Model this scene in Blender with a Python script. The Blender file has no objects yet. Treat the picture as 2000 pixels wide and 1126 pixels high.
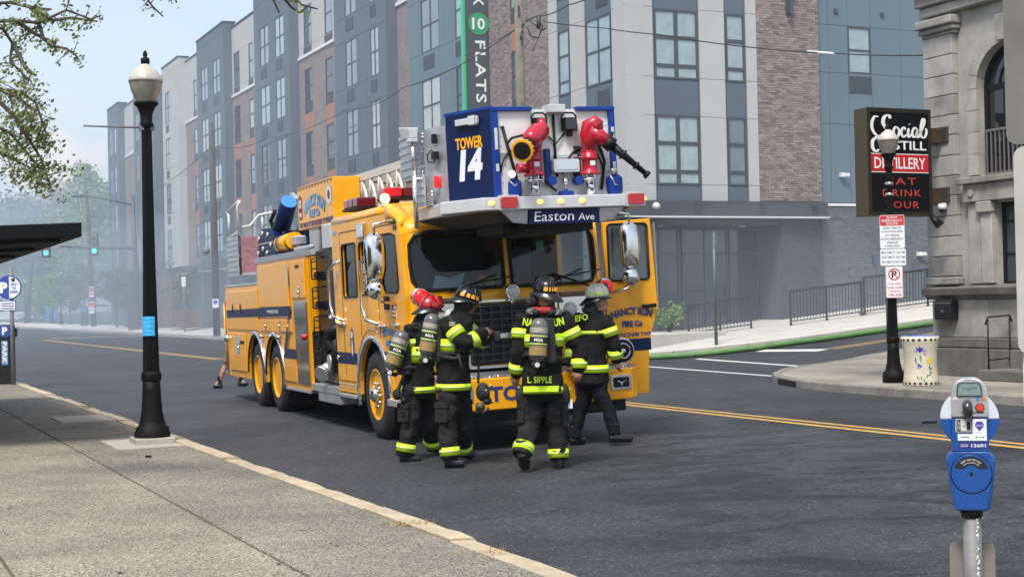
import bpy, bmesh, math, random
from mathutils import Vector, Matrix, noise as mnoise
from mathutils.geometry import tessellate_polygon
random.seed(7)
R=math.radians
C=bpy.context.scene.collection
SC=bpy.context.scene
# ---------------------------------------------------------------- camera, sky, sun, exposure
FPX=2860.0; EYE=1.70; ROLL=R(1.26); PITCH=math.atan((594-563)/FPX)
cd=bpy.data.cameras.new('camera'); cd.sensor_width=36; cd.lens=36*FPX/2000; cd.clip_start=.1; cd.clip_end=6000
cam=bpy.data.objects.new('camera',cd); C.objects.link(cam); SC.camera=cam
CR_,SR_=math.cos(ROLL),math.sin(ROLL); CP_,SP_=math.cos(PITCH),math.sin(PITCH)
right=Vector((CR_,SR_*SP_,-SR_*CP_)); up=Vector((SR_,-CR_*SP_,CR_*CP_)); fwd=Vector((0,CP_,SP_))
mw=Matrix.Identity(4)
for i in range(3): mw[i][0]=right[i]; mw[i][1]=up[i]; mw[i][2]=-fwd[i]
mw.translation=Vector((0,0,EYE)); cam.matrix_world=mw

SUN_EL,SUN_AZ=R(58),R(200)       # azimuth measured clockwise from +Y
w=bpy.data.worlds.new('World'); SC.world=w; w.use_nodes=True
nt=w.node_tree; nt.nodes.clear()
def N(t,x,**k):
    n=t.nodes.new(x)
    for a,b in k.items(): setattr(n,a,b)
    return n
out=N(nt,'ShaderNodeOutputWorld'); bg=N(nt,'ShaderNodeBackground'); bg.inputs[1].default_value=.15
sky=N(nt,'ShaderNodeTexSky',sky_type='NISHITA',sun_disc=False,sun_elevation=SUN_EL,sun_rotation=SUN_AZ,altitude=50,air_density=1.0,dust_density=3.0,ozone_density=1.2)
tc=N(nt,'ShaderNodeTexCoord'); mp=N(nt,'ShaderNodeMapping'); mp.inputs['Scale'].default_value=(1,1,2.2)
nz=N(nt,'ShaderNodeTexNoise'); nz.inputs['Scale'].default_value=2.6; nz.inputs['Detail'].default_value=7; nz.inputs['Roughness'].default_value=.55
cr=N(nt,'ShaderNodeValToRGB'); cr.color_ramp.elements[0].position=.42; cr.color_ramp.elements[1].position=.66
cr.color_ramp.elements[0].color=(.26,.26,.26,1); cr.color_ramp.elements[1].color=(1,1,1,1)
mx=N(nt,'ShaderNodeMix',data_type='RGBA'); mx.inputs['B'].default_value=(3.6,3.95,4.3,1)
L=nt.links.new
L(tc.outputs['Generated'],mp.inputs[0]); L(mp.outputs[0],nz.inputs[0]); L(nz.outputs[0],cr.inputs[0])
L(cr.outputs[0],mx.inputs['Factor']); L(sky.outputs[0],mx.inputs['A']); # one warm-lit cumulus low in the sky beyond the left end of the street
cdir=Vector((-.300,.9490,.1010)).normalized()
vd=N(nt,'ShaderNodeVectorMath',operation='DISTANCE'); vd.inputs[1].default_value=cdir
sc3=N(nt,'ShaderNodeMapping'); sc3.inputs['Scale'].default_value=(1,1,1.5); sc3.inputs['Location'].default_value=(0,0,-.5*cdir.z)
nz2=N(nt,'ShaderNodeTexNoise'); nz2.inputs['Scale'].default_value=38; nz2.inputs['Detail'].default_value=6
ad=N(nt,'ShaderNodeMath',operation='MULTIPLY_ADD'); ad.inputs[1].default_value=.045; mr_=N(nt,'ShaderNodeMapRange',interpolation_type='SMOOTHSTEP'); mr_.inputs[1].default_value=.062; mr_.inputs[2].default_value=.040; mr_.inputs[3].default_value=0; mr_.inputs[4].default_value=.85
mx2=N(nt,'ShaderNodeMix',data_type='RGBA'); mx2.inputs['B'].default_value=(5.0,4.55,4.2,1)
L(tc.outputs['Generated'],sc3.inputs[0]); L(sc3.outputs[0],vd.inputs[0]); L(tc.outputs['Generated'],nz2.inputs[0]); L(nz2.outputs[0],ad.inputs[0]); L(vd.outputs['Value'],ad.inputs[2]); L(ad.outputs[0],mr_.inputs[0])
L(mx.outputs['Result'],mx2.inputs['A']); L(mr_.outputs[0],mx2.inputs['Factor']); L(mx2.outputs['Result'],bg.inputs[0]); L(bg.outputs[0],out.inputs[0])
sl=bpy.data.lights.new('sun','SUN'); sl.energy=2.6; sl.angle=R(14); sl.color=(1,.95,.87)
so=bpy.data.objects.new('sun',sl); C.objects.link(so)
sd=Vector((math.sin(SUN_AZ)*math.cos(SUN_EL),math.cos(SUN_AZ)*math.cos(SUN_EL),math.sin(SUN_EL)))
so.rotation_euler=sd.to_track_quat('Z','Y').to_euler(); so.location=(0,0,60)
vs=SC.view_settings; vs.view_transform='Standard'; vs.look='None'; vs.exposure=.72; vs.gamma=1; vs.use_curve_mapping=False
SC.render.engine='CYCLES'; SC.cycles.volume_bounces=2

# ---------------------------------------------------------------- street frame: u along the main street (away), v across it (to the right)
AZ=R(24.8); D2=Vector((-math.sin(AZ),math.cos(AZ),0)); N2=Vector((math.cos(AZ),math.sin(AZ),0))
def P(u,v,z=0.0): return D2*u+N2*v+Vector((0,0,z))
def zr(u,v):                      # height of the asphalt: crowned street, side street climbing to the right
    z=0.03*min(max(v-3.9,0),6.7)+0.0012*max(0,u-20)
    k=v-18.5
    if k>0: z+=.09*(k*k/3 if k<1.5 else k-.75)
    return z
def at(px,py,Y):                  # point seen in the photo's direction (px,py) at distance Y in front of the camera
    x=(px-1000)/FPX; y=-(py-563)/FPX
    xr=CR_*x+SR_*y; yr=-SR_*x+CR_*y
    v=Vector((xr,CP_-yr*SP_,SP_+yr*CP_))
    return v*(Y/v.y)+Vector((0,0,EYE))

# ---------------------------------------------------------------- materials
def lin(h):
    h=h.lstrip('#'); o=[]
    for i in (0,2,4):
        c=int(h[i:i+2],16)/255; o.append(c/12.92 if c<=.04045 else ((c+.055)/1.055)**2.4)
    return tuple(o)
MATS={}
def mat(name,col,rough=.6,metal=0.,var=0.,vs=6.,bump=0.,bs=40.,coat=0.,spec=.5,emit=None,es=0.,trans=0.,alpha=1.,dirt=0.,col2=None):
    if name in MATS: return MATS[name]
    if isinstance(col,str): col=lin(col)
    m=bpy.data.materials.new(name); m.use_nodes=True; t=m.node_tree; b=t.nodes['Principled BSDF']
    b.inputs['Base Color'].default_value=(*col,1); b.inputs['Roughness'].default_value=rough; b.inputs['Metallic'].default_value=metal
    b.inputs['Coat Weight'].default_value=coat; b.inputs['Coat Roughness'].default_value=.06; b.inputs['Specular IOR Level'].default_value=spec
    if trans: b.inputs['Transmission Weight'].default_value=trans; b.inputs['IOR'].default_value=1.45
    if alpha<1: b.inputs['Alpha'].default_value=alpha
    if emit: b.inputs['Emission Color'].default_value=(*emit,1); b.inputs['Emission Strength'].default_value=es
    l=t.links.new
    if var or bump or dirt:
        co=N(t,'ShaderNodeTexCoord')
    if var or dirt:
        n1=N(t,'ShaderNodeTexNoise'); n1.inputs['Scale'].default_value=vs; n1.inputs['Detail'].default_value=6; n1.inputs['Roughness'].default_value=.62
        l(co.outputs['Object'],n1.inputs[0])
        rp=N(t,'ShaderNodeValToRGB'); rp.color_ramp.elements[0].position=.3; rp.color_ramp.elements[1].position=.7
        c2=col2 or tuple(min(1,c*(1+var)) for c in col); c1=tuple(c*(1-var) for c in col)
        if col2: c1=col
        rp.color_ramp.elements[0].color=(*c1,1); rp.color_ramp.elements[1].color=(*c2,1)
        l(n1.outputs[0],rp.inputs[0]); l(rp.outputs[0],b.inputs['Base Color'])
        mr=N(t,'ShaderNodeMapRange'); mr.inputs[3].default_value=max(0.02,rough-.12*(1 if rough>.2 else .3)); mr.inputs[4].default_value=min(1,rough+.12*(1 if rough>.2 else .3))
        l(n1.outputs[0],mr.inputs[0]); l(mr.outputs[0],b.inputs['Roughness'])
    if bump:
        n2=N(t,'ShaderNodeTexNoise'); n2.inputs['Scale'].default_value=bs; n2.inputs['Detail'].default_value=5
        l(co.outputs['Object'],n2.inputs[0]); bp=N(t,'ShaderNodeBump'); bp.inputs['Strength'].default_value=bump; bp.inputs['Distance'].default_value=.02
        l(n2.outputs[0],bp.inputs['Height']); l(bp.outputs[0],b.inputs['Normal'])
    MATS[name]=m; return m

# ---------------------------------------------------------------- mesh building
class MB:
    def __init__(s): s.v=[]; s.f=[]; s.sm=[]
    def add(s,vs,fs,smooth=False):
        o=len(s.v); s.v+= [tuple(x) for x in vs]; s.f+=[tuple(i+o for i in f) for f in fs]; s.sm+=[smooth]*len(fs); return s
    def box(s,x0,x1,y0,y1,z0,z1):
        if x0>x1:x0,x1=x1,x0
        if y0>y1:y0,y1=y1,y0
        if z0>z1:z0,z1=z1,z0
        vs=[(x0,y0,z0),(x1,y0,z0),(x1,y1,z0),(x0,y1,z0),(x0,y0,z1),(x1,y0,z1),(x1,y1,z1),(x0,y1,z1)]
        return s.add(vs,[(0,3,2,1),(4,5,6,7),(0,1,5,4),(1,2,6,5),(2,3,7,6),(3,0,4,7)])
    def hexa(s,b,t):               # bottom quad (ccw seen from above) and top quad
        return s.add(list(b)+list(t),[(3,2,1,0),(4,5,6,7),(0,1,5,4),(1,2,6,5),(2,3,7,6),(3,0,4,7)])
    def loft(s,rings,smooth=True,cap=True,closed=True):
        n=len(rings[0]); vs=[p for r in rings for p in r]; fs=[]
        for i in range(len(rings)-1):
            for j in range(n if closed else n-1):
                k=(j+1)%n; fs.append((i*n+j,i*n+k,(i+1)*n+k,(i+1)*n+j))
        o=len(s.v); s.add(vs,fs,smooth)
        if cap and closed:
            s.f+=[tuple(o+j for j in range(n))[::-1],tuple(o+(len(rings)-1)*n+j for j in range(n))]; s.sm+=[False,False]
        return s
    def tube(s,pts,r,n=8,smooth=True,cap=True):
        pts=[Vector(p) for p in pts]; rr=r if isinstance(r,(list,tuple)) else [r]*len(pts); rings=[]; prev=None
        for i,p in enumerate(pts):
            if i==0: d=pts[1]-p
            elif i==len(pts)-1: d=p-pts[i-1]
            else: d=(pts[i+1]-p).normalized()+(p-pts[i-1]).normalized()
            d.normalize()
            if prev is None:
                a=Vector((0,0,1)) if abs(d.z)<.9 else Vector((1,0,0)); x=d.cross(a).normalized()
            else:
                x=(prev-d*prev.dot(d)).normalized()
            prev=x; y=d.cross(x)
            rings.append([p+(x*math.cos(2*math.pi*j/n)+y*math.sin(2*math.pi*j/n))*rr[i] for j in range(n)])
        return s.loft(rings,smooth,cap)
    def cyl(s,p0,p1,r0,r1=None,n=16,smooth=True): return s.tube([p0,p1],[r0,r0 if r1 is None else r1],n,smooth)
    def lathe(s,prof,c=(0,0,0),n=24,axis='Z',smooth=True,cap=True):
        rings=[]
        for r,h in prof:
            ring=[]
            for j in range(n):
                a=2*math.pi*j/n; x,y=r*math.cos(a),r*math.sin(a)
                q={'Z':(x,y,h),'X':(h,x,y),'Y':(y,h,x)}[axis]
                ring.append((c[0]+q[0],c[1]+q[1],c[2]+q[2]))
            rings.append(ring)
        return s.loft(rings,smooth,cap)
    def sphere(s,c,r,n=12,m=8,sc=(1,1,1)):
        rings=[]
        for i in range(m+1):
            t=-math.pi/2+math.pi*i/m; q=max(math.cos(t),.001)
            rings.append([(c[0]+r*sc[0]*q*math.cos(2*math.pi*j/n),c[1]+r*sc[1]*q*math.sin(2*math.pi*j/n),c[2]+r*sc[2]*math.sin(t)) for j in range(n)])
        return s.loft(rings,True,True)
    def prism(s,poly,a,b,axis='Y',holes=(),smooth=False):   # 2D polygon (with holes) swept between a and b along an axis
        def m(p,h):
            if axis=='Y': return (p[0],h,p[1])
            if axis=='X': return (h,p[0],p[1])
            return (p[0],p[1],h)
        loops=[list(poly)]+[list(h) for h in holes]
        flat=[p for l in loops for p in l]; tris=tessellate_polygon([[Vector((p[0],p[1],0)) for p in l] for l in loops]); n=len(flat)
        vs=[m(p,a) for p in flat]+[m(p,b) for p in flat]; fs=[]
        for t in tris: fs.append(tuple(t)); fs.append(tuple(i+n for i in reversed(t)))
        o=0
        for l in loops:
            k=len(l)
            for i in range(k):
                j=(i+1)%k; fs.append((o+i,o+j,o+j+n,o+i+n))
            o+=k
        return s.add(vs,fs,smooth)
    def quad(s,a,b,c,d): return s.add([a,b,c,d],[(0,1,2,3)])
    def pieces(s):
        """faces grouped into separate pieces: loose islands nearer than half the larger one's size stay together"""
        n=len(s.v); p=list(range(n))
        def fd(x):
            while p[x]!=x: p[x]=p[p[x]]; x=p[x]
            return x
        for f in s.f:
            a=fd(f[0])
            for i in f[1:]: p[fd(i)]=a
        isl={}
        for k,f in enumerate(s.f): isl.setdefault(fd(f[0]),[]).append(k)
        if len(isl)<2 or len(isl)>260: return None
        bb=[]
        for ks in isl.values():
            vs=[s.v[i] for k in ks for i in s.f[k]]; bb.append(([min(v[i] for v in vs) for i in range(3)],[max(v[i] for v in vs) for i in range(3)]))
        m=len(bb); q=list(range(m)); sz=[max(b[1][i]-b[0][i] for i in range(3)) for b in bb]
        def fq(x):
            while q[x]!=x: q[x]=q[q[x]]; x=q[x]
            return x
        for i in range(m):
            for j in range(i+1,m):
                g=math.sqrt(sum(max(0,bb[i][0][k]-bb[j][1][k],bb[j][0][k]-bb[i][1][k])**2 for k in range(3)))
                if g<=max(.02,.5*max(sz[i],sz[j])): q[fq(i)]=fq(j)
        out={}
        for i,ks in enumerate(isl.values()): out.setdefault(fq(i),[]).extend(ks)
        return list(out.values()) if 1<len(out)<=40 else None
    def build(s,name,m,parent=None,bev=0,seg=2,loc=None,label=None,smooth=None,norm=True):
        pc=s.pieces() if (parent is not None and len(s.f)<6000) else None
        if pc:
            obs=[]
            for ks in pc:
                t=MB(); mp={}
                for k in ks:
                    f=[]
                    for i in s.f[k]:
                        if i not in mp: mp[i]=len(t.v); t.v.append(s.v[i])
                        f.append(mp[i])
                    t.f.append(tuple(f)); t.sm.append(s.sm[k])
                obs.append(t._one(name,m,parent,bev,seg,loc,label,smooth,norm))
            s.objs=obs; return obs[0]
        o=s._one(name,m,parent,bev,seg,loc,label,smooth,norm); s.objs=[o]; return o
    def _one(s,name,m,parent=None,bev=0,seg=2,loc=None,label=None,smooth=None,norm=True):
        me=bpy.data.meshes.new(name); me.from_pydata(s.v,[],s.f)
        sm=s.sm if smooth is None else [smooth]*len(s.f)
        me.polygons.foreach_set('use_smooth',sm if not bev else [True]*len(s.f))
        if norm:
            bm=bmesh.new(); bm.from_mesh(me); bmesh.ops.recalc_face_normals(bm,faces=bm.faces); bm.to_mesh(me); bm.free()
        me.materials.append(m); o=bpy.data.objects.new(name,me); C.objects.link(o)
        if parent: o.parent=parent
        if loc is not None: o.location=loc
        if bev:
            bm_=o.modifiers.new('bevel','BEVEL'); bm_.width=bev; bm_.segments=seg; bm_.limit_method='ANGLE'; bm_.angle_limit=R(35); bm_.harden_normals=True
        if label: o['label']=label
        return o
def empty(name,loc=(0,0,0),rz=0,label=None,cat=None,group=None):
    o=bpy.data.objects.new(name,None); C.objects.link(o); o.location=loc; o.rotation_euler=(0,0,rz); o.empty_display_size=.2
    tag(o,label,cat,group); return o
def tag(o,label=None,cat=None,group=None,kind=None):
    if label: o['label']=label
    if cat: o['category']=cat
    if group: o['group']=group
    if kind: o['kind']=kind
    return o
def kids(o): return [x for x in C.objects if x.parent is o]
def copy_tree(o,parent=None,cache={}):
    c=o.copy(); C.objects.link(c)
    if parent: c.parent=parent
    for ch in [x for x in list(o.children)]: copy_tree(ch,c)
    return c
def rrect(w,h,r,n=4,cx=0,cy=0):
    pts=[]
    for (sx,sy,a0) in ((1,1,0),(-1,1,90),(-1,-1,180),(1,-1,270)):
        for i in range(n+1):
            a=R(a0+90*i/n); pts.append((cx+sx*(w/2-r)+r*math.cos(a),cy+sy*(h/2-r)+r*math.sin(a)))
    return pts
# lettering: real raised letters, from Blender's own built-in font
DG=None
def letters(name,txt,m,parent,o,xd,ud,h,w=None,ext=.002,bold=0.,arc=0.,align='C',shear=0.,spacing=1.,res=2):
    cu=bpy.data.curves.new('t','FONT'); cu.body=txt; cu.resolution_u=res; cu.offset=bold; cu.shear=shear; cu.space_character=spacing; cu.align_x='CENTER'
    ob=bpy.data.objects.new('t',cu); C.objects.link(ob)
    dg=bpy.context.evaluated_depsgraph_get(); me=bpy.data.meshes.new_from_object(ob.evaluated_get(dg))
    bpy.data.objects.remove(ob); bpy.data.curves.remove(cu)
    xs=[v.co.x for v in me.vertices]; ys=[v.co.y for v in me.vertices]
    if not xs: return None
    x0,x1,y0,y1=min(xs),max(xs),min(ys),max(ys); sy=h/(y1-y0); sx=sy if w is None else w/(x1-x0)
    xd=Vector(xd).normalized(); ud=Vector(ud).normalized(); nd=xd.cross(ud).normalized(); o=Vector(o)
    W_=(x1-x0)*sx
    off={'C':-(x0+x1)/2,'L':-x0,'R':-x1}[align]
    bm=bmesh.new(); bm.from_mesh(me)
    if ext:
        r=bmesh.ops.extrude_face_region(bm,geom=list(bm.faces))
        for e in r['geom']:
            if isinstance(e,bmesh.types.BMVert): e.co.z+=1
    for v in bm.verts:
        x=(v.co.x+off)*sx; y=(v.co.y-y0)*sy-h/2; z=ext*(v.co.z if ext else 0)
        if arc:
            a=x/arc; rr=arc+y; x=rr*math.sin(a); y=rr*math.cos(a)-arc
        v.co=o+xd*x+ud*y+nd*(z+.0015)
    bm.verts.index_update(); mb=MB(); mb.v=[tuple(v.co) for v in bm.verts]; mb.f=[tuple(v.index for v in f.verts) for f in bm.faces]; mb.sm=[False]*len(mb.f)
    bm.free(); bpy.data.meshes.remove(me)
    return mb.build(name,m,parent)
# ---------------------------------------------------------------- ground surfaces
def asphalt_mat():
    m=bpy.data.materials.new('asphalt'); m.use_nodes=True; t=m.node_tree; b=t.nodes['Principled BSDF']; l=t.links.new
    co=N(t,'ShaderNodeTexCoord')
    def nz(scale,det=4,mapsc=None,rough=.6):
        n=N(t,'ShaderNodeTexNoise'); n.inputs['Scale'].default_value=scale; n.inputs['Detail'].default_value=det; n.inputs['Roughness'].default_value=rough
        if mapsc:
            mp=N(t,'ShaderNodeMapping'); mp.inputs['Scale'].default_value=mapsc; mp.inputs['Rotation'].default_value=(0,0,R(-12)); l(co.outputs['Object'],mp.inputs[0]); l(mp.outputs[0],n.inputs[0])
        else: l(co.outputs['Object'],n.inputs[0])
        return n
    def ramp(src,p0,c0,p1,c1):
        r=N(t,'ShaderNodeValToRGB'); e=r.color_ramp.elements; e[0].position=p0; e[1].position=p1; e[0].color=(*c0,1); e[1].color=(*c1,1); l(src,r.inputs[0]); return r
    def mul(a,b_,f=1.):
        x=N(t,'ShaderNodeMix',data_type='RGBA',blend_type='MULTIPLY'); x.inputs['Factor'].default_value=f; l(a,x.inputs['A']); l(b_,x.inputs['B']); return x.outputs['Result']
    g=nz(85,3,None,.8); big=nz(.35,6); mid=nz(1.7,5,(1,.45,1)); wet=nz(1.15,9,(.75,1.1,1),.68); wet.inputs['Distortion'].default_value=1.1
    base=ramp(g.outputs[0],.36,(.011,.0122,.0142),.68,(.100,.108,.120))
    vo=N(t,'ShaderNodeTexVoronoi'); vo.inputs['Scale'].default_value=62; l(co.outputs['Object'],vo.inputs[0]); sc_=N(t,'ShaderNodeSeparateColor'); l(vo.outputs['Color'],sc_.inputs[0])
    chip=ramp(sc_.outputs[0],.88,(.72,.72,.72),.98,(2.0,2.0,2.0))
    base_=mul(base.outputs[0],chip.outputs[0])
    c=mul(base_,ramp(big.outputs[0],.3,(.6,.6,.62),.7,(1.2,1.2,1.2)).outputs[0])
    c=mul(c,ramp(mid.outputs[0],.32,(.78,.78,.8),.66,(1.1,1.1,1.1)).outputs[0])
    wr=ramp(wet.outputs[0],.45,(1.14,1.14,1.16),.60,(.40,.40,.405))
    # the wet stretch: run-off lies on the kerb side of the yellow line near the corner
    sp_=N(t,'ShaderNodeSeparateXYZ'); l(co.outputs['Object'],sp_.inputs[0])
    m1=N(t,'ShaderNodeMapRange',interpolation_type='SMOOTHSTEP'); m1.inputs[1].default_value=-1.0; m1.inputs[2].default_value=2.2; l(sp_.outputs[0],m1.inputs[0])
    m2=N(t,'ShaderNodeMapRange',interpolation_type='SMOOTHSTEP'); m2.inputs[1].default_value=24; m2.inputs[2].default_value=16; l(sp_.outputs[1],m2.inputs[0])
    mm=N(t,'ShaderNodeMath',operation='MULTIPLY'); l(m1.outputs[0],mm.inputs[0]); l(m2.outputs[0],mm.inputs[1])
    x=N(t,'ShaderNodeMix',data_type='RGBA',blend_type='MULTIPLY'); l(mm.outputs[0],x.inputs['Factor']); l(c,x.inputs['A']); l(wr.outputs[0],x.inputs['B'])
    l(x.outputs['Result'],b.inputs['Base Color'])
    rr=N(t,'ShaderNodeMapRange'); rr.inputs[1].default_value=.46; rr.inputs[2].default_value=.62; rr.inputs[3].default_value=.0; rr.inputs[4].default_value=.10; l(wet.outputs[0],rr.inputs[0])
    r2=N(t,'ShaderNodeMath',operation='MULTIPLY'); l(rr.outputs[0],r2.inputs[0]); l(mm.outputs[0],r2.inputs[1])
    r3=N(t,'ShaderNodeMath',operation='SUBTRACT'); b.inputs['Specular IOR Level'].default_value=.42; r3.inputs[0].default_value=.66; l(r2.outputs[0],r3.inputs[1]); l(r3.outputs[0],b.inputs['Roughness'])
    bp=N(t,'ShaderNodeBump'); bp.inputs['Strength'].default_value=.5; bp.inputs['Distance'].default_value=.012; l(g.outputs[0],bp.inputs['Height']); l(bp.outputs[0],b.inputs['Normal'])
    return m
def aggregate_mat(name,c0,c1,c2,scale=120,blot=.34):
    m=bpy.data.materials.new(name); m.use_nodes=True; t=m.node_tree; b=t.nodes['Principled BSDF']; l=t.links.new
    co=N(t,'ShaderNodeTexCoord')
    v=N(t,'ShaderNodeTexVoronoi'); v.inputs['Scale'].default_value=scale; l(co.outputs['Object'],v.inputs[0])
    hs=N(t,'ShaderNodeSeparateColor'); l(v.outputs['Color'],hs.inputs[0])
    r=N(t,'ShaderNodeValToRGB'); e=r.color_ramp.elements; e[0].position=.05; e[0].color=(*c0,1); e[1].position=.95; e[1].color=(*c2,1); q=e.new(.45); q.color=(*c1,1); l(hs.outputs[0],r.inputs[0])
    n=N(t,'ShaderNodeTexNoise'); n.inputs['Scale'].default_value=.9; n.inputs['Detail'].default_value=8; n.inputs['Roughness'].default_value=.65; l(co.outputs['Object'],n.inputs[0])
    r2=N(t,'ShaderNodeValToRGB'); r2.color_ramp.elements[0].position=.3; r2.color_ramp.elements[1].position=.7
    r2.color_ramp.elements[0].color=(1-blot,1-blot,1-blot,1); r2.color_ramp.elements[1].color=(1+blot*.6,1+blot*.55,1+blot*.5,1); l(n.outputs[0],r2.inputs[0])
    x=N(t,'ShaderNodeMix',data_type='RGBA',blend_type='MULTIPLY'); x.inputs['Factor'].default_value=1; l(r.outputs[0],x.inputs['A']); l(r2.outputs[0],x.inputs['B']); l(x.outputs['Result'],b.inputs['Base Color'])
    b.inputs['Roughness'].default_value=.9; b.inputs['Specular IOR Level'].default_value=.25
    bp=N(t,'ShaderNodeBump'); bp.inputs['Strength'].default_value=.6; bp.inputs['Distance'].default_value=.008; l(hs.outputs[0],bp.inputs['Height']); l(bp.outputs[0],b.inputs['Normal'])
    return m
M_asph=asphalt_mat()
M_agg=aggregate_mat('exposed_aggregate',(.066,.062,.052),(.212,.194,.154),(.44,.405,.325))
M_agg2=aggregate_mat('exposed_aggregate_dark',(.053,.05,.045),(.178,.165,.137),(.40,.372,.305))
M_conc=mat('concrete',(.46,.44,.40),.85,var=.14,vs=1.3,bump=.15,bs=60)
M_conc2=mat('worn_concrete',(.33,.31,.27),.85,var=.25,vs=1.1,bump=.2,bs=50)
M_kerb=mat('kerb_granite',(.42,.345,.235),.8,var=.22,vs=4,bump=.35,bs=35)
M_kerbg=mat('kerb_grey',(.20,.19,.17),.8,var=.3,vs=3,bump=.3,bs=35)
M_dirt=mat('joint_dirt',(.10,.075,.05),.95,var=.4,vs=8)
M_yel=mat('road_paint_yellow',(.47,.28,.075),.7,var=.34,vs=14)
M_wht=mat('road_paint_white',(.62,.62,.60),.7,var=.15,vs=10)
M_grass=mat('dry_grass',(.38,.24,.09),.9,var=.3,vs=30)

def grid(name,us,vs,zf,m,kind='structure'):
    b=MB(); n=len(vs); V=[P(u,v,zf(u,v)) for u in us for v in vs]; F=[]
    for i in range(len(us)-1):
        for j in range(n-1): F.append((i*n+j,(i+1)*n+j,(i+1)*n+j+1,i*n+j+1))
    b.add(V,F,True); o=b.build(name,m); tag(o,kind=kind); return o
def fr(a,b,n): return [a+(b-a)*i/n for i in range(n+1)]
us=fr(-30,0,6)+fr(2,60,29)+fr(65,150,17)+fr(170,330,8)
vs_=[3.3,3.9]+fr(4.5,10.5,6)+[10.6]+fr(11.2,18.4,8)+fr(18.9,24,11)+fr(25,60,14)
grid('road',us,vs_,zr,M_asph)
g=MB(); g.quad((-2500,-300,-.35),(2500,-300,-.35),(2500,4500,-.35),(-2500,4500,-.35)); tag(g.build('ground',mat('far_ground',(.10,.12,.07),.95,var=.3,vs=.02)),kind='structure')

# near sidewalk of large exposed-aggregate slabs, granite kerb
sw=empty('sidewalk',P(10,1,0),AZ); tag(sw,kind='structure')
def frame_mb(b,root_u,root_v): # shift a mesh given in (v,u,z) to a root at (u,v)
    b.v=[(x-root_v,y-root_u,z) for x,y,z in b.v]; return b
ub=[-26.75,-14.75,-2.75,9.25,21.3,26.4,31.5,37,43,50,60,75,95,120,160]
vb=[-6.8,-5.25,-3.7,-2.15,-.6,.95,2.5,3.70]
for i in range(len(ub)-1):
    for j in range(len(vb)-1):
        if ub[i]>70 and j<4: continue
        b=MB(); gz=.13+random.uniform(-.004,.004)
        b.box(vb[j]+.009,vb[j+1]-.009,ub[i]+.009,ub[i+1]-.009,.02,gz); frame_mb(b,10,1)
        b.build('paving_slab',M_agg2 if j==6 else M_agg,sw,bev=.008,seg=1)
b=MB(); b.box(-7,3.70,-30,165,-.05,.118); frame_mb(b,10,1); b.build('joint_bed',M_dirt,sw)
for (u0,u1,v0,v1) in ((17.2,18.5,2.92,3.698),(21.9,23.3,2.95,3.698)):
    b=MB(); b.box(v0,v1,u0,u1,.10,.140); frame_mb(b,10,1); b.build('concrete_patch',M_conc2,sw,bev=.006,seg=1)
kb=empty('kerb',P(10,3.8,0),AZ); tag(kb,kind='structure')
u=-28; rnd=random.Random(3)
while u<160:
    Ls=rnd.uniform(1.7,2.6) if u<60 else 6
    b=MB(); dz=rnd.uniform(-.012,.012); dv=rnd.uniform(-.012,.012)
    n=7; rings=[]
    for k in range(n+1):
        uu=u+.012+(Ls-.024)*k/n; q=rnd.uniform(-.008,.008); q2=rnd.uniform(-.007,.007)
        rings.append([(3.715+dv,uu,-.08),(3.715+dv,uu,.128+dz),(3.73+dv,uu,.136+dz+q2),(3.885+dv+q,uu,.128+dz+q2),(3.905+dv+q,uu,.108+dz),(3.915+dv+q,uu,-.08)])
    b.loft(rings,False); frame_mb(b,10,3.8); b.build('kerb_stone',M_kerb,kb)
    u+=Ls

# corner island on the right (side-street corner) and the far sidewalk round the apartment building
K1=[(-30,14.3),(10,14.3),(17.5,14.3),(19.2,14.35),(20.4,14.62),(21.6,15.05),(22.6,15.7),(23.6,16.6),(24.6,17.8),(25.3,19),(25.8,20.6),(26,23),(26,60)]
K2=[(320,17.6),(60,17.6),(38,17.6),(36.2,17.7),(34.8,18.05),(33.6,18.75),(32.7,19.7),(32.0,20.9),(31.6,22.3),(31.45,24),(31.4,28),(31.4,60)]
def ucut(K,v):
    for (a,b) in zip(K,K[1:]):
        if a[1]<=v<=b[1] and b[1]>a[1]: return a[0]+(b[0]-a[0])*(v-a[1])/(b[1]-a[1])
    return K[-1][0]
def walk(name,K,vs,far,m,lift=.128,inset=.16):
    b=MB(); rings=[]
    for v in vs:
        u0=ucut(K,v); e=far(v); s=-inset if e<u0 else inset
        r=[]
        for t in (0,.005,.02,.05,.1,.2,.35,.6,1):
            uu=(u0+s)+(e-u0-s)*t; r.append(P(uu,v,zr(uu,v)+lift))
        rings.append(r)
    b.loft(rings,True,False,False); o=b.build(name,m); tag(o,kind='structure'); return o
vv=[14.46,14.5,14.6,14.8,15.05,15.4,15.8,16.2,16.7,17.3,17.9,18.5,19,19.5,20,21,22,24,27,30,40,60]
walk('corner_sidewalk',K1,vv,lambda v:-30,mat('corner_concrete',(.235,.215,.18),.85,var=.4,vs=.55,bump=.2,bs=50))
vv2=[17.77,17.8,17.9,18.1,18.4,18.8,19.2,19.6,20,20.6,21.3,21.7,22.3,23,24,25,26,28,30,33,40,60]
walk('far_sidewalk',K2,vv2,lambda v:320 if v<21.65 else 46,M_conc,.128)
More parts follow.
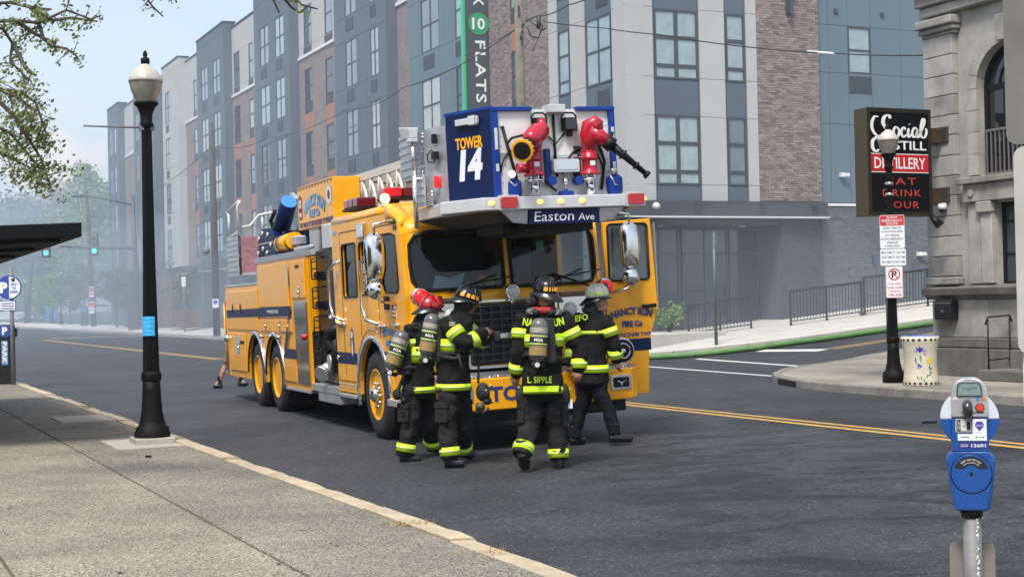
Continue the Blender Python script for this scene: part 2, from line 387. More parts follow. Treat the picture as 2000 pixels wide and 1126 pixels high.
def kerbline(name,K,m,side,joint=1.8):
    root=empty(name,P(*K[1],0)); tag(root,kind='structure')
    pts=[]; 
    for a,b in zip(K,K[1:]):
        Ld=math.hypot(b[0]-a[0],b[1]-a[1]); k=max(1,int(Ld/.45)) if Ld<40 else max(1,int(Ld/4))
        for i in range(k): pts.append((a[0]+(b[0]-a[0])*i/k,a[1]+(b[1]-a[1])*i/k))
    pts.append(K[-1])
    acc=0; cur=[]; idx=0
    def nrm(i):
        a=pts[max(0,i-1)]; b=pts[min(len(pts)-1,i+1)]; dx,dy=b[0]-a[0],b[1]-a[1]; q=math.hypot(dx,dy); return (-dy/q*side,dx/q*side)
    o0=P(*K[1],0)
    def flush(ids):
        if len(ids)<2: return
        b=MB(); rings=[]
        for n_,i in enumerate(ids):
            u,v=pts[i]; nx,ny=nrm(i)
            if n_==0 or n_==len(ids)-1:      # recess the joint a little
                j=ids[1] if n_==0 else ids[-2]; e=.012/max(.05,math.hypot(pts[j][0]-u,pts[j][1]-v)); u+=(pts[j][0]-u)*e; v+=(pts[j][1]-v)*e
            z=zr(u,v); q=lambda w,h:P(u+nx*w,v+ny*w,z+h)-o0
            rings.append([q(-.0,-.1),q(.012,.115),q(.03,.134),(q(.165,.136)),(q(.17,-.1))])
        b.loft(rings,False); b.build('kerb_stone',m,root)
    for i in range(len(pts)):
        cur.append(i)
        if i: acc+=math.hypot(pts[i][0]-pts[i-1][0],pts[i][1]-pts[i-1][1])
        if acc>=joint: flush(cur); cur=[i]; acc=0
    flush(cur)
kerbline('corner_kerb',K1,M_kerbg,1,1.75)
kerbline('far_kerb',K2,mat('far_kerb_concrete',(.36,.35,.32),.85,var=.2,vs=2,bump=.2),1,1.8)

# painted markings, draped on the road 4 mm up
def stripe(name,m,pts,wd,lift=.004):
    b=MB(); Lv=[];
    dense=[]
    for a,c in zip(pts,pts[1:]):
        k=max(1,int(math.hypot(c[0]-a[0],c[1]-a[1])/.5))
        dense+=[(a[0]+(c[0]-a[0])*i/k,a[1]+(c[1]-a[1])*i/k) for i in range(k)]
    dense.append(pts[-1]); F=[]
    for i,(u,v) in enumerate(dense):
        a=dense[max(0,i-1)]; c=dense[min(len(dense)-1,i+1)]; dx,dy=c[0]-a[0],c[1]-a[1]; q=math.hypot(dx,dy); nx,ny=-dy/q*wd/2,dx/q*wd/2
        for s in (1,-1): Lv.append(P(u+nx*s,v+ny*s,zr(u+nx*s,v+ny*s)+lift))
    for i in range(len(dense)-1): F.append((2*i,2*i+2,2*i+3,2*i+1))
    b.add(Lv,F); o=b.build(name,m); tag(o,kind='structure'); return o
for (a,c) in ((-20,21.5),(44,86)):
    for v in (10.45,10.67): stripe('yellow_centre_line',M_yel,[(a,v),(c,v)],.11)
stripe('white_stop_line',M_wht,[(89.5,11.3),(89.5,17.0)],.5)
stripe('crosswalk_line',M_wht,[(30.6,16.9),(23.6,16.4)],.15); stripe('crosswalk_line',M_wht,[(31.2,19.45),(25.75,18.98)],.15)
stripe('side_street_stop_line',M_wht,[(31.0,21.2),(29.0,21.65)],.42)
for u_ in (28.9,29.15): stripe('side_street_yellow_line',M_yel,[(u_,21.9),(u_,50)],.10)
# worn pale seam curving over the asphalt
M_seam=mat('asphalt_seam',(.05,.051,.053),.9,var=.8,vs=14)
seam=[(10.65, 4.3), (10.6, 4.63), (10.61, 5.09), (10.64, 5.38), (10.53, 5.51), (9.75, 5.53), (9.17, 5.46), (8.48, 5.41), (7.75, 5.32)]
b=MB(); Lv=[]; rs=random.Random(5)
for i in range(len(seam)-1):
    for k in range(8):
        t=k/8; u=seam[i][0]+(seam[i+1][0]-seam[i][0])*t; v=seam[i][1]+(seam[i+1][1]-seam[i][1])*t
        w1,w2=rs.uniform(.0,.05),rs.uniform(.0,.05); Lv+=[P(u+w1,v,zr(u,v)+.003),P(u-w2,v,zr(u,v)+.003)]
b.add(Lv,[(2*i,2*i+2,2*i+3,2*i+1) for i in range(len(Lv)//2-1)]); tag(b.build('asphalt_seam',M_seam),kind='structure')
# ---------------------------------------------------------------- apartment building
def u_on(px,py,v):
    d=at(px,py,10)-Vector((0,0,EYE)); t=v/(d.x*N2.x+d.y*N2.y); p=d*t; return p.x*D2.x+p.y*D2.y
def v_on(px,py,u):
    d=at(px,py,10)-Vector((0,0,EYE)); t=u/(d.x*D2.x+d.y*D2.y); p=d*t; return p.x*N2.x+p.y*N2.y
M_cream=mat('cream_fibre_panel',(.42,.42,.42),.7,var=.05,vs=.7)
M_grey=mat('slate_fibre_panel',(.090,.113,.144),.6,var=.08,vs=.6)
M_blue=mat('blue_grey_fibre_panel',(.115,.162,.20),.6,var=.06,vs=.5)
M_char=mat('charcoal_cladding',(.045,.05,.058),.65,var=.15,vs=1.5)
M_joint=mat('panel_joint',(.03,.034,.04),.8)
M_coping=mat('white_coping',(.68,.69,.70),.5)
M_orange=mat('rust_orange_panel',(.36,.15,.09),.65,var=.06,vs=2)
M_wframe=mat('window_frame_dark',(.055,.062,.072),.5)
M_pane=mat('window_pane',(.10,.135,.15),.05,coat=1.,spec=1.0,var=.35,vs=1.1)
M_pane2=mat('window_pane_blinds',(.26,.33,.35),.1,coat=.8,spec=.9,var=.18,vs=2.5)
M_pane4=mat('window_pane_curtain',(.42,.44,.43),.15,spec=.8,var=.15,vs=5)
M_pane3=mat('window_pane_dark',(.035,.045,.055),.05,spec=.9,var=.3,vs=.7)
M_grille=mat('vent_grille_metal',(.075,.085,.10),.5,metal=.3)
def brick_rand_mat(name,cols,mort=None):
    m=bpy.data.materials.new(name); m.use_nodes=True; t=m.node_tree; b=t.nodes['Principled BSDF']; l=t.links.new
    g=N(t,'ShaderNodeNewGeometry'); o=N(t,'ShaderNodeObjectInfo'); a=N(t,'ShaderNodeMath',operation='ADD'); l(g.outputs['Random Per Island'],a.inputs[0]); l(o.outputs['Random'],a.inputs[1])
    f=N(t,'ShaderNodeMath',operation='FRACT'); l(a.outputs[0],f.inputs[0])
    r=N(t,'ShaderNodeValToRGB'); r.color_ramp.elements[0].color=(*cols[0],1); r.color_ramp.elements[1].color=(*cols[-1],1)
    for i,c in enumerate(cols[1:-1]): e=r.color_ramp.elements.new((i+1)/(len(cols)-1)); e.color=(*c,1)
    l(f.outputs[0],r.inputs[0]); 
    co=N(t,'ShaderNodeTexCoord'); n=N(t,'ShaderNodeTexNoise'); n.inputs['Scale'].default_value=25; n.inputs['Detail'].default_value=4; l(co.outputs['Object'],n.inputs[0])
    mr=N(t,'ShaderNodeMapRange'); mr.inputs[3].default_value=.75; mr.inputs[4].default_value=1.2; l(n.outputs[0],mr.inputs[0])
    x=N(t,'ShaderNodeVectorMath',operation='SCALE'); l(r.outputs[0],x.inputs[0]); l(mr.outputs[0],x.inputs['Scale']); l(x.outputs[0],b.inputs['Base Color'])
    b.inputs['Roughness'].default_value=.85; return m
def brick_tex_mat(name,c1,c2,mo,axis):
    m=bpy.data.materials.new(name); m.use_nodes=True; t=m.node_tree; b=t.nodes['Principled BSDF']; l=t.links.new
    co=N(t,'ShaderNodeTexCoord'); s=N(t,'ShaderNodeSeparateXYZ'); k=N(t,'ShaderNodeCombineXYZ'); l(co.outputs['Object'],s.inputs[0]); l(s.outputs[axis],k.inputs[0]); l(s.outputs[2],k.inputs[1])
    q=N(t,'ShaderNodeTexBrick'); q.inputs['Scale'].default_value=1; q.inputs['Brick Width'].default_value=.215; q.inputs['Row Height'].default_value=.077; q.inputs['Mortar Size'].default_value=.008
    q.inputs['Color1'].default_value=(*c1,1); q.inputs['Color2'].default_value=(*c2,1); q.inputs['Mortar'].default_value=(*mo,1); l(k.outputs[0],q.inputs[0])
    n=N(t,'ShaderNodeTexNoise'); n.inputs['Scale'].default_value=1.2; n.inputs['Detail'].default_value=8; l(co.outputs['Object'],n.inputs[0])
    mr=N(t,'ShaderNodeMapRange'); mr.inputs[3].default_value=.7; mr.inputs[4].default_value=1.3; l(n.outputs[0],mr.inputs[0])
    x=N(t,'ShaderNodeVectorMath',operation='SCALE'); l(q.outputs[0],x.inputs[0]); l(mr.outputs[0],x.inputs['Scale']); l(x.outputs[0],b.inputs['Base Color']); b.inputs['Roughness'].default_value=.85
    return m
BC=[(.15,.12,.115),(.23,.19,.18),(.28,.235,.22),(.19,.15,.14),(.32,.285,.27)]
M_brick=brick_rand_mat('brick_brown',BC)
M_brickx=brick_tex_mat('brick_brown_far',(.16,.12,.11),(.24,.195,.18),(.24,.215,.20),1)
M_brickx0=brick_tex_mat('brick_brown_upper',(.19,.155,.145),(.28,.235,.22),(.30,.28,.265),0)
M_mortar=mat('mortar',(.30,.28,.265),.9,var=.1)
M_gbrick=brick_rand_mat('painted_grey_brick',[(.10,.115,.13),(.13,.145,.16),(.115,.13,.145),(.15,.165,.18)])
M_gmort=mat('grey_mortar',(.075,.085,.095),.9)

U0,V0=38.1,21.5
apt=empty('apartment_building',P(U0,V0,0),AZ,'five storey grey, cream and brown brick apartment block on the far side of the street','building')
def ab(b,name,m,**k): frame_mb(b,U0,V0); return b.build(name,m,apt,**k)
class Face:   # a facade plane: s runs along it, d is how far out from the plane towards the viewer
    def __init__(s,kind,pl): s.k=kind; s.p=pl
    def box(s,b,s0,s1,d0,d1,z0,z1):
        if s.k=='L': b.box(s.p-d1,s.p-d0,s0,s1,z0,z1)     # long facade faces -v
        else: b.box(s0,s1,s.p-d1,s.p-d0,z0,z1)            # cross facade faces -u
WPROTO={}
def window(fc,s0,s1,z0,z1,cols,rows,pm,mull=.07,d=-.0):
    key=(fc.k,round(s1-s0,2),round(z1-z0,2),cols,tuple(rows),pm.name)
    w_,h_=s1-s0,z1-z0
    if key not in WPROTO:
        F=Face(fc.k,0); b=MB(); fw_=.06
        F.box(b,-w_/2,-w_/2+fw_,.004,.05,0,h_); F.box(b,w_/2-fw_,w_/2,.004,.05,0,h_)
        F.box(b,-w_/2+fw_,w_/2-fw_,.004,.05,0,fw_); F.box(b,-w_/2+fw_,w_/2-fw_,.004,.05,h_-fw_,h_)
        for i in range(1,cols): x=-w_/2+w_*i/cols; F.box(b,x-mull/2,x+mull/2,.004,.045,fw_,h_-fw_)
        zz=0
        for r in rows[:-1]:
            zz+=r*h_
            for i in range(cols):
                a=-w_/2+w_*i/cols+(fw_ if i==0 else mull/2); c=-w_/2+w_*(i+1)/cols-(fw_ if i==cols-1 else mull/2)
                F.box(b,a,c,.004,.043,zz-mull*.45,zz+mull*.45)
        o=b.build('window',M_wframe,apt); q=MB(); F.box(q,-w_/2+.02,w_/2-.02,.002,.02,.02,h_-.02); pn=q.build('pane',pm,o); WPROTO[key]=(o.data,pn.data); fr_=o
    else:
        a,c=WPROTO[key]; fr_=bpy.data.objects.new('window',a); C.objects.link(fr_); fr_.parent=apt
        pn=bpy.data.objects.new('pane',c); C.objects.link(pn); pn.parent=fr_
    sm=(s0+s1)/2
    fr_.location=(fc.p-V0-d,sm-U0,z0) if fc.k=='L' else (sm-V0,fc.p-U0-d,z0)
def grille(fc,s0,s1,z0,z1,d):
    key=('g',fc.k,round(s1-s0,2),round(z1-z0,2)); w_,h_=s1-s0,z1-z0
    if key not in WPROTO:
        F=Face(fc.k,0); b=MB(); F.box(b,-w_/2,w_/2,.0,.012,0,h_)
        n=max(4,int(h_/.055))
        for i in range(n): F.box(b,-w_/2+.03,w_/2-.03,.012,.022,h_*(i+.25)/n,h_*(i+.7)/n)
        F.box(b,-w_/2,-w_/2+.03,.012,.03,0,h_); F.box(b,w_/2-.03,w_/2,.012,.03,0,h_)
        o=b.build('vent_grille',M_grille,apt); WPROTO[key]=o.data
    else: o=bpy.data.objects.new('vent_grille',WPROTO[key]); C.objects.link(o); o.parent=apt
    sm=(s0+s1)/2; o.location=(fc.p-V0-d,sm-U0,z0) if fc.k=='L' else (sm-V0,fc.p-U0-d,z0)
def cells(lo,hi,wins):
    xs=sorted(set([lo,hi]+[x for w_ in wins for x in w_])); return [(a,b,any(abs(a-w_[0])<1e-6 and abs(b-w_[1])<1e-6 for w_ in wins)) for a,b in zip(xs,xs[1:]) if b-a>.02]
def panelled(fc,s0,s1,zs,wins,m,parts,name='panel',th=.05,extra=(),rowsw=None):
    """clad a bay: zs = horizontal joint heights, wins = window columns, rowsw = rows that hold windows"""
    bk=MB(); fc.box(bk,s0,s1,-.6,0,zs[0],zs[-1]); ab(bk,'wall',m)
    cs=cells(s0,s1,wins); cs2=[]
    for a,b,wn in cs:
        e=[x for x in extra if a+.15<x<b-.15]
        if wn or not e: cs2.append((a,b,wn))
        else:
            q=[a]+e+[b]; cs2+=[(x,y,False) for x,y in zip(q,q[1:])]
    join=MB()
    for z0,z1 in zip(zs,zs[1:]):
        iswin=rowsw and any(abs(z0-r[0])<1e-6 for r in rowsw)
        for a,b,wn in cs2:
            if wn and iswin: continue
            t=MB() if parts else join
            fc.box(t,a+.007,b-.007,0,th+random.uniform(-.002,.002),z0+.007,z1-.007)
            if parts: ab(t,name,m)
    if not parts: o=ab(join,'wall',m)
FL=[5.2,8.4,11.52,14.7]         # sills of the tall windows, floor by floor
ROOF=18.65
def tallrows(): return [(z,z+2.1) for z in FL]
def zsplit(): 
    z=[4.72]
    for f in FL: z+=[f,f+2.1]
    return z+[ROOF-.55,ROOF]
# long facade bays given by where their edges fall on the facade
LF=Face('L',21.5); LP=Face('L',21.0)
def bay_grey(pa,pb,y,wins,parts,m=None,ncols=2,pm=None,fc=LP,extra=()):
    s0,s1=u_on(pa,y,fc.p),u_on(pb,y,fc.p); ws=[(u_on(a,y,fc.p),u_on(b_,y,fc.p)) for a,b_ in wins]
    m=m or M_grey
    extra=[s0+.85*(i+1) for i in range(int((s1-s0)/.85))]
    panelled(fc,s0,s1,zsplit(),ws,m,parts,extra=extra,rowsw=tallrows())
    for k,z in enumerate(FL):
        for a,c in ws:
            nc=ncols if c-a>1.0 else 1
            window(fc,a,c,z,z+2.1,nc,(.5,.5),pm or random.choice((M_pane,M_pane,M_pane2,M_pane2,M_pane3,M_pane4)))
            grille(fc,a+(c-a)*.28,a+(c-a)*.85,z-.66,z-.12,.055)
    b=MB(); fc.box(b,s0-.03,s1+.03,-.7,.09,ROOF,ROOF+.10); ab(b,'parapet_cap',M_char)
    return s0,s1
def bay_brick(s0,s1,wins,far=True,top=True,fc=LF,pm=None,bricks=False):
    SW=[(5.6,7.3),(8.75,10.45),(11.9,13.6)]; TW=(14.75,16.75)
    zs=[4.72]; 
    for a,c in SW: zs+=[a,c]
    bk=MB(); fc.box(bk,s0,s1,-.6,0,4.72,14.2); ab(bk,'wall',M_mortar if bricks else M_joint)
    j=MB(); cs=cells(s0,s1,wins); zz=[4.72,5.6,7.3,8.75,10.45,11.9,13.6,14.2]
    for z0,z1 in zip(zz,zz[1:]):
        for a,c,wn in cs:
            if wn and (z0,z1) in SW: continue
            if wn and z1<12 and z0>7:      # spandrel between windows: orange panel under a grille
                continue
            if bricks: brickfill(j,fc,a,c,z0,z1)
            else: fc.box(j,a,c,0,.06,z0,z1)
    o=ab(j,'brick_wall',M_brick if bricks else M_brickx)
    if bricks: tag(o,kind='stuff')
    for a,c in wins:
        for z0,z1 in SW:
            window(fc,a,c,z0,z1,1,(.5,.5),pm or random.choice((M_pane,M_pane2,M_pane2,M_pane3,M_pane4)))
            grille(fc,a+.02,c-.02,z0-.46,z0-.04,.03 if z0>6 else .062)
        for z0,z1 in ((7.3,8.26),(10.45,11.4)):
            b=MB(); fc.box(b,a+.01,c-.01,0,.045,z0+.02,z1); ab(b,'orange_panel',M_orange)
            b=MB(); fc.box(b,a+.01,c-.01,0,.028,z1+.01,z1+.48); ab(b,'panel',M_grille)
    b=MB(); fc.box(b,s0,s1,-.3,.13,14.2,14.34); ab(b,'coping',M_coping)
    zc=[14.34,14.75,16.75,ROOF-.35]
    if top:
        panelled(fc,s0,s1,zc,wins,M_cream,False,rowsw=[TW])
        for a,c in wins: window(fc,a,c,TW[0],TW[1],1,(.5,.5),M_pane); grille(fc,a+.02,c-.02,TW[0]-.4,TW[0]-.04,.055)
        b=MB(); fc.box(b,s0-.02,s1+.02,-.7,.09,ROOF-.35,ROOF-.25); ab(b,'parapet_cap',M_char)
def brickfill(j,fc,a,c,z0,z1,d0=.045):
    n=max(1,round((z1-z0)/.077)); hh=(z1-z0)/n; L_=.215
    for i in range(n):
        x=a-(L_/2 if i%2 else 0)
        while x<c-.01:
            x0=max(a,x); x1=min(c,x+L_)
            if x1-x0>.02: fc.box(j,x0+.004,x1-.004,0,d0+random.uniform(0,.014),z0+i*hh+.004,z0+(i+1)*hh-.004)
            x+=L_
y=200
e=lambda px,pl=21.5,yy=200: u_on(px,yy,pl)
# near end of the long facade, bay by bay away from the corner
def plain(fc,s0,s1,m,zs,parts=True,wins=(),rows=None,extra=(),th=.05): panelled(fc,s0,s1,zs,list(wins),m,parts,rowsw=rows,extra=extra,th=th)
zc_=[4.72,5.21,7.29,8.45,10.55,11.6,13.7,14.8,16.9,ROOF]
zg=[4.72]+[q for f in FL for q in (f,f+2.1)]+[ROOF]
u_a,u_b,u_c,u_d,u_e=38.1-.05,e(1200),e(1147),e(1118),e(1093); u_f=e(1076); u_g=e(930)
plain(LF,u_a,u_b,M_cream,zc_); plain(LF,u_c,u_d,M_cream,zc_); plain(LF,u_e,u_f,M_cream,zc_)
TR=[(z,z+2.1) for z in FL]
plain(LF,u_b,u_c,M_grey,zg,True,[(u_b+.06,u_c-.06)],TR,th=.03)
plain(LF,u_d,u_e,M_grey,zg,True,[(u_d+.06,u_e-.06)],TR,th=.03)
for z in FL:
    window(LF,u_b+.06,u_c-.06,z,z+2.1,2,(.5,.5),M_pane2); grille(LF,u_b+.25,u_b+.95,z-.75,z-.2,.033)
    window(LF,u_d+.06,u_e-.06,z,z+2.1,1,(.2,.4,.4),M_pane2)
bay_brick(u_f,u_g,[(e(1025),e(1003))],bricks=True,top=False)
b=MB(); LF.box(b,u_f,u_g,-.6,.06,14.34,ROOF); ab(b,'brick_wall',M_brickx)
bay_grey(922,800,100,[(906,892),(861,825)],True,M_blue,extra=[])
bay_brick(e(803,yy=100),e(757,yy=60)+.0,[(e(803.5,yy=100),e(787,yy=100))])
bay_grey(757,655,100,[(742,725),(699,676)],True,extra=[])
bay_brick(e(655,yy=100),e(567,yy=100),[(e(656),e(640)),(e(614),e(599))] if False else [(e(655,yy=250),e(640,yy=250)),(e(614,yy=250),e(599,yy=250))])
bay_grey(567,498,100,[(557,539),(527,509)],False)
bay_brick(e(500,yy=190),e(438,yy=190),[(e(501,yy=250)+.3,e(490,yy=250)),(e(472,yy=250),e(461,yy=250))])
bay_grey(439,386,150,[(431,417),(407,394)],False)
bay_brick(e(388,yy=200),e(351,yy=200),[(e(387,yy=200)+.2,e(380,yy=200)),(e(363.5,yy=200),e(356,yy=200))])
bay_grey(351,319,250,[(334,325)],False,M_cream,2)
bay_brick(e(321,yy=250),e(300,yy=250),[(e(317,yy=250),e(311,yy=250))],fc=Face('L',22.0))
bay_grey(300,262,250,[(272,266)],False)
bay_brick(e(263,yy=250),e(232,yy=250),[(e(244,yy=250),e(238,yy=250))])
bay_grey(232,211,250,[(227.5,223.5),(220,215)],False,M_grey,2)
uend=e(211,yy=250)
# core of the block and its roof
b=MB(); b.box(22.2,38,39.72,uend+.3,0,ROOF-.5); ab(b,'core_wall',M_char)
# street level: ledge, charcoal piers, glazing
M_ledge=mat('ledge_slate',(.055,.064,.078),.6,var=.1,vs=.8)
b=MB(); LF.box(b,37.75,100.5,-.5,.30,4.24,4.70); ab(b,'ledge',M_ledge)
b=MB(); LF.box(b,37.72,100.6,-.5,.34,4.20,4.237); ab(b,'ledge_trim',M_coping)
b=MB(); LF.box(b,100.5,uend,-.5,.12,3.9,4.70); ab(b,'ledge',M_char)
uu=39.2; k=0
while uu<100:
    b=MB(); LF.box(b,uu,uu+.9,-.8,.02,-.2,4.2); ab(b,'pier',M_char)
    bg_=MB(); LF.box(bg_,uu+.9,uu+3.4,-.9,-.4,-.2,.75); ab(bg_,'stall_riser',M_char)
    for j_ in range(2):
        fw2=1.25
        a=uu+.9+j_*fw2; window(Face('L',21.9),a,a+fw2,.75,4.2,1,(.7,.3),M_pane3,d=.0)
    uu+=3.4; k+=1
b=MB(); LF.box(b,e(350,yy=560),e(325,yy=560),-.6,.5,-.2,4.15); ab(b,'brown_entrance_surround',mat('brown_cladding',(.11,.06,.05),.7,var=.15))
b=MB(); LF.box(b,105,uend,-.6,0,-.2,4.0); ab(b,'base_wall',M_char)
# cross-street facade
CF=Face('C',38.1); CB=Face('C',38.25)
v0,v1,v2,v3,v4,v5,v6=21.45,22.43,24.05,24.97,25.75,26.15,28.5
plain(CF,v0,v1,M_cream,zc_); plain(CF,v2,v3,M_cream,zc_); plain(CF,v4,v5,M_cream,zc_)
TR3=[(z,z+2.1) for z in FL]
plain(CF,v1,v2,M_grey,zg,True,[(v1+.05,v2-.05)],TR3,th=.03); plain(CF,v3,v4,M_grey,zg,True,[(v3+.05,v4-.05)],TR3,th=.03)
for k,z in enumerate(FL):
    window(CF,v1+.05,v2-.05,z,z+2.1,2,(.19,.41,.40),M_pane2,mull=.13); window(CF,v3+.05,v4-.05,z,z+2.1,1,(.19,.41,.40),M_pane2 if k!=0 else M_pane,mull=.13)
    b=MB()
bk=MB(); CF.box(bk,v5,v6,-.6,0,4.72,ROOF); ab(bk,'wall',M_mortar)
bu=MB(); CF.box(bu,v5,v6,0,.055,11.2,ROOF); ab(bu,'brick_wall',M_brickx0)
n=int((11.2-4.75)/.077); cnt=0; rest=MB(); proto={}
rb=random.Random(11)
for i in range(n):
    z0=4.75+i*.077; x=v5-(.1075 if i%2 else 0)
    while x<v6-.01:
        x0=max(v5,x); x1=min(v6,x+.215); x+=.215
        if x1-x0<.03: continue
        d=.045+rb.uniform(0,.016)
        if cnt<300:
            key=round(x1-x0,3)
            if key not in proto:
                q=MB(); q.box(-(x1-x0)/2+.004,(x1-x0)/2-.004,-.06,0,.004,.073); o=q.build('brick',M_brick,apt); proto[key]=o.data
            else: o=bpy.data.objects.new('brick',proto[key]); C.objects.link(o); o.parent=apt
            o.location=((x0+x1)/2-V0,38.1-U0-d+.06,z0); cnt+=1
        else: CF.box(rest,x0+.004,x1-.004,0,d,z0+.004,z0+.073)
tag(ab(rest,'brick_wall',M_brick),kind='stuff')
wz=[4.72,4.98,5.55,7.25,8.15,8.9,10.43,11.3,12.1,13.7,15.2,16.7,ROOF]
wc=[(29.77,30.70)]
panelled(CB,v6,36.0,[4.72,7.25,8.9,10.43,12.1,13.6,15.3,16.8,ROOF],wc,M_blue,True,extra=[29.0,31.9,33.1,34.3],rowsw=[(8.9,10.43),(12.1,13.6),(15.3,16.8)])
for z in (8.9,12.1,15.3): window(CB,29.77,30.70,z,z+(1.53 if z<9 else 1.5),1,(.5,.5),M_pane2); grille(CB,29.8,30.67,z-.62,z-.08,.055)
for (vx,z) in ((29.25,9.9),(31.1,9.9)):
    b=MB(); CB.box(b,vx,vx+.14,.05,.09,z+.9,z+1.06); ab(b,'exhaust_vent',M_wframe)
# ground floor towards the side street
b=MB(); CF.box(b,21.2,28.52,-.5,.32,4.24,4.70); ab(b,'ledge',M_ledge)
b=MB(); CF.box(b,21.16,28.56,-.5,.36,4.20,4.237); ab(b,'ledge_trim',M_coping)
for x in (23.6,25.95,27.9):
    for i in range(3): b=MB(); CF.box(b,x,x+.22,.32,.335,4.32+i*.12,4.38+i*.12); ab(b,'ledge_vent',M_char)
b=MB(); CF.box(b,21.45,22.35,-.9,.02,-.1,4.2); ab(b,'pier',M_char)
b=MB(); CF.box(b,22.35,26.9,-1.55,-1.2,.0,4.2); ab(b,'entrance_wall',M_char)
b=MB(); CF.box(b,22.35,28.5,-1.2,-.002,.0,.78); ab(b,'entrance_floor',M_conc2)
b=MB(); CF.box(b,22.35,28.5,-1.5,-.003,4.0,4.195); ab(b,'soffit',M_char)
EF=Face('C',39.3); keep=M_wframe; M_wframe=mat('entrance_frame',(.06,.068,.08),.6)
window(EF,22.5,23.9,.8,3.95,2,(.75,.25),M_pane3); window(EF,24.0,25.7,.8,3.95,2,(.45,.3,.25),M_pane3); window(EF,25.75,26.85,.8,3.95,1,(.75,.25),M_pane3); M_wframe=keep
for x in (22.9,25.9): b=MB(); b.lathe([(.10,4.0),(.10,3.985),(.07,3.975)],(x,38.7,0),12); ab(b,'downlight',M_coping)
bk=MB(); CF.box(bk,26.9,28.5,-1.2,0,-.1,4.2); ab(bk,'wall',M_gmort); j=MB(); brickfill(j,CF,26.9,28.5,.3,4.2); tag(ab(j,'brick_pier',brick_rand_mat('dark_grey_brick',[(.05,.055,.062),(.075,.08,.09),(.06,.065,.075)])),kind='stuff')
bk=MB(); CB.box(bk,28.5,36,-.6,0,-.1,4.66); ab(bk,'wall',M_gmort); j=MB(); brickfill(j,CB,28.5,34.4,.6,4.6); tag(ab(j,'brick_wall',M_gbrick),kind='stuff')
b=MB(); CB.box(b,28.5,36,0,.08,4.62,4.70); ab(b,'ledge_trim',M_coping)
b=MB(); CB.box(b,30.55,30.64,.06,.12,2.75,3.05); ab(b,'wall_plaque',mat('blue_plaque',(.06,.09,.2),.5))
b=MB(); CB.box(b,32.2,33.2,.04,.09,1.2,2.75); ab(b,'service_door',M_grey)
for vx in (32.35,29.3):
    z=3.0 if vx>30 else 5.55
    b=MB(); CB.box(b,vx,vx+.16,.06,.2,z,z+.13); b.sphere((vx+.24,38.25-.2,z+.05),.07,8,6); ab(b,'wall_lamp',M_coping)
b=MB(); CF.box(b,27.27,27.38,.06,.3,10.6,13); ab(b,'downpipe',M_wframe)
# blade sign on brackets
bs=empty('blade_sign',P(48,21.0,8.6),AZ,'tall slate vertical blade sign with a green lit edge bracketed to the apartment block','sign')
b=MB(); b.box(20.52-21,21.42-21,-.09,.09,0,8.6); b.build('sign_panel',mat('sign_slate',(.05,.06,.068),.5),bs,bev=.01)
b=MB(); b.box(20.43-21,20.518-21,-.10,.10,-.02,8.62); b.build('green_edge',mat('green_edge_strip',(.03,.42,.2),.4,emit=(.05,.8,.4),es=.03),bs)
b=MB()
for z in (1.1,3.25): b.box(.42,.62,-.03,.03,z,z+.12); b.box(.5,.56,-.06,.06,z-.05,z+.17)
b.build('bracket',M_char,bs)
b=MB(); b.lathe([(.40,-.105),(.40,-.0915)],(.05,0,3.15),32,'Y'); b.build('green_disc',mat('sign_green',(.02,.28,.13),.5),bs)
M_sw=mat('sign_white',(.78,.79,.78),.5)
letters('lettering','10',M_sw,bs,(.04,-.106,3.15),(1,0,0),(0,0,1),.42,.50,ext=.01,bold=.02)
letters('lettering','FLATS',M_sw,bs,(.09,-.092,1.44),(0,0,-1),(1,0,0),.40,2.22,ext=.012,bold=.012,spacing=1.15)
letters('lettering','X',M_sw,bs,(.06,-.092,4.02),(0,0,-1),(1,0,0),.40,.42,ext=.012,bold=.012)
# ---------------------------------------------------------------- stone corner building on the right
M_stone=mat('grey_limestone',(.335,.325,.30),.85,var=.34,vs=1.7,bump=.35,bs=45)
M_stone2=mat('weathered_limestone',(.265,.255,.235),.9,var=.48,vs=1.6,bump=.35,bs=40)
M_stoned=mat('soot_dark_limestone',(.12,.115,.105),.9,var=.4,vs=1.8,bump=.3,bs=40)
M_black=mat('black_painted_metal',(.008,.0085,.009),.5,spec=.25)
M_blackm=mat('black_iron',(.004,.0042,.0045),.6,var=.3,vs=9,spec=.16)
M_dglass=mat('dark_window_glass',(.012,.014,.016),.05,spec=.8)
SU,SV=19.85,17.2
st=empty('stone_building',P(SU,SV,.35),AZ,'grey cut stone corner building with an arched window and rusticated pilaster','building')
def sb(b,name,m,**k):
    b.v=[(x,y,z-.35) for x,y,z in b.v]; return b.build(name,m,st,**k)
def arch(cy,r,zs,z0,n=14): return [(cy-r,z0),(cy+r,z0)]+[(cy+r*math.cos(math.pi*i/n),zs+r*math.sin(math.pi*i/n)) for i in range(n+1)]
bays=[-1.86,-5.0]
holes=[]
for c in bays: holes+= [arch(c,.67,5.09,3.63), [(c-.35,1.85),(c+.35,1.85),(c+.35,3.19),(c-.35,3.19)]]
b=MB(); b.prism([(-9,.0),(0,.0),(0,9.2),(-9,9.2)],.0,.35,'X',holes); sb(b,'wall',M_stone)
b=MB(); b.box(.36,9,-9,-.001,-.3,9.1); sb(b,'core_wall',M_stoned)
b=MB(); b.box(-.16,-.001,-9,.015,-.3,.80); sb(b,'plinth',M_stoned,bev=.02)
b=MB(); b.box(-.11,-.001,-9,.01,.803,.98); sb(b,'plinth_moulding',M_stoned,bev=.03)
x=.02; k=0
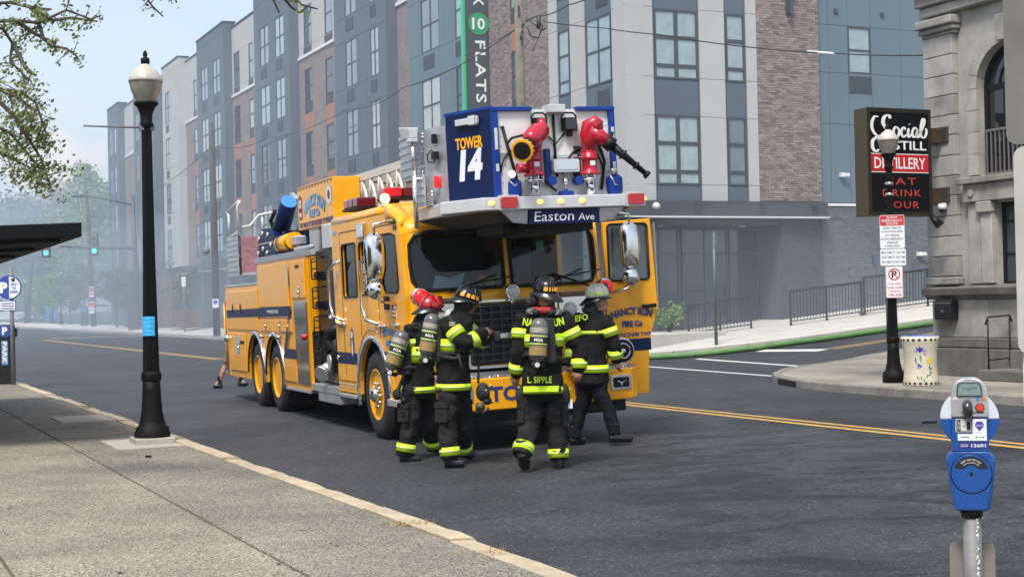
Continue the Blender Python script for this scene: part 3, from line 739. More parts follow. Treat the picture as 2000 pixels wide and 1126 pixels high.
for (y0,y1) in ((-1.35,.01),(-2.75,-1.36),(-4.15,-2.76),(-5.5,-4.16)):
    b=MB(); b.box(-.06,-.001,y0,y1,.985,1.615); sb(b,'stone_block',M_stone2,bev=.012)
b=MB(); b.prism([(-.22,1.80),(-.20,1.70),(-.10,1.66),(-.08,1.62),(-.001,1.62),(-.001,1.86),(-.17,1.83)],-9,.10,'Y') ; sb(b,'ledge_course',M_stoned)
for (ya,yb) in ((-.70,0),(-3.80,-3.06)):
    b=MB(); b.box(-.17,-.001,ya-.05,yb+.06,1.865,2.0); sb(b,'pilaster_base',M_stone2,bev=.03)
    z=2.005
    for i in range(12):
        b=MB(); b.box(-.125,-.001,ya,yb+.02,z+.009,z+.337); sb(b,'stone_block',M_stone if i%4 else M_stone2,bev=.009,seg=1); z+=.340
    for (d,z0,z1) in ((.14,z+.004,z+.06),(.20,z+.064,z+.15),(.26,z+.154,z+.30)):
        b=MB(); b.box(-d,-.001,ya-d*.5,yb+min(.07,d*.28),z0,z1); sb(b,'capital',M_stone2,bev=.03)
# entablature and cornice
for (d,z0,z1,mm) in ((.16,6.45,6.62,M_stone),(.24,6.625,6.80,M_stone2),(.32,6.805,6.95,M_stone2),(.10,6.955,7.6,M_stone)):
    b=MB(); b.box(-d,-.002,-9,.02+min(.08,d*.3),z0,z1); sb(b,'cornice',mm,bev=.03)
for ci,c in enumerate(bays):
    # wall joints: flat blocks 25 mm proud between pilaster and arch
    nb=7
    for i in range(nb):
        z0=2.02+i*.0
    # moulded arch ring built from voussoirs
    nv=11
    for i in range(nv):
        a0,a1=math.pi*i/nv+.003,math.pi*(i+1)/nv-.003; r0,r1=.675,.90
        pts=[(c+r*math.cos(a),5.09+r*math.sin(a)) for r,a in ((r0,a0),(r1,a0),(r1,(a0+a1)/2),(r1,a1),(r0,a1),(r0,(a0+a1)/2))]
        b=MB(); b.prism(pts,-.07,-.001,'X'); sb(b,'voussoir',M_stone,bev=.006,seg=1)
    b=MB(); b.prism([(c-.11,5.78),(c+.11,5.78),(c+.15,6.2),(c-.15,6.2)],-.13,-.002,'X'); sb(b,'keystone',M_stone2,bev=.012)
    for s in (-1,1):
        for i in range(4):
            z0=3.66+i*.357
            b=MB(); b.box(-.07,-.001,c+s*.675,c+s*.90,z0+.002,z0+.355); sb(b,'jamb_block',M_stone,bev=.006,seg=1)
    b=MB(); b.box(-.20,.2,c-1.05,c+1.05,3.52,3.628); sb(b,'window_sill',M_stone2,bev=.02)
    b=MB(); b.box(-.13,-.001,c-.98,c+.98,3.22,3.515); sb(b,'frieze_block',M_stone2,bev=.015)
    for s in (-1,1):
        b=MB(); b.lathe([(.06,-.155),(.06,-.132),(.02,-.131)],(0,c+s*.78,3.37),14,'X'); sb(b,'rosette',M_stone)
        b=MB(); b.box(-.10,-.001,c+s*.36,c+s*.62,1.87,3.21); sb(b,'door_jamb',M_stone,bev=.015)
        b=MB(); b.box(-.15,-.001,c+s*.34,c+s*.68,3.03,3.215); sb(b,'jamb_capital',M_stone2,bev=.025)
        b=MB(); b.box(-.07,-.001,c+s*.66,c+s*.93,1.87,3.21); sb(b,'stone_block',M_stone,bev=.012)
    # arched window: frame, mullions, panes behind, white balcony bars
    fw=MB(); A=arch(c,.67,5.09,3.63); A2=arch(c,.60,5.09,3.70); fw.prism(A,.10,.17,'X',[A2])
    fw.box(.11,.16,c-.6,c+.6,5.04,5.14); fw.box(.11,.16,c-.6,c+.6,4.35,4.40); fw.box(.11,.16,c-.6,c+.6,4.0,4.03)
    for q in (-.22,.22): fw.box(.11,.16,c+q-.025,c+q+.025,3.70,5.04)
    ring=[(c+.33*math.cos(math.pi*i/14),5.14+.33*math.sin(math.pi*i/14)) for i in range(15)]; fw.tube([(.13,p[0],p[1]) for p in ring],.022,6)
    fo=sb(fw,'window',M_black); q=MB(); q.prism(arch(c,.62,5.09,3.68),.135,.14,'X'); q.v=[(x,y,z-.35) for x,y,z in q.v]; q.build('pane',M_dglass,fo)
    rl=MB()
    for i in range(13): yy=c-.58+i*.0967; rl.box(.045,.065,yy-.010,yy+.010,3.64,4.36)
    rl.box(.04,.07,c-.62,c+.62,4.36,4.40); rl.box(.04,.07,c-.62,c+.62,3.66,3.69); sb(rl,'balcony_rail',mat('pale_iron_bars',(.14,.14,.145),.5))
    fw=MB(); fw.prism([(c-.35,1.85),(c+.35,1.85),(c+.35,3.19),(c-.35,3.19)],.12,.18,'X',[[(c-.29,1.9),(c+.29,1.9),(c+.29,3.13),(c-.29,3.13)]]); fw.box(.13,.17,c-.29,c+.29,2.32,2.36); fw.box(.13,.17,c-.29,c+.29,2.85,2.89)
    fo=sb(fw,'window',M_black); q=MB(); q.box(.145,.15,c-.3,c+.3,1.89,3.14); q.v=[(x,y,z-.35) for x,y,z in q.v]; q.build('pane',M_pane3,fo)
def on_street(name,u,v,z,label,cat,group=None): return empty(name,P(u,v,z),AZ,label,cat,group)
t=on_street('mailbox',19.42,17.2,1.28,'black metal mail drop box on the stone wall under the ledge','mailbox')
b=MB(); b.prism([(-.16,0),(0,0),(0,.34),(-.13,.34),(-.16,.29)],-.21,.21,'Y'); b.v=[(x-.062,y,z) for x,y,z in b.v]; b.build('box_body',M_black,t,bev=.012)
b=MB(); b.box(-.235,-.222,-.19,.19,.27,.285); b.box(-.24,-.222,-.02,.02,.12,.17); b.build('flap',mat('worn_steel',(.3,.3,.3),.4,metal=.8),t)
t=on_street('security_camera',19.4,17.07,3.14,'white dome security camera on the stone pilaster below the sign bracket','camera')
b=MB(); b.lathe([(.05,.0),(.075,-.02),(.08,-.09),(.06,-.10)],(-.06,0,.1),14); b.box(-.04,.005,-.04,.04,.03,.11); b.build('housing',M_coping,t); b=MB(); b.sphere((-.06,0,.0),.062,12,8); b.build('lens_dome',M_dglass,t)
t=on_street('handrail',17.9,16.6,.35,'thin black iron handrail standing at the step of the stone building','railing')
b=MB()
for v_ in (0,.45):
    b.tube([(v_,.05,0),(v_,.05,.95)],.014,6)
b.tube([(-.05,.05,.86),(0,.05,.98),(.45,.05,1.0),(.5,.05,.9)],.016,6); b.tube([(0,.05,.3),(.45,.05,.32)],.012,6); b.build('rail',M_black,t)
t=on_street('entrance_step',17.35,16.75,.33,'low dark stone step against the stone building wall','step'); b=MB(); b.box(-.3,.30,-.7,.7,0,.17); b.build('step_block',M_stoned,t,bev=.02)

# projecting illuminated sign box
sg=on_street('distillery_sign',19.3,16.04,3.05,'black sign box with white script and a red band projecting from the stone building','sign')
M_bronze=mat('bronze_sign_case',(.085,.062,.035),.45,metal=.35,var=.15,vs=3)
M_sblk=mat('sign_black_face',(.004,.005,.007),.4,spec=.2); M_sred=mat('sign_red',(.50,.015,.02),.4); M_srt=mat('sign_red_letter',(.50,.05,.035),.45)
hw,HT=.63,1.72
b=MB(); b.box(-hw-.03,hw+.03,0,.33,-.03,HT+.03); b.build('sign_case',M_bronze,sg,bev=.012)
b=MB(); b.prism([(-hw-.03,-.03),(hw+.03,-.03),(hw+.03,HT+.03),(-hw-.03,HT+.03)],-.025,-.001,'Y',[[(-hw+.03,.04),(hw-.03,.04),(hw-.03,HT-.04),(-hw+.03,HT-.04)]]); b.build('case_rim',mat('dark_bronze',(.02,.016,.011),.45),sg)
b=MB(); b.box(-hw+.03,hw-.03,-.012,-.002,.04,HT-.04); b.build('sign_face',M_sblk,sg)
b=MB(); b.box(-hw+.035,hw-.035,-.017,-.0125,.70,.985); b.build('red_band',M_sred,sg)
b=MB(); b.box(-hw+.035,hw-.035,-.018,-.0125,.685,.698); b.box(-hw+.035,hw-.035,-.018,-.0125,.987,1.0); b.build('white_rule',M_sw,sg)
X=(1,0,0); Z=(0,0,1)
letters('lettering','DISTILLERY',M_sw,sg,(0,-.0175,.843),X,Z,.19,1.06,bold=.012)
for tx,zz,ww in (('EAT',.545,.60),('DRINK',.35,.80),('TOUR',.155,.70)): letters('lettering',tx,M_srt,sg,(.03,-.0125,zz),X,Z,.115,ww,spacing=1.2)
# script S with swashes and the joined letters after it
def brush(name,strokes,m,parent,y):
    b=MB()
    for pts,wd in strokes:
        # smooth polyline, width swells in the middle
        q=[]; P_=[Vector((p[0],p[1])) for p in pts]
        P_=[P_[0]*2-P_[1]]+P_+[P_[-1]*2-P_[-2]]
        for i in range(1,len(P_)-2):
            for k in range(8):
                t=k/8; a,b_,c,d=P_[i-1],P_[i],P_[i+1],P_[i+2]
                q.append(.5*((2*b_)+(c-a)*t+(2*a-5*b_+4*c-d)*t*t+(-a+3*b_-3*c+d)*t**3))
        q.append(P_[-2]); n=len(q); Vt=[]
        for i,p in enumerate(q):
            d=(q[min(n-1,i+1)]-q[max(0,i-1)]).normalized(); nn=Vector((-d.y,d.x)); w_=wd*(.3+.7*abs(d.y)**1.2)*.5*(min(1,min(i,n-1-i)/3+.3))
            for s,yy in ((1,y),(-1,y),(-1,y+.004),(1,y+.004)): Vt.append((p.x+nn.x*w_*s,yy,p.y+nn.y*w_*s))
        rings=[Vt[4*i:4*i+4] for i in range(n)]; b.loft(rings,False)
    return b.build(name,m,parent)
S=[([(-.17,1.58),(-.22,1.63),(-.30,1.60),(-.33,1.50),(-.26,1.40),(-.19,1.30),(-.22,1.18),(-.33,1.13),(-.42,1.17)],.075),
   ([(-.42,1.60),(-.50,1.60),(-.56,1.50),(-.55,1.38),(-.46,1.29),(-.36,1.30)],.06),([(-.36,1.30),(-.46,1.27),(-.55,1.20),(-.56,1.10),(-.50,1.03),(-.42,1.06)],.07)]
S+=[([(-.02,1.42),(-.08,1.44),(-.12,1.36),(-.08,1.28),(-.02,1.30),(0,1.38),(-.03,1.43)],.05),([(.14,1.40),(.09,1.44),(.04,1.36),(.08,1.28),(.15,1.32)],.05),([(.20,1.43),(.18,1.33),(.20,1.28),(.25,1.33)],.05),([(.21,1.50),(.215,1.49)],.05),
    ([(.37,1.42),(.32,1.44),(.27,1.36),(.30,1.28),(.36,1.33),(.385,1.43)],.05),([(.385,1.43),(.365,1.32),(.39,1.28),(.44,1.35)],.05),([(.44,1.35),(.52,1.50),(.53,1.58),(.49,1.58),(.45,1.42),(.46,1.30),(.52,1.28),(.57,1.36),(.56,1.44)],.05)]
brush('script_lettering',S,M_sw,sg,-.018)
letters('lettering','STILL',M_sw,sg,(.22,-.0125,1.14),X,Z,.15,.68,bold=.015)
b=MB()
for z0 in (1.22,.20): b.box(hw+.035,hw+.56,.12,.34,z0,z0+.25)
b.build('bracket',M_bronze,sg,bev=.01)
b=MB()
for z0 in (1.24,.22): b.box(hw+.37,hw+.52,-.03,.60,z0-.02,z0+.25)
b.build('bracket_plate',mat('bracket_brown',(.05,.042,.035),.5),sg,bev=.01)
t=on_street('floodlight',19.25,16.72,2.98,'small black floodlight hanging under the right end of the sign box','light')
b=MB(); b.cyl((0,.05,.07),(0,.05,.02),.02); b.tube([(-.03,.06,.04),(.05,-.06,-.12)],[.045,.08],12); b.build('lamp_head',M_black,t)

# ---------------------------------------------------------------- lamp posts
M_globe=mat('dirty_acrylic_globe',(.24,.225,.19),.35,var=.3,vs=5,trans=.15); M_globe2=mat('lamp_hood',(.42,.40,.35),.35,var=.18,vs=4)
def lamp_post(root,H_,sc=1.,flut=True,label=None):
    # H_ is the height of the glass globe's foot above the ground
    n=32
    b=MB(); s=sc
    b.lathe([(.215*s,0),(.215*s,.13*s),(.20*s,.15*s),(.20*s,.19*s),(.165*s,.21*s),(.15*s,.26*s),(.125*s,.38*s),(.110*s,.62*s),(.105*s,.75*s)],(0,0,0),16,smooth=True); b.build('base',M_blackm,root)
    b=MB(); b.lathe([(.112*s,.75*s),(.122*s,.77*s),(.122*s,.83*s),(.108*s,.86*s)],(0,0,0),16); b.build('base_ring',M_blackm,root)
    rings=[]
    for r,h in ((.098*s,.86*s),(.072*s,H_*.55),(.060*s,H_-.30*s)):
        rings.append([((r*(1 if j%2 else .86))*math.cos(2*math.pi*j/n),(r*(1 if j%2 else .86))*math.sin(2*math.pi*j/n),h) for j in range(n)])
    b=MB(); b.loft(rings,False); b.build('fluted_shaft',M_blackm,root)
    b=MB(); b.lathe([(.075*s,H_-.30*s),(.09*s,H_-.28*s),(.07*s,H_-.24*s),(.075*s,H_-.14*s),(.11*s,H_-.06*s),(.145*s,H_-.03*s),(.145*s,H_),(.12*s,H_)],(0,0,0),20); b.build('fitter',M_blackm,root)
    b=MB(); b.lathe([(.115*s,H_),(.125*s,H_+.03*s),(.135*s,H_+.05*s),(.175*s,H_+.14*s),(.198*s,H_+.245*s)],(0,0,0),28,cap=False); b.build('globe',M_globe,root)
    b=MB(); b.lathe([(.203*s,H_+.24*s),(.204*s,H_+.262*s),(.192*s,H_+.30*s),(.13*s,H_+.385*s),(.07*s,H_+.43*s),(.05*s,H_+.455*s)],(0,0,0),28); b.build('globe_hood',M_globe2,root)
    b=MB(); b.lathe([(.05*s,H_+.455*s),(.055*s,H_+.50*s),(.05*s,H_+.53*s),(.02*s,H_+.54*s),(.03*s,H_+.57*s),(.022*s,H_+.60*s),(.008*s,H_+.625*s)],(0,0,0),14); b.build('finial',M_blackm,root)
lx=empty('street_lamp',(-4.36,17.62,.13),AZ,'tall black fluted lamp post with acorn globe standing on the near kerb','street lamp')
b=MB(); b.box(-.235,.235,-.235,.235,.0,.075); b.build('footing',M_conc2,lx,bev=.015)
lq=MB(); lamp_post(lx,4.10)
b=MB(); b.tube([(-.05,0,3.79),(-.74,-.02,3.79)],.011,8); b.box(-.09,.09,-.04,.04,3.76,3.83); b.build('banner_arm',mat('galvanised_steel',(.17,.172,.175),.6,metal=.15,var=.3),lx)
M_galv=MATS['galvanised_steel']
pn=empty('paper_notice',(-4.36,17.62,.13),AZ,'bright blue handwritten paper notice taped round the near black lamp post','notice')
b=MB(); rings=[]
for i in range(11):
    a=R(195+i*9.5); 
    rings.append([( .103*math.cos(a),.103*math.sin(a),z) for z in (1.29,1.36,1.43,1.52)])
b.loft(rings,True,False,False); b.build('sheet',mat('blue_paper',(.05,.46,.86),.7,var=.1,vs=8),pn)
b=MB(); rq=random.Random(4)
for row in range(4):
    a=200
    while a<283:
        w_=rq.uniform(4,9); z0=1.31+row*.052
        for kk in range(2):
            a0=R(a+kk*w_*.5); a1=R(a+kk*w_*.5+w_*rq.uniform(.1,.5)); z1=z0+rq.uniform(0,.02); z2=z0+rq.uniform(.015,.036)
            b.quad(*[(.1045*math.cos(q),.1045*math.sin(q),z) for q,z in ((a0,z1),(a0+.03,z1),(a1+.03,z2),(a1,z2))])
        a+=w_+3
b.build('handwriting',mat('ink',(.02,.08,.22),.7),pn,norm=False)

il=empty('street_lamp',(6.02,23.22,.34),AZ,'black acorn lamp post on the corner beside the painted can','street lamp')
lamp_post(il,3.62,.83)
b=MB(); 
for z in (2.95,3.12): b.lathe([(.064,z),(.068,z+.01),(.068,z+.03),(.064,z+.04)],(0,0,0),16)
b.build('strap',mat('steel_strap',(.6,.6,.6),.3,metal=.9),il)
M_sgw=mat('sign_sheet_white',(.74,.76,.80),.45,var=.04); M_sgr=mat('sign_sheet_red',(.52,.03,.04),.45); M_sgk=mat('sign_print_black',(.015,.015,.02),.5); M_sgrp=mat('sign_print_red',(.50,.04,.06),.5); M_alu=mat('sign_aluminium',(.15,.15,.14),.5,metal=.0,var=.2,vs=5)
def plate(name,x,z0,z1,y,w_,label,cat='sign',m=None,group=None):
    t=empty(name,(x,y,(z0+z1)/2),R(-2),label,cat,group); h=z1-z0
    b=MB(); b.prism(rrect(w_,h,.025),-.004,.0,'Y'); b.build('plate',m or M_sgw,t); return t,h
t,h=plate('snow_route_sign',6.015,2.45,2.975,23.09,.385,'red and white snow emergency route sign, topmost on the corner lamp post')
b=MB(); b.prism(rrect(.375,.16,.02),-.006,-.0042,'Y'); b.v=[(x,y,z+h/2-.087) for x,y,z in b.v]; b.build('red_header',M_sgr,t)
for i,q in enumerate(('SNOW','EMERGENCY','ROUTE')): letters('lettering',q,M_sgw,t,(0,-.0062,h/2-.04-i*.048),X,Z,.036,[.17,.32,.18][i],ext=0,bold=.01)
for i,q in enumerate(('SNOW TIRES OR','CHAINS REQUIRED','NO PARKING','DURING EMERGENCY','VEHICLES','TOWED AWAY')): letters('lettering',q,M_sgk,t,(0,-.0042,h/2-.205-i*.057),X,Z,.036,[.28,.34,.22,.36,.18,.24][i],ext=0,bold=.01)
t,h=plate('snow_hours_sign',6.02,2.18,2.44,23.09,.40,'small white sign of weekday hours below the snow route sign')
for i,q in enumerate(('MON 7AM TO TUE 7AM','WED 7AM TO THU 7AM','FRI 7AM TO SAT 7AM')): letters('lettering',q,M_sgk,t,(0,-.0042,h/2-.055-i*.075),X,Z,.042,.36,ext=0,bold=.008)
t,h=plate('no_parking_sign',6.03,1.67,2.17,23.09,.27,'white no parking sign with crossed circle, lowest on the corner lamp post')
b=MB(); o=[(0.095*math.cos(2*math.pi*i/28),.095*math.sin(2*math.pi*i/28)+.12) for i in range(28)]; i_=[(.075*math.cos(2*math.pi*i/28),.075*math.sin(2*math.pi*i/28)+.12) for i in range(28)]
b.prism(o,-.0065,-.0045,'Y',[i_]); b.prism([(-.062,.175),(-.048,.185),(.062,.065),(.048,.055)],-.0072,-.0066,'Y'); b.build('prohibition_ring',M_sgrp,t)
letters('lettering','P',M_sgk,t,(0,-.0042,.12),X,Z,.115,.085,ext=0,bold=.03)
for i,q in enumerate(('THIS SIDE','8AM-10AM','TUESDAY','1PM-3PM')): letters('lettering',q,M_sgrp,t,(0,-.0042,-.03-i*.058),X,Z,.036,[.2,.22,.2,.2][i],ext=0,bold=.008)
b=MB(); b.prism(rrect(.26,.49,.022),-.0052,-.0042,'Y',[rrect(.25,.48,.018)]); b.build('red_border',M_sgrp,t)

# painted litter can
cn=empty('litter_can',(6.22,22.40,.335),AZ-R(20),'cream concrete litter can painted with tulips and check bands on the corner','litter can')
M_can=mat('cream_painted_concrete',(.56,.52,.40),.6,var=.12,vs=5,bump=.1,bs=60)
prof=[(.262,0),(.268,.05),(.255,.10),(.245,.30),(.25,.52),(.275,.64),(.285,.68),(.283,.74),(.255,.745),(.245,.70),(.245,.60)]
b=MB(); b.lathe(prof,(0,0,0),40,cap=False); b.lathe([(.245,.6),(.01,.6)],(0,0,0),24,cap=False); b.build('can_body',M_can,cn)
b=MB(); b.lathe([(.27,.742),(.262,.755),(.245,.75),(.235,.68)],(0,0,0),30,cap=False); b.build('bin_bag',mat('blue_bag',(.08,.12,.35),.4),cn)
b=MB(); b.tube([(-.2,-.1,.75),(-.19,-.1,.80),(-.1,-.12,.815),(-.02,-.14,.76)],.008,6); b.build('wire_handle',M_galv,cn)
def rad(z):
    for (r0,z0),(r1,z1) in zip(prof,prof[1:8]):
        if z0<=z<=z1: return r0+(r1-r0)*(z-z0)/max(1e-6,z1-z0)
    return .285
def decal(name,polys,m):
    b=MB()
    for pl in polys:
        n=len(pl); o=[]
        for (s,z) in pl:
            a=R(-90)+s/.26; r=rad(z)+.003; o.append((r*math.cos(a),r*math.sin(a),z))
        cx=sum(p[0] for p in pl)/n; cz=sum(p[1] for p in pl)/n; a=R(-90)+cx/.26; r=rad(cz)+.0035; o.append((r*math.cos(a),r*math.sin(a),cz))
        b.add(o,[(i,(i+1)%n,n) for i in range(n)])
    return b.build(name,m,cn)
chk=[]
for i in range(40):
    if i%2: 
        s0=2*math.pi*.26*i/40; s1=s0+2*math.pi*.26/40
        for z0,z1 in ((.015,.05),(.675,.71)): chk.append([(s0,z0),(s1,z0),(s1,z1),(s0,z1)])
decal('check_band',chk,mat('paint_black',(.015,.015,.018),.6))
def petal(cx,cz,dx,dz,w_): 
    q=math.hypot(dx,dz); nx,nz=-dz/q*w_,dx/q*w_; return [(cx,cz),(cx+dx*.35+nx,cz+dz*.35+nz),(cx+dx*.8+nx*.7,cz+dz*.8+nz*.7),(cx+dx,cz+dz),(cx+dx*.8-nx*.7,cz+dz*.8-nz*.7),(cx+dx*.35-nx,cz+dz*.35-nz)]
decal('blue_tulip',[petal(-.10,.50,0,.10,.02),petal(-.10,.50,-.05,.08,.018),petal(-.10,.50,.05,.08,.018),petal(-.15,.33,.08,-.05,.02),petal(-.16,.33,-.01,.10,.012)],mat('paint_blue',(.03,.05,.35),.6))
decal('violet_petal',[petal(-.14,.50,-.05,.04,.02),petal(-.06,.50,.06,.05,.02),petal(-.05,.49,.05,-.02,.018),petal(-.16,.28,.07,-.01,.02)],mat('paint_violet',(.42,.22,.5),.6))
decal('yellow_tulip',[petal(.05,.33,0,.10,.024),petal(.05,.33,-.05,.09,.02),petal(.05,.33,.05,.09,.02)],mat('paint_yellow',(.75,.5,.02),.6))
stem=[]; pts=[(.05,.33),(.06,.25),(.05,.18),(-.01,.12),(-.10,.09),(-.14,.10)]
for a,c in zip(pts,pts[1:]): stem.append([(a[0]-.006,a[1]),(c[0]-.006,c[1]-.004),(c[0]+.006,c[1]+.004),(a[0]+.006,a[1])])
for (cx,cz,dx,dz) in ((.06,.24,.05,.03),(.055,.2,.05,.0),(.04,.17,.04,-.02),(.06,.26,-.04,.02),(0,.125,.02,.05),(-.05,.10,.01,-.04),(-.08,.095,-.01,.05),(-.13,.10,-.02,.05),(-.1,.48,.02,-.14)): stem.append(petal(cx,cz,dx,dz,.010))
decal('green_stem',stem,mat('paint_green',(.04,.16,.06),.6))
dr=on_street('storm_drain',0,0,0,'dark storm drain slot in the corner kerb below the litter can','drain')
dp=[(20.35,14.60),(21.3,14.93)]; b=MB(); a,c=[Vector(P(u,v,zr(u,v))) for u,v in dp]; dv_=(c-a).normalized(); nn=Vector((dv_.y,-dv_.x,0)); nn=nn if nn.dot(N2)<0 else -nn
b.hexa([a+nn*-.03,a+nn*.012,c+nn*.012,c+nn*-.03],[p+Vector((0,0,.10)) for p in (a+nn*-.03,a+nn*.020,c+nn*.020,c+nn*-.03)])
b.v=[tuple(Matrix.Rotation(-AZ,3,'Z')@Vector(p)) for p in b.v]; b.build('slot',mat('drain_dark',(.006,.006,.007),.9),dr)

# ---------------------------------------------------------------- parking meter close to the camera
pm=empty('parking_meter',(1.705,5.5,.13),R(-15),'blue and silver single space parking meter in the foreground','parking meter')
M_mblue=mat('meter_blue',(.008,.072,.30),.35,var=.08,vs=12,coat=.3); M_msil=mat('meter_silver',(.55,.56,.59),.32,metal=.55,var=.08,vs=15); M_mlt=mat('meter_light_plastic',(.60,.64,.72),.35)
zo=-.13
# pole: galvanised channel with a chipped strip
b=MB(); b.lathe([(.033,0),(.033,.76)],(0,0,0),20); b.build('pole',M_galv,pm)
b=MB(); rq=random.Random(8)
for i in range(90): z=rq.uniform(.3,.74); a=R(-58+rq.uniform(-7,7)); s=rq.uniform(.002,.006); x,y=.0335*math.cos(a),.0335*math.sin(a); b.sphere((x,y,z),s,5,4,(1,.4,1.5))
b.build('chipped_seam',mat('chipped_zinc',(.75,.75,.76),.35,metal=.6),pm)
# vault: six sided shield, tapering
def vault(s,y0,y1):
    pr=[(-.062,.765),(.062,.765),(.078,.86),(.0875,.945),(.085,.965),(.070,.985),(-.070,.985),(-.085,.965),(-.0875,.945),(-.078,.86)]
    return pr
b=MB(); b.prism(vault(1,0,0),-.055,.055,'Y'); b.build('vault',M_mblue,pm,bev=.014,seg=3)
b=MB(); b.lathe([(.036,.735),(.045,.765)],(0,0,0),16); b.build('vault_collar',M_black,pm)
b=MB(); b.lathe([(.0715,-.058),(.0715,-.0545)],(0,0,.905),40,'Y'); b.build('vault_door',M_mblue,pm,bev=.002)
ring=[(.0735*math.cos(2*math.pi*i/40),-.0555,.905+.0735*math.sin(2*math.pi*i/40)) for i in range(41)]; b=MB(); b.tube(ring,.0016,6); b.build('door_seam',M_black,pm)
arc_o=[(.064*math.cos(R(18+144*i/20)),.905+.064*math.sin(R(18+144*i/20))) for i in range(21)]; arc_i=[(.028*math.cos(R(150-120*i/12)),.905+.003+.030*math.sin(R(150-120*i/12))) for i in range(13)]
b=MB(); b.prism(arc_o+arc_i,-.0595,-.0582,'Y'); b.build('coin_label',M_sgk,pm)
letters('lettering','INSERT VALID COINS ONLY',M_sw,pm,(0,-.0596,.905+.052),X,Z,.0065,.078,ext=0,arc=.052); letters('lettering','UNLAWFUL TO DEPOSIT SLUGS',M_sw,pm,(0,-.0596,.905+.041),X,Z,.0045,.062,ext=0,arc=.041)
b=MB(); b.lathe([(.006,-.062),(.006,-.058)],(0,0,.905),14,'Y'); b.build('lock',M_black,pm)
# dome shell behind the mechanism: blue lower half, pale upper half
def halfdome(a0,a1):
    b=MB(); cz=1.105; pts=[(.105*math.cos(R(a0+(a1-a0)*i/20)),cz+.105*math.sin(R(a0+(a1-a0)*i/20))) for i in range(21)]; b.prism(pts,-.03,.055,'Y'); return b
halfdome(180,360).build('shell_lower',M_mblue,pm,bev=.02,seg=3); halfdome(1,179).build('shell_upper',M_mlt,pm,bev=.02,seg=3)
# mechanism housing
me_=[(-.066,.985),(.066,.985),(.066,1.112),(-.066,1.112)]
b=MB(); b.prism(me_,-.05,.05,'Y'); b.build('mechanism',M_mblue,pm,bev=.006)
top=[(-.0665,1.114),(.0665,1.114),(.066,1.19),(.060,1.225),(.047,1.247),(.025,1.258),(-.025,1.258),(-.047,1.247),(-.060,1.225),(-.066,1.19)]
b=MB(); b.prism(top,-.056,.05,'Y'); b.build('meter_head',M_msil,pm,bev=.007,seg=3)
b=MB(); b.prism([(-.047,1.190),(.047,1.190),(.043,1.232),(.034,1.243),(-.034,1.243),(-.043,1.232)],-.0595,-.0565,'Y'); b.build('display_bezel',mat('bezel_grey',(.06,.07,.08),.4),pm)
b=MB(); b.prism([(-.041,1.195),(.041,1.195),(.037,1.230),(.030,1.238),(-.030,1.238),(-.037,1.230)],-.0615,-.0597,'Y'); b.build('display',mat('lcd_glass',(.20,.27,.27),.08,spec=.9,var=.15,vs=30),pm)
letters('lettering','INSERT CARD OR COINS',mat('lcd_ink',(.08,.11,.11),.4),pm,(0,-.0616,1.222),X,Z,.007,.055,ext=0)
b=MB(); b.tube([(-.008,-.055,1.165),(-.009,-.075,1.155),(-.008,-.078,1.14),(-.006,-.072,1.125),(-.004,-.06,1.118)],[.017,.019,.018,.016,.013],14); b.build('card_reader_nose',mat('reader_black',(.02,.02,.022),.3,coat=.5),pm)
b=MB(); b.lathe([(.0135,-.064),(.0145,-.0565)],(.036,0,1.150),18,'Y'); b.build('red_button',mat('button_red',(.55,.06,.04),.35),pm)
b=MB(); b.lathe([(.0165,-.0585),(.0165,-.0562)],(.036,0,1.150),18,'Y'); b.build('button_ring',M_black,pm)
b=MB(); b.box(-.058,-.042,-.0578,-.0565,1.176,1.187); b.build('card_sticker',M_sgw,pm)
b=MB(); b.box(-.056,-.044,-.0584,-.0579,1.178,1.1815); b.build('card_stripe',M_sgr,pm)
for x0,mm in ((.022,'sticker_blue'),(.040,'sticker_orange')):
    b=MB(); b.box(x0,x0+.015,-.0578,-.0565,1.176,1.188); b.build('card_sticker',mat(mm,(.03,.25,.6) if 'blue' in mm else (.6,.2,.05),.4),pm)
b=MB(); b.box(-.03,.05,-.0575,-.0563,1.130,1.133); b.build('slot_line',M_black,pm)
b=MB(); b.prism(rrect(.056,.049,.006,cx=-.024,cy=1.083),-.0535,-.0502,'Y'); b.build('coin_slot_plate',mat('slot_plate_white',(.62,.62,.60),.4),pm)
b=MB(); b.prism(rrect(.051,.044,.005,cx=-.024,cy=1.083),-.0541,-.0537,'Y',[rrect(.047,.040,.004,cx=-.024,cy=1.083)]); b.box(-.046,-.034,-.0541,-.0537,1.064,1.102); b.box(-.012,-.0005,-.0545,-.0537,1.067,1.100); b.prism([(-.029,1.083),(-.023,1.077),(-.017,1.083),(-.023,1.080)],-.0541,-.0537,'Y'); b.build('slot_print',M_sgk,pm)
letters('lettering','AZ-OP',M_sw,pm,(-.040,-.0543,1.083),(0,0,1),(-1,0,0),.008,.03,ext=0)
b=MB(); b.box(.008,.058,-.0535,-.0502,1.052,1.107); b.box(-.045,.0079,-.0535,-.0502,1.027,1.0519); b.box(.0081,.058,-.0535,-.0502,1.027,1.0519); b.build('white_label',M_sgw,pm)
b=MB(); b.prism([(.033,1.062),(.050,1.083),(.043,1.098),(.023,1.098),(.016,1.083)],-.0542,-.0537,'Y'); b.build('badge',mat('badge_violet',(.07,.06,.35),.4),pm)
letters('lettering','PARKING',M_sw,pm,(.033,-.0544,1.083),X,Z,.0055,.026,ext=0)
b=MB(); b.box(.018,.026,-.0540,-.0537,1.036,1.043); b.build('green_mark',mat('mark_green',(.1,.5,.1),.5),pm)
b=MB(); b.box(-.034,-.004,-.0540,-.0537,1.038,1.0415); b.box(.03,.05,-.0540,-.0537,1.038,1.041); 
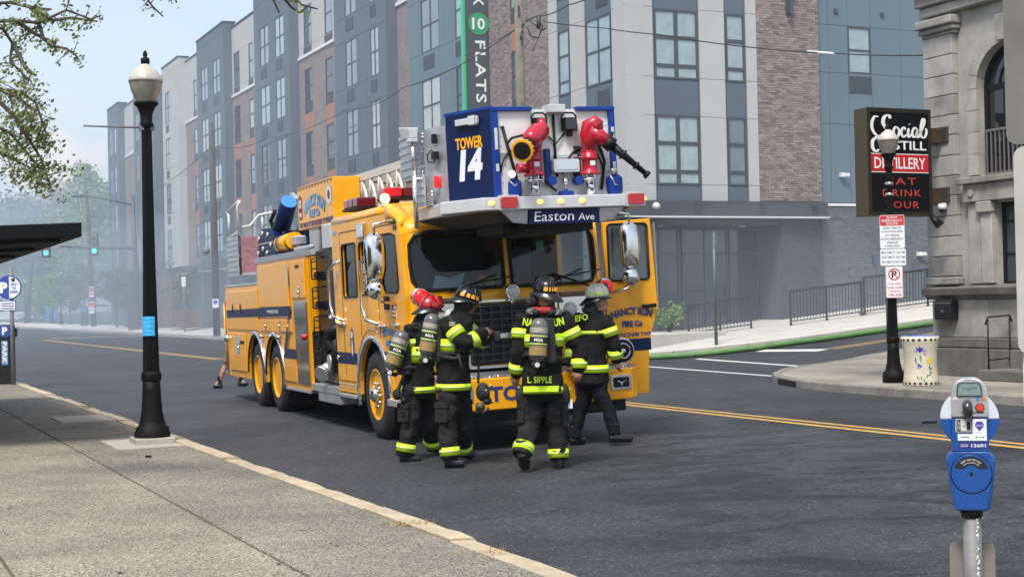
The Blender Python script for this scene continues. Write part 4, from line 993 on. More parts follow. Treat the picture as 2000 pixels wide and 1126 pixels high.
for i in range(4): b.box(.022+i*.006,.0245+i*.006,-.0540,-.0537,1.055,1.0575)
b.build('fine_print',mat('print_green',(.03,.2,.12),.5),pm)
b=MB(); b.box(-.04,.058,-.0512,-.0502,.998,1.020); b.build('number_strip',mat('strip_indigo',(.03,.04,.22),.4),pm)
letters('lettering','12601',M_sw,pm,(.028,-.0513,1.009),X,Z,.0125,.052,ext=0,bold=.02)
b=MB(); b.box(-.036,-.008,-.0516,-.0513,1.011,1.0125); b.box(-.036,-.008,-.0516,-.0513,1.005,1.0065); b.build('fine_print',M_sw,pm)
# back of a small sign on the same pole
t=empty('sign_plate',(1.722,5.56,.535),R(-15),'bare beige back of a small sign behind the parking meter pole','sign')
b=MB(); b.prism(rrect(.165,.46,.025),.0,.004,'Y'); b.build('plate',mat('sign_back_beige',(.24,.23,.20),.5,metal=.2,var=.12,vs=6),t)
# backs of three signs on a post at the right edge of the view
ps=empty('sign_post',(1.534,4.02,.13),R(-20),'steel post at the right edge of the view, carrying parking sign backs','post')
b=MB(); b.box(-.025,.025,-.02,.02,0,2.9); b.build('post',M_galv,ps,bev=.004)
for (x,z0,z1,wd,mm,lab) in ((1.50,2.115,2.60,.30,M_alu,'scratched dark grey back of a sign, uppermost at the right edge'),(1.505,1.53,2.11,.275,mat('sign_back_pale',(.50,.50,.48),.45,metal=.3,var=.1,vs=4),'pale grey back of a sign with rounded corners, middle one at the right edge'),(1.52,1.36,1.71,.27,mat('sign_white_blue',(.62,.68,.80),.45),'bluish white sign, lowest at the right edge')):
    y=4.0 if z0>1.4 else 4.06
    t=empty('sign_plate',(x+.034,y+.045 if z0>1.4 else y,(z0+z1)/2),R(-20),lab,'sign'); b=MB(); b.prism(rrect(wd,z1-z0,.03),0,.004,'Y'); b.build('plate',mm,t)
# ---------------------------------------------------------------- the fire engine (X forward, Y to its own left, Z up; origin under the front axle)
def paint(name,col,rough=.28,coat=.6,**k): return mat(name,col,rough,coat=coat,**{'spec':.3,**k})
M_ty=paint('engine_yellow',(.84,.37,.002),.34,.42,var=.06,vs=3)
M_navy=paint('navy_paint',(.005,.012,.062),.4,.0,spec=.18)
M_blue2=paint('royal_blue_paint',(.006,.04,.25),.4,.0)
M_chr=mat('chrome',(.72,.73,.75),.12,metal=1.)
M_alum=mat('brushed_aluminium',(.62,.63,.65),.38,metal=.75,var=.1,vs=7)
M_alw=mat('white_aluminium',(.58,.59,.60),.45,metal=.25,var=.1,vs=5)
M_rub=mat('tyre_rubber',(.018,.018,.019),.85,var=.25,vs=12,bump=.25,bs=80)
M_blk=mat('black_plastic',(.008,.008,.009),.5,spec=.25)
M_und=mat('chassis_black',(.010,.010,.011),.7)
M_redl=mat('red_lens',(.42,.008,.012),.15,coat=.5); M_redd=mat('dark_red_lens',(.10,.004,.010),.12,coat=.6)
M_redon=mat('lit_red_lens',(.6,.02,.02),.2,emit=(1,.02,.015),es=.22); M_ambon=mat('lit_amber_lens',(.7,.25,.05),.2,emit=(1,.42,.1),es=1.6); M_hot=mat('lit_strobe',(.9,.3,.1),.2,emit=(1,.25,.08),es=7)
M_redp=paint('red_enamel',(.42,.008,.025),.25,.7)
M_clear=mat('clear_lens',(.55,.57,.58),.08,spec=.9)
M_int=mat('cab_interior',(.012,.012,.013),.7)
M_gold=mat('brass_yellow',(.50,.30,.05),.45)
M_ladder=mat('ladder_white',(.60,.585,.54),.45,metal=.15,var=.08,vs=4)
M_ltb=mat('letter_light_blue',(.16,.42,.72),.4); M_lnv=mat('letter_navy',(.02,.03,.16),.4); M_lor=mat('letter_gold',(.85,.40,.01),.4); M_lwh=mat('letter_white',(.70,.72,.76),.4)
def tread_mat(name,col):
    m=bpy.data.materials.new(name); m.use_nodes=True; t=m.node_tree; b=t.nodes['Principled BSDF']; l=t.links.new
    co=N(t,'ShaderNodeTexCoord'); mp=N(t,'ShaderNodeMapping'); mp.inputs['Rotation'].default_value=(R(45),R(45),R(45)); mp.inputs['Scale'].default_value=(22,22,22); l(co.outputs['Object'],mp.inputs[0])
    v=N(t,'ShaderNodeTexChecker'); v.inputs['Scale'].default_value=1; l(mp.outputs[0],v.inputs[0])
    w1=N(t,'ShaderNodeTexVoronoi'); w1.inputs['Scale'].default_value=1.; w1.inputs['Randomness'].default_value=.15; l(mp.outputs[0],w1.inputs[0])
    r=N(t,'ShaderNodeMapRange'); r.inputs[1].default_value=.25; r.inputs[2].default_value=.5; r.inputs[3].default_value=1; r.inputs[4].default_value=0; l(w1.outputs['Distance'],r.inputs[0])
    bp=N(t,'ShaderNodeBump'); bp.inputs['Strength'].default_value=1; bp.inputs['Distance'].default_value=.012; l(r.outputs[0],bp.inputs['Height']); l(bp.outputs[0],b.inputs['Normal'])
    b.inputs['Base Color'].default_value=(*col,1); b.inputs['Metallic'].default_value=.8; b.inputs['Roughness'].default_value=.33; return m
M_tread=tread_mat('tread_plate',(.42,.43,.45)); M_treadd=tread_mat('dark_tread_plate',(.055,.057,.062)); M_treadr=tread_mat('reflective_tread_plate',(.5,.33,.35))
def glass_mat(name,tint,ior=1.5):
    m=bpy.data.materials.new(name); m.use_nodes=True; t=m.node_tree; t.nodes.clear(); l=t.links.new
    o=N(t,'ShaderNodeOutputMaterial'); mx=N(t,'ShaderNodeMixShader'); tr=N(t,'ShaderNodeBsdfTransparent'); gl=N(t,'ShaderNodeBsdfGlossy'); f=N(t,'ShaderNodeFresnel'); f.inputs[0].default_value=ior
    tr.inputs[0].default_value=(*tint,1); gl.inputs['Roughness'].default_value=.02; l(f.outputs[0],mx.inputs[0]); l(tr.outputs[0],mx.inputs[1]); l(gl.outputs[0],mx.inputs[2]); l(mx.outputs[0],o.inputs[0]); return m
M_wsg=glass_mat('windscreen_glass',(.80,.88,.86)); M_sdg=glass_mat('tinted_side_glass',(.12,.13,.13))
a=R(-68.2); rl=R(1.9); f_=Vector((math.cos(a),math.sin(a),0)); l_=Vector((-math.sin(a),math.cos(a),0)); up_=Vector((0,0,1)); l2=l_*math.cos(rl)+up_*math.sin(rl); u2=up_*math.cos(rl)-l_*math.sin(rl)
TM=Matrix(((f_.x,l2.x,u2.x),(f_.y,l2.y,u2.y),(f_.z,l2.z,u2.z)))
eng=empty('fire_engine',(-.5494,18.6644,.1124),0,'yellow tower ladder fire engine parked on the street with its blue bucket over the cab','fire engine')
eng.rotation_euler=TM.to_euler()
def E(b,name,m,parent=None,**k): return b.build(name,m,parent or eng,**k)
def bx(name,m,x0,x1,y0,y1,z0,z1,bev=.008,parent=None,**k): b=MB(); b.box(x0,x1,y0,y1,z0,z1); return E(b,name,m,parent,bev=bev,**k)
def arc(cx,cz,r,a0,a1,n=12): return [(cx+r*math.cos(R(a0+(a1-a0)*i/n)),cz+r*math.sin(R(a0+(a1-a0)*i/n))) for i in range(n+1)]
XD=(1,0,0); YD=(0,1,0); ZD=(0,0,1)
# --- chassis and wheels
bx('chassis',M_und,-9.1,1.3,-.75,.75,.50,.80,0)
b=MB()
for x in (0,-5.55,-6.97): b.cyl((x,-1,.53),(x,1,.53),.11,n=12)
b.box(-4.6,-3.4,-1.0,1.0,.42,.75); b.box(-2.6,-1.0,-.9,.9,.40,.7); E(b,'axles_and_tanks',M_und)
def wheel(x,y,s,front):
    w_=.30 if front else .56; R_=.545
    y0=y; yi=y-s*w_   # outer face y0, inner yi
    m=lambda d:y0-s*d
    b=MB(); b.lathe([(.30,m(.02)),(.33,m(0)),(.45,m(-.002)),(.51,m(.02)),(.535,m(.05)),(R_,m(.07)),(R_,m(w_-.07)),(.52,m(w_-.02)),(.40,m(w_)),(.28,m(w_))],(x,0,.545),44,'Y',cap=False); t=E(b,'wheel',M_rub)
    b=MB()
    for k in range(40):   # tread lugs
        a0=2*math.pi*k/40
        for d0,d1 in ((.06,.12),(.135,.18),(w_-.12,w_-.06)):
            vs=[]
            for dd in (d0,d1):
                for (aa,rr) in ((a0,R_-.01),(a0+.10,R_-.01),(a0+.10,R_+.010),(a0,R_+.010)): vs.append((x+rr*math.cos(aa),m(dd),.545+rr*math.sin(aa)))
            b.add(vs,[(0,1,2,3),(7,6,5,4),(0,4,5,1),(1,5,6,2),(2,6,7,3),(3,7,4,0)])
    E(b,'tread',M_rub,t)
    b=MB()
    if front: b.lathe([(.315,m(.03)),(.325,m(.005)),(.305,m(.0)),(.29,m(.03)),(.22,m(.05)),(.17,m(.03)),(.001,m(.03))],(x,0,.545),36,'Y')
    else: b.lathe([(.315,m(.03)),(.325,m(.002)),(.31,m(-.003)),(.285,m(.04)),(.275,m(.16)),(.20,m(.20)),(.001,m(.20))],(x,0,.545),36,'Y')
    E(b,'rim',M_ty,t)
    d=.03 if front else .20
    b=MB(); b.lathe([(.10,m(d)),(.095,m(d-.07)),(.06,m(d-.10)),(.001,m(d-.105))],(x,0,.545),18,'Y')
    for k in range(10): aa=2*math.pi*k/10; b.cyl((x+.145*math.cos(aa),m(d+.01),.545+.145*math.sin(aa)),(x+.145*math.cos(aa),m(d-.045),.545+.145*math.sin(aa)),.020,.014,n=6)
    E(b,'hub',M_chr,t)
for s,y in ((-1,-1.235),(1,1.235)):
    wheel(0,y,s,True); wheel(-5.55,y,s,False); wheel(-6.97,y,s,False)
# --- cab shell
def xb(z):
    T=[(.80,1.50),(1.0,1.53),(1.75,1.53),(1.80,1.525),(2.48,1.45),(2.58,1.40),(2.68,1.28),(2.76,1.12),(2.82,.95),(2.86,.78)]
    for (a,xa),(c,xc) in zip(T,T[1:]):
        if z<=c: return xa+(xc-xa)*(z-a)/(c-a)
    return T[-1][1]
def cy(y): q=max(0,abs(y)-.92); return 1.05*q*q
arcp=lambda cx,r=.66,z0=.52:[(cx-r,z0)]+arc(cx,.56,r,180,0,16)+[(cx+r,z0)]
side=[(-1.70,.52)]+arcp(0)+[(.98,.56),(1.38,.90)]+[(xb(z)-.10,z) for z in (1.75,2.2,2.48,2.6)]+[(1.10,2.68),(.90,2.74),(-1.70,2.74)]
rw=lambda x0,x1,z0,z1,r=.05:[(p[0],p[1]) for p in rrect(x1-x0,z1-z0,r,3,(x0+x1)/2,(z0+z1)/2)]
fdw=[(.44,1.80),(1.16,1.80),(1.22,1.86),(1.16,2.46),(.95,2.50),(.44,2.50)]
H1=[rw(-1.21,-.55,1.77,2.46),rw(-.38,-.03,1.79,2.45),fdw]
b=MB(); b.prism(side,-1.25,-1.20,'Y',H1); E(b,'cab_side',M_ty)
H2=[rw(-1.21,-.55,1.77,2.46),[(.25,.75),(1.18,.75),(1.30,1.6),(1.16,2.50),(.25,2.52)]]
b=MB(); b.prism(side,1.20,1.25,'Y',H2); E(b,'cab_side',M_ty)
b=MB()
for h in (H1[0],H1[1],fdw): b.prism(h,-1.225,-1.219,'Y')
E(b,'side_window',M_sdg); b=MB(); b.prism(H1[0],1.219,1.225,'Y'); E(b,'side_window',M_sdg)
b=MB()
for h in (H1[0],H1[1],fdw):
    pp=[(p[0],-1.252,p[1]) for p in h]; b.tube(pp+[pp[0]],.013,6)
E(b,'window_seal',M_blk)
# front shell as a curved grid, windscreens left open
ys=[-1.235,-1.17,-1.08,-.98,-.85,-.6,-.3,-.045,.045,.3,.6,.85,.98,1.08,1.17,1.235]; zs=[.86,1.0,1.35,1.7,1.80,1.9,2.1,2.3,2.48,2.58,2.68,2.76,2.82,2.86]
pt=lambda y,z,o=0:(xb(z)-cy(y)-(.07 if abs(y)>1.2 else 0)+o,y,z)
b=MB(); V=[pt(y,z) for z in zs for y in ys]; n=len(ys); Fc=[]
for i in range(len(zs)-1):
    for j in range(n-1):
        if zs[i]>=1.80-1e-6 and zs[i+1]<=2.48+1e-6 and ((ys[j]>=-1.171 and ys[j+1]<=-.044) or (ys[j]>=.044 and ys[j+1]<=1.171)): continue
        Fc.append((i*n+j,i*n+j+1,(i+1)*n+j+1,(i+1)*n+j))
b.add(V,Fc,True); o=E(b,'cab_front',M_ty); so_=o.modifiers.new('t','SOLIDIFY'); so_.thickness=.03; so_.offset=-1
# roof
b=MB(); rr_=[]
for x in (.80,.3,-.6,-1.70): rr_.append([(x,-1.25,2.735),(x,-1.248,2.79),(x,-1.215,2.845),(x,-1.14,2.862),(x,0,2.875),(x,1.14,2.862),(x,1.215,2.845),(x,1.248,2.79),(x,1.25,2.735)])
b.loft(rr_,True,False,False); o=E(b,'cab_roof',M_ty); m_=o.modifiers.new('t','SOLIDIFY'); m_.thickness=.03; m_.offset=-1
for s in (-1,1):   # roof shoulder between side and brow
    b=MB(); rr_=[]
    for x,z in ((.80,2.862),(.95,2.82),(1.12,2.76),(1.26,2.68),(1.31,2.6)): rr_.append([(x-.0,s*1.252,min(z,2.73)-.06),(x,s*1.25,z-.05),(x,s*1.21,z-.012),(x,s*1.10,z+.002)])
    b.loft(rr_,True,False,False); o=E(b,'cab_roof',M_ty); m_=o.modifiers.new('t','SOLIDIFY'); m_.thickness=.02
bx('cab_back',M_ty,-1.70,-1.66,-1.2,1.2,.55,2.74,0); bx('cab_floor',M_int,-1.66,1.36,-1.19,1.19,.95,1.0,0); bx('cab_ceiling',M_int,-1.6,.9,-1.19,1.19,2.66,2.70,0)
b=MB()
for s in (-1,1): b.box(-.7,.7,s*.66,s*.72,.55,1.15); b.box(-.72,.72,s*.7,s*1.19,1.20,1.24)
E(b,'wheel_well',M_und)
# windscreens: glass, seals, wipers
for s in (-1,1):
    yy=[s*q for q in (.05,.3,.6,.85,.98,1.08,1.165)]; zz=[1.805,1.95,2.14,2.33,2.475]
    b=MB(); b.loft([[pt(y,z,-.012) for y in yy] for z in zz],True,False,False); E(b,'windscreen',M_wsg)
    cs=[(.05,1.83),(.05,2.44),(.09,2.478),(.6,2.482),(.95,2.48),(1.10,2.44),(1.165,2.34),(1.172,2.1),(1.16,1.92),(1.10,1.825),(.95,1.80),(.5,1.798),(.09,1.80)]
    q=[pt(s*y,z,.004) for y,z in cs]; b=MB(); b.tube(q+[q[0]],.022,6); E(b,'windscreen_seal',M_blk)
    fil=MB()
    for k,(pp) in enumerate(((1.172,2.485),(1.172,1.795))): fil.add([pt(s*pp[0],pp[1],-.002),pt(s*(pp[0]-.14),pp[1],-.002),pt(s*pp[0],pp[1]-(.12 if k==0 else -.10),-.002)],[(0,1,2)])
    E(fil,'windscreen_corner',M_ty,norm=False)
b=MB()
for (y0,y1,z1) in ((-.75,-.15,1.95),(.35,.95,1.97)):
    p0=Vector(pt(y0,1.76,.04)); p1=Vector(pt(y1,z1,.035)); b.tube([p0,p1],.010,6); b.tube([p1-Vector((0,.28,.09)),p1+Vector((0,.25,-.02))],.009,6)
b.tube([pt(.55,1.93,.04),pt(.80,1.84,.06),pt(1.0,1.76,.09)],.014,6); E(b,'wiper',M_blk)
# interior: dashboard, seats, steering wheel, papers
b=MB(); b.prism([(.95,1.0),(1.40,1.0),(1.42,1.74),(1.30,1.80),(1.0,1.66),(.92,1.5)],-1.15,1.15,'Y'); E(b,'dashboard',mat('dashboard_grey',(.13,.145,.14),.7,var=.3,vs=6),bev=.02)
b=MB()
for y in (-.72,.72):
    for x in (.15,-1.2): b.box(x-.3,x+.25,y-.27,y+.27,1.0,1.45); b.box(x-.36,x-.22,y-.26,y+.26,1.45,2.3)
b.box(-.65,-.5,-.5,.5,1.0,2.5); E(b,'seat',mat('seat_grey',(.06,.06,.065),.8),bev=.03)
b=MB(); rg=[(.93+.0*math.cos(t_)+.09*math.sin(t_),.72+.21*math.cos(t_),1.78+.19*math.sin(t_)) for t_ in [2*math.pi*i/24 for i in range(25)]]; b.tube(rg,.016,6); b.tube([(.93,.52,1.78),(.93,.92,1.78)],.014,6); E(b,'steering_wheel',M_blk)
b=MB(); b.quad((1.34,-.88,1.80),(1.30,-.60,1.80),(1.2,-.62,1.94),(1.22,-.80,1.98)); b.quad((1.30,-.75,1.80),(1.30,-.52,1.80),(1.14,-.40,1.99),(1.16,-.62,1.94)); E(b,'papers',mat('paper_blue_white',(.35,.55,.75),.7),norm=False)
b=MB(); b.sphere((1.25,-.13,1.86),.06,10,8); E(b,'dash_ornament',mat('lime_plastic',(.4,.55,.1),.5)); b=MB(); b.sphere((1.2,-.22,1.90),.07,10,8); E(b,'dash_ornament',mat('orange_plastic',(.6,.2,.05),.5))
b=MB(); b.box(1.405,1.41,.42,.52,2.22,2.33); E(b,'sticker',mat('green_sticker',(.02,.30,.2),.5)); b=MB(); b.box(1.36,1.39,-.1,.1,2.40,2.47); E(b,'mirror',M_blk)
# grille, headlight bezels, front lamps
b=MB(); b.prism(rrect(1.16,.80,.05,3,0,1.26),1.53,1.60,'X',[rrect(1.09,.73,.04,3,0,1.26)]); E(b,'grille_frame',M_chr,bev=.01)
bx('grille_back',M_und,1.535,1.545,-.53,.53,.91,1.61,0)
b=MB()
for i in range(9): z=.945+i*.08; b.box(1.56,1.585,-.52,.52,z-.010,z+.010)
for i in range(9): y=-.52+i*.13; b.box(1.555,1.58,y-.010,y+.010,.92,1.60)
E(b,'grille_mesh',mat('grille_dark_chrome',(.035,.035,.038),.35,metal=.4))
b=MB(); b.box(1.585,1.60,-.52,.52,1.20,1.26); E(b,'grille_bar',M_chr,bev=.005)
for s in (-1,1):
    b=MB(); b.prism(rrect(.52,.34,.04,3,s*.87,1.47),1.525,1.58,'X'); hb=E(b,'headlight',M_chr,bev=.012)
    for q in (-.12,.12):
        b=MB(); b.lathe([(.09,1.582),(.085,1.60),(.001,1.605)],(0,s*.87+q,1.49),18,'X'); E(b,'lens',M_clear,hb)
    bx('marker_light',M_redd,1.53,1.575,s*.87-.24,s*.87+.24,1.645,1.70,.01)
    # beacon pods at the windscreen corners, red lens lit
    b=MB(); b.lathe([(.06,-.10),(.10,-.08),(.108,.0),(.095,.02)],(0,0,0),20,'X'); b.cyl((-.05,0,-.18),(-.05,0,-.09),.03); b.v=[(x+1.72,y+s*1.16,z+1.735) for x,y,z in b.v]; bp_=E(b,'beacon',M_chr)
    b=MB(); b.lathe([(.088,.015),(.085,.05),(.05,.075),(.001,.08)],(1.72,s*1.16,1.735),20,'X'); E(b,'lens',M_redon,bp_)
    b=MB(); b.tube([(1.50,s*1.05,1.55),(1.66,s*1.14,1.58)],.03,8); E(b,'beacon_arm',M_blk)
b=MB(); b.lathe([(.04,-.09),(.085,-.06),(.09,.0),(.08,.015)],(1.72,-.03,1.74),18,'X'); b.cyl((1.68,-.03,1.60),(1.68,-.03,1.68),.02); sp2=E(b,'spot_lamp',M_chr); b=MB(); b.lathe([(.078,.012),(.06,.03),(.001,.036)],(1.72,-.03,1.74),18,'X'); E(b,'lens',M_clear,sp2)
# extended front bumper
b=MB(); b.prism([(1.50,-1.23),(2.30,-1.23),(2.40,-1.12),(2.40,1.12),(2.30,1.23),(1.50,1.23)],.44,.80,'Z'); E(b,'bumper',M_ty,bev=.02)
b=MB(); b.prism([(1.52,-1.22),(2.28,-1.22),(2.38,-1.11),(2.38,1.11),(2.28,1.22),(1.52,1.22)],.802,.825,'Z'); E(b,'bumper_deck',M_tread)
bx('bumper_apron',M_blk,1.3,2.25,-1.1,1.1,.30,.437,.02)
letters('lettering','TOWER 14',M_lnv,eng,(2.401,-.02,.62),YD,ZD,.17,1.25,bold=.03,ext=.004)
for s in (-1,1):
    b=MB(); b.prism(rrect(.26,.17,.025,3,s*.97,.64),2.401,2.415,'X'); hd=E(b,'bumper_light',M_chr,bev=.004)
    b=MB(); b.prism(rrect(.20,.115,.02,3,s*.97,.64),2.416,2.419,'X'); E(b,'lens',M_blk,hd); b=MB(); b.tube([(2.421,s*.97-.06,.66),(2.421,s*.97,.63),(2.421,s*.97+.06,.66)],.008,6); b.tube([(2.421,s*.97,.63),(2.421,s*.97,.59)],.008,6); E(b,'lamp_wire',M_chr,hd)
for y in (-.62,.5): b=MB(); b.sphere((2.40,y,.72),.014,8,6); b.sphere((2.40,y,.54),.014,8,6); E(b,'bolt',M_chr)
b=MB(); b.lathe([(.05,-.22),(.12,-.19),(.135,-.10),(.15,-.06),(.152,.02),(.14,.03)],(2.20,1.10,.985),28,'X'); b.box(2.02,2.2,1.04,1.16,.825,.87); si=E(b,'mechanical_siren',M_chr)
b=MB(); b.lathe([(.135,.015),(.10,.02),(.07,.012),(.001,.012)],(2.22,1.10,.985),28,'X'); E(b,'siren_grille',M_blk,si); b=MB(); rg=[(2.245,1.10+.085*math.cos(2*math.pi*i/20),.985+.085*math.sin(2*math.pi*i/20)) for i in range(21)]; b.tube(rg,.008,6); b.sphere((2.245,1.10,.985),.03,10,6); E(b,'siren_ring',M_chr,si)
# chrome fender trim, steps
for s in (-1,1):
    b=MB(); rr_=[]
    for (x,z) in arc(0,.56,.665,195,-8,24): rr_.append([(x,s*1.20,z),(x,s*1.275,z)]+[(x*1.085,s*1.275,.56+(z-.56)*1.085),(x*1.085,s*1.24,.56+(z-.56)*1.085)])
    b.loft(rr_,True); E(b,'fender_trim',M_chr)
    bx('step',M_alum,.66,1.02,s*1.20,s*1.30,.45,.53,.008); bx('step',M_alum,-1.62,-.80,s*1.19,s*1.29,.45,.50,.008)
    b=MB(); b.box(.70,.82,s*1.19,s*1.262,.53,1.1); E(b,'mudguard_strip',M_ty)
# door seams, handles, grab rails, badge
b=MB()
for x in (-1.30,-.46,.36): b.box(x-.006,x+.006,-1.2525,-1.2495,.75 if x<-.4 else 1.25,2.62)
b.box(-1.3,-.46,-1.2525,-1.2495,2.614,2.626); b.box(.36,1.22,-1.2525,-1.2495,2.60,2.612); b.box(-1.68,-.78,-1.2525,-1.2495,.66,.668); b.box(-1.68,-1.3,-1.2525,-1.2495,1.372,1.38)
E(b,'door_seam',M_blk)
for x0,x1,z in ((-1.58,-1.22,1.42),(.30,.62,1.40),(.98,1.16,1.415)):
    b=MB(); b.tube([(x0,-1.262,z),(x1,-1.275,z-.01)],.024,8); b.sphere((x1,-1.27,z),.03,8,6); E(b,'door_handle',M_chr)
for x0,dx,zt,zb in ((-1.60,.0,2.22,1.46),(-.06,.0,2.28,1.42)):
    b=MB(); b.tube([(x0+.30,-1.25,zt+.03),(x0+.25,-1.33,zt),(x0+.02,-1.35,zt-.10),(x0,-1.35,zt-.25),(x0+.02,-1.35,zb+.22),(x0+.12,-1.34,zb+.06),(x0+.36,-1.25,zb)],.02,8); E(b,'grab_rail',M_chr)
b=MB(); b.box(-1.63,-1.58,-1.27,-1.251,1.45,1.52); E(b,'side_strobe',M_hot)
b=MB(); b.prism([(-.98,1.02),(-.92,.95),(-.86,1.02),(-.83,1.15),(-.86,1.32),(-.92,1.38),(-.98,1.32),(-1.01,1.15)],-1.256,-1.2505,'Y'); E(b,'badge',M_lnv)
b=MB(); b.prism([(-.95,1.05),(-.92,1.0),(-.89,1.05),(-.89,1.12),(-.92,1.22),(-.95,1.12)],-1.259,-1.2565,'Y'); b.prism(arc(-.92,1.28,.045,0,360,14),-1.259,-1.2565,'Y'); E(b,'badge_figure',M_lwh)
bx('scene_light',M_chr,-.35,-.02,-1.29,-1.251,2.50,2.69,.015); bx('scene_light_lens',M_clear,-.31,-.06,-1.295,-1.2905,2.53,2.66,.01)
bx('blue_stripe',M_navy,-1.695,-.72,-1.2535,-1.2505,.895,1.045,0)
b=MB(); b.box(-1.695,-.66,-1.2530,-1.2505,.615,.632); b.box(-1.695,-.67,-1.2530,-1.2505,.575,.583); b.tube([(x,-1.2535,z) for x,z in arc(0,.56,.80,178,70,18)],.006,4); E(b,'grey_pinstripe',mat('pinstripe_silver',(.45,.45,.45),.4))
b=MB(); b.lathe([(.035,-1.275),(.035,-1.2505)],(-1.62,0,.97),14,'Y'); E(b,'marker_light',M_chr)
letters('lettering','TWR',M_ltb,eng,(-1.52,-1.2515,2.63),XD,ZD,.07,.2,bold=.02)
for i,ch in enumerate('1421'): letters('lettering',ch,M_ltb,eng,(-1.53,-1.2515,2.46-i*.19),XD,ZD,.10,bold=.01)
def crest(o,xd,s,arcr):
    o=Vector(o); xd=Vector(xd)
    nrm=xd.cross(Vector((0,0,1)))
    letters('lettering','NANCY RUN',M_lnv,eng,o+Vector((.006,.0,-.006))+Vector((0,0,.17*s)),xd,ZD,.105*s,.62*s,bold=.05,arc=arcr,ext=.001)
    letters('lettering','NANCY RUN',M_ltb,eng,o+nrm*.002+Vector((0,0,.17*s)),xd,ZD,.10*s,.60*s,bold=.01,arc=arcr,ext=.002)
    letters('lettering','FIRE Co',M_lnv,eng,o+Vector((.006,0,-.006)),xd,ZD,.085*s,.30*s,bold=.05,ext=.001); letters('lettering','FIRE Co',M_ltb,eng,o+nrm*.002,xd,ZD,.08*s,.29*s,bold=.01,ext=.002)
    letters('lettering','BETHLEHEM TWP.',M_lnv,eng,o+Vector((0,0,-.15*s)),xd,ZD,.055*s,.56*s,bold=.02,ext=.002)
crest((.72,-1.2515,1.20),XD,.85,.8)
b=MB(); b.box(.90,1.06,-1.2535,-1.2505,1.50,1.67); E(b,'flag_decal',M_lwh)
b=MB()
for i in range(4): b.box(.902,1.058,-1.2545,-1.2536,1.502+i*.045,1.522+i*.045)
E(b,'flag_stripes',M_redl); bx('flag_canton',M_lnv,.902,.965,-1.2555,-1.2546,1.60,1.668,0)
b=MB()
for (dx,dz) in ((.035,.035),(-.035,.035),(.035,-.035),(-.035,-.035)): b.prism(arc(1.17+dx,2.59+dz,.036,0,360,10),-1.254,-1.2505,'Y')
E(b,'clover_decal',mat('clover_green',(.015,.05,.02),.5))
b=MB()
for i in range(5): b.box(-.33,-.12,-1.2285,-1.2265,2.10+i*.018,2.112+i*.018)
E(b,'window_print',M_lwh); letters('lettering','911',M_lwh,eng,(-.16,-1.2265,1.95),XD,ZD,.20,.15,bold=.02,ext=.001); letters('lettering','EMERGENCY',M_lwh,eng,(-.205,-1.2265,2.075),XD,ZD,.03,.28,ext=.001); letters('lettering','DIAL',M_lwh,eng,(-.30,-1.2265,1.95),(0,0,1),(-1,0,0),.08,.22,ext=.001)
bx('mirror_base',M_blk,.62,.80,-1.27,-1.251,1.60,1.76,.01)
def mirror(x,y,s):
    b=MB(); rr_=[]
    for k in range(13):
        t_=-1+2*k/12; q=(1-abs(t_)**3.2)**.5 if abs(t_)<1 else .02; q=max(q,.05); rr_.append([(x+(.10 if math.cos(a_)>0 else .05)*math.copysign(abs(math.cos(a_))**.8,math.cos(a_))*q,y+.13*math.copysign(abs(math.sin(a_))**.7,math.sin(a_))*(.35+.65*q),2.22+.285*t_) for a_ in [2*math.pi*j/24 for j in range(24)]])
    b.loft(rr_,True); mm=E(b,'mirror',M_chr)
    b=MB(); b.prism(rrect(.19,.45,.05,3,y,2.22),x-.062,x-.05,'X'); E(b,'mirror_glass',M_dglass,mm)
    b=MB(); b.sphere((x,y,1.84),.12,16,10,(.7,1,.95)); E(b,'convex_mirror',M_chr,mm)
    b=MB(); b.tube([(x-.02,y-s*.28,2.62),(x,y-s*.15,2.63),(x+.02,y,2.60),(x+.02,y,2.50)],.018,8); b.tube([(x,y,1.78),(x,y-s*.06,1.70),(x-.02,y-s*.26,1.66)],.016,8); E(b,'mirror_arm',M_chr,mm)
mirror(1.10,-1.49,-1)
# open driver's door, standing square to the cab
dr_=[(1.29,.42),(1.33,1.32),(1.33,1.75),(1.33,2.52),(1.98,2.55),(2.03,1.45),(1.97,1.28),(1.88,1.02),(1.85,.40)]
dw=rw(1.385,1.93,1.80,2.49,.05)
b=MB(); b.prism(dr_,1.33,1.38,'X',[dw]); do=E(b,'cab_door',M_ty,bev=.008)
b=MB(); pp=[(1.383,y,z) for y,z in dw]; b.tube(pp+[pp[0]],.014,6); E(b,'window_seal',M_blk,do); b=MB(); b.prism(dw,1.352,1.358,'X'); E(b,'window',glass_mat('clear_side_glass',(.8,.84,.84)),do)
b=MB(); b.tube([(1.41,1.80,1.47),(1.42,1.98,1.475)],.024,8); E(b,'handle',M_blk,do); bx('door_stripe',M_navy,1.381,1.384,1.30,1.905,.93,1.08,0,do); bx('door_edge',M_alum,1.335,1.375,2.034,2.04,1.47,2.50,0,do)
crest((1.3815,1.66,1.27),YD,.92,.9)
mirror(1.50,1.62,1)
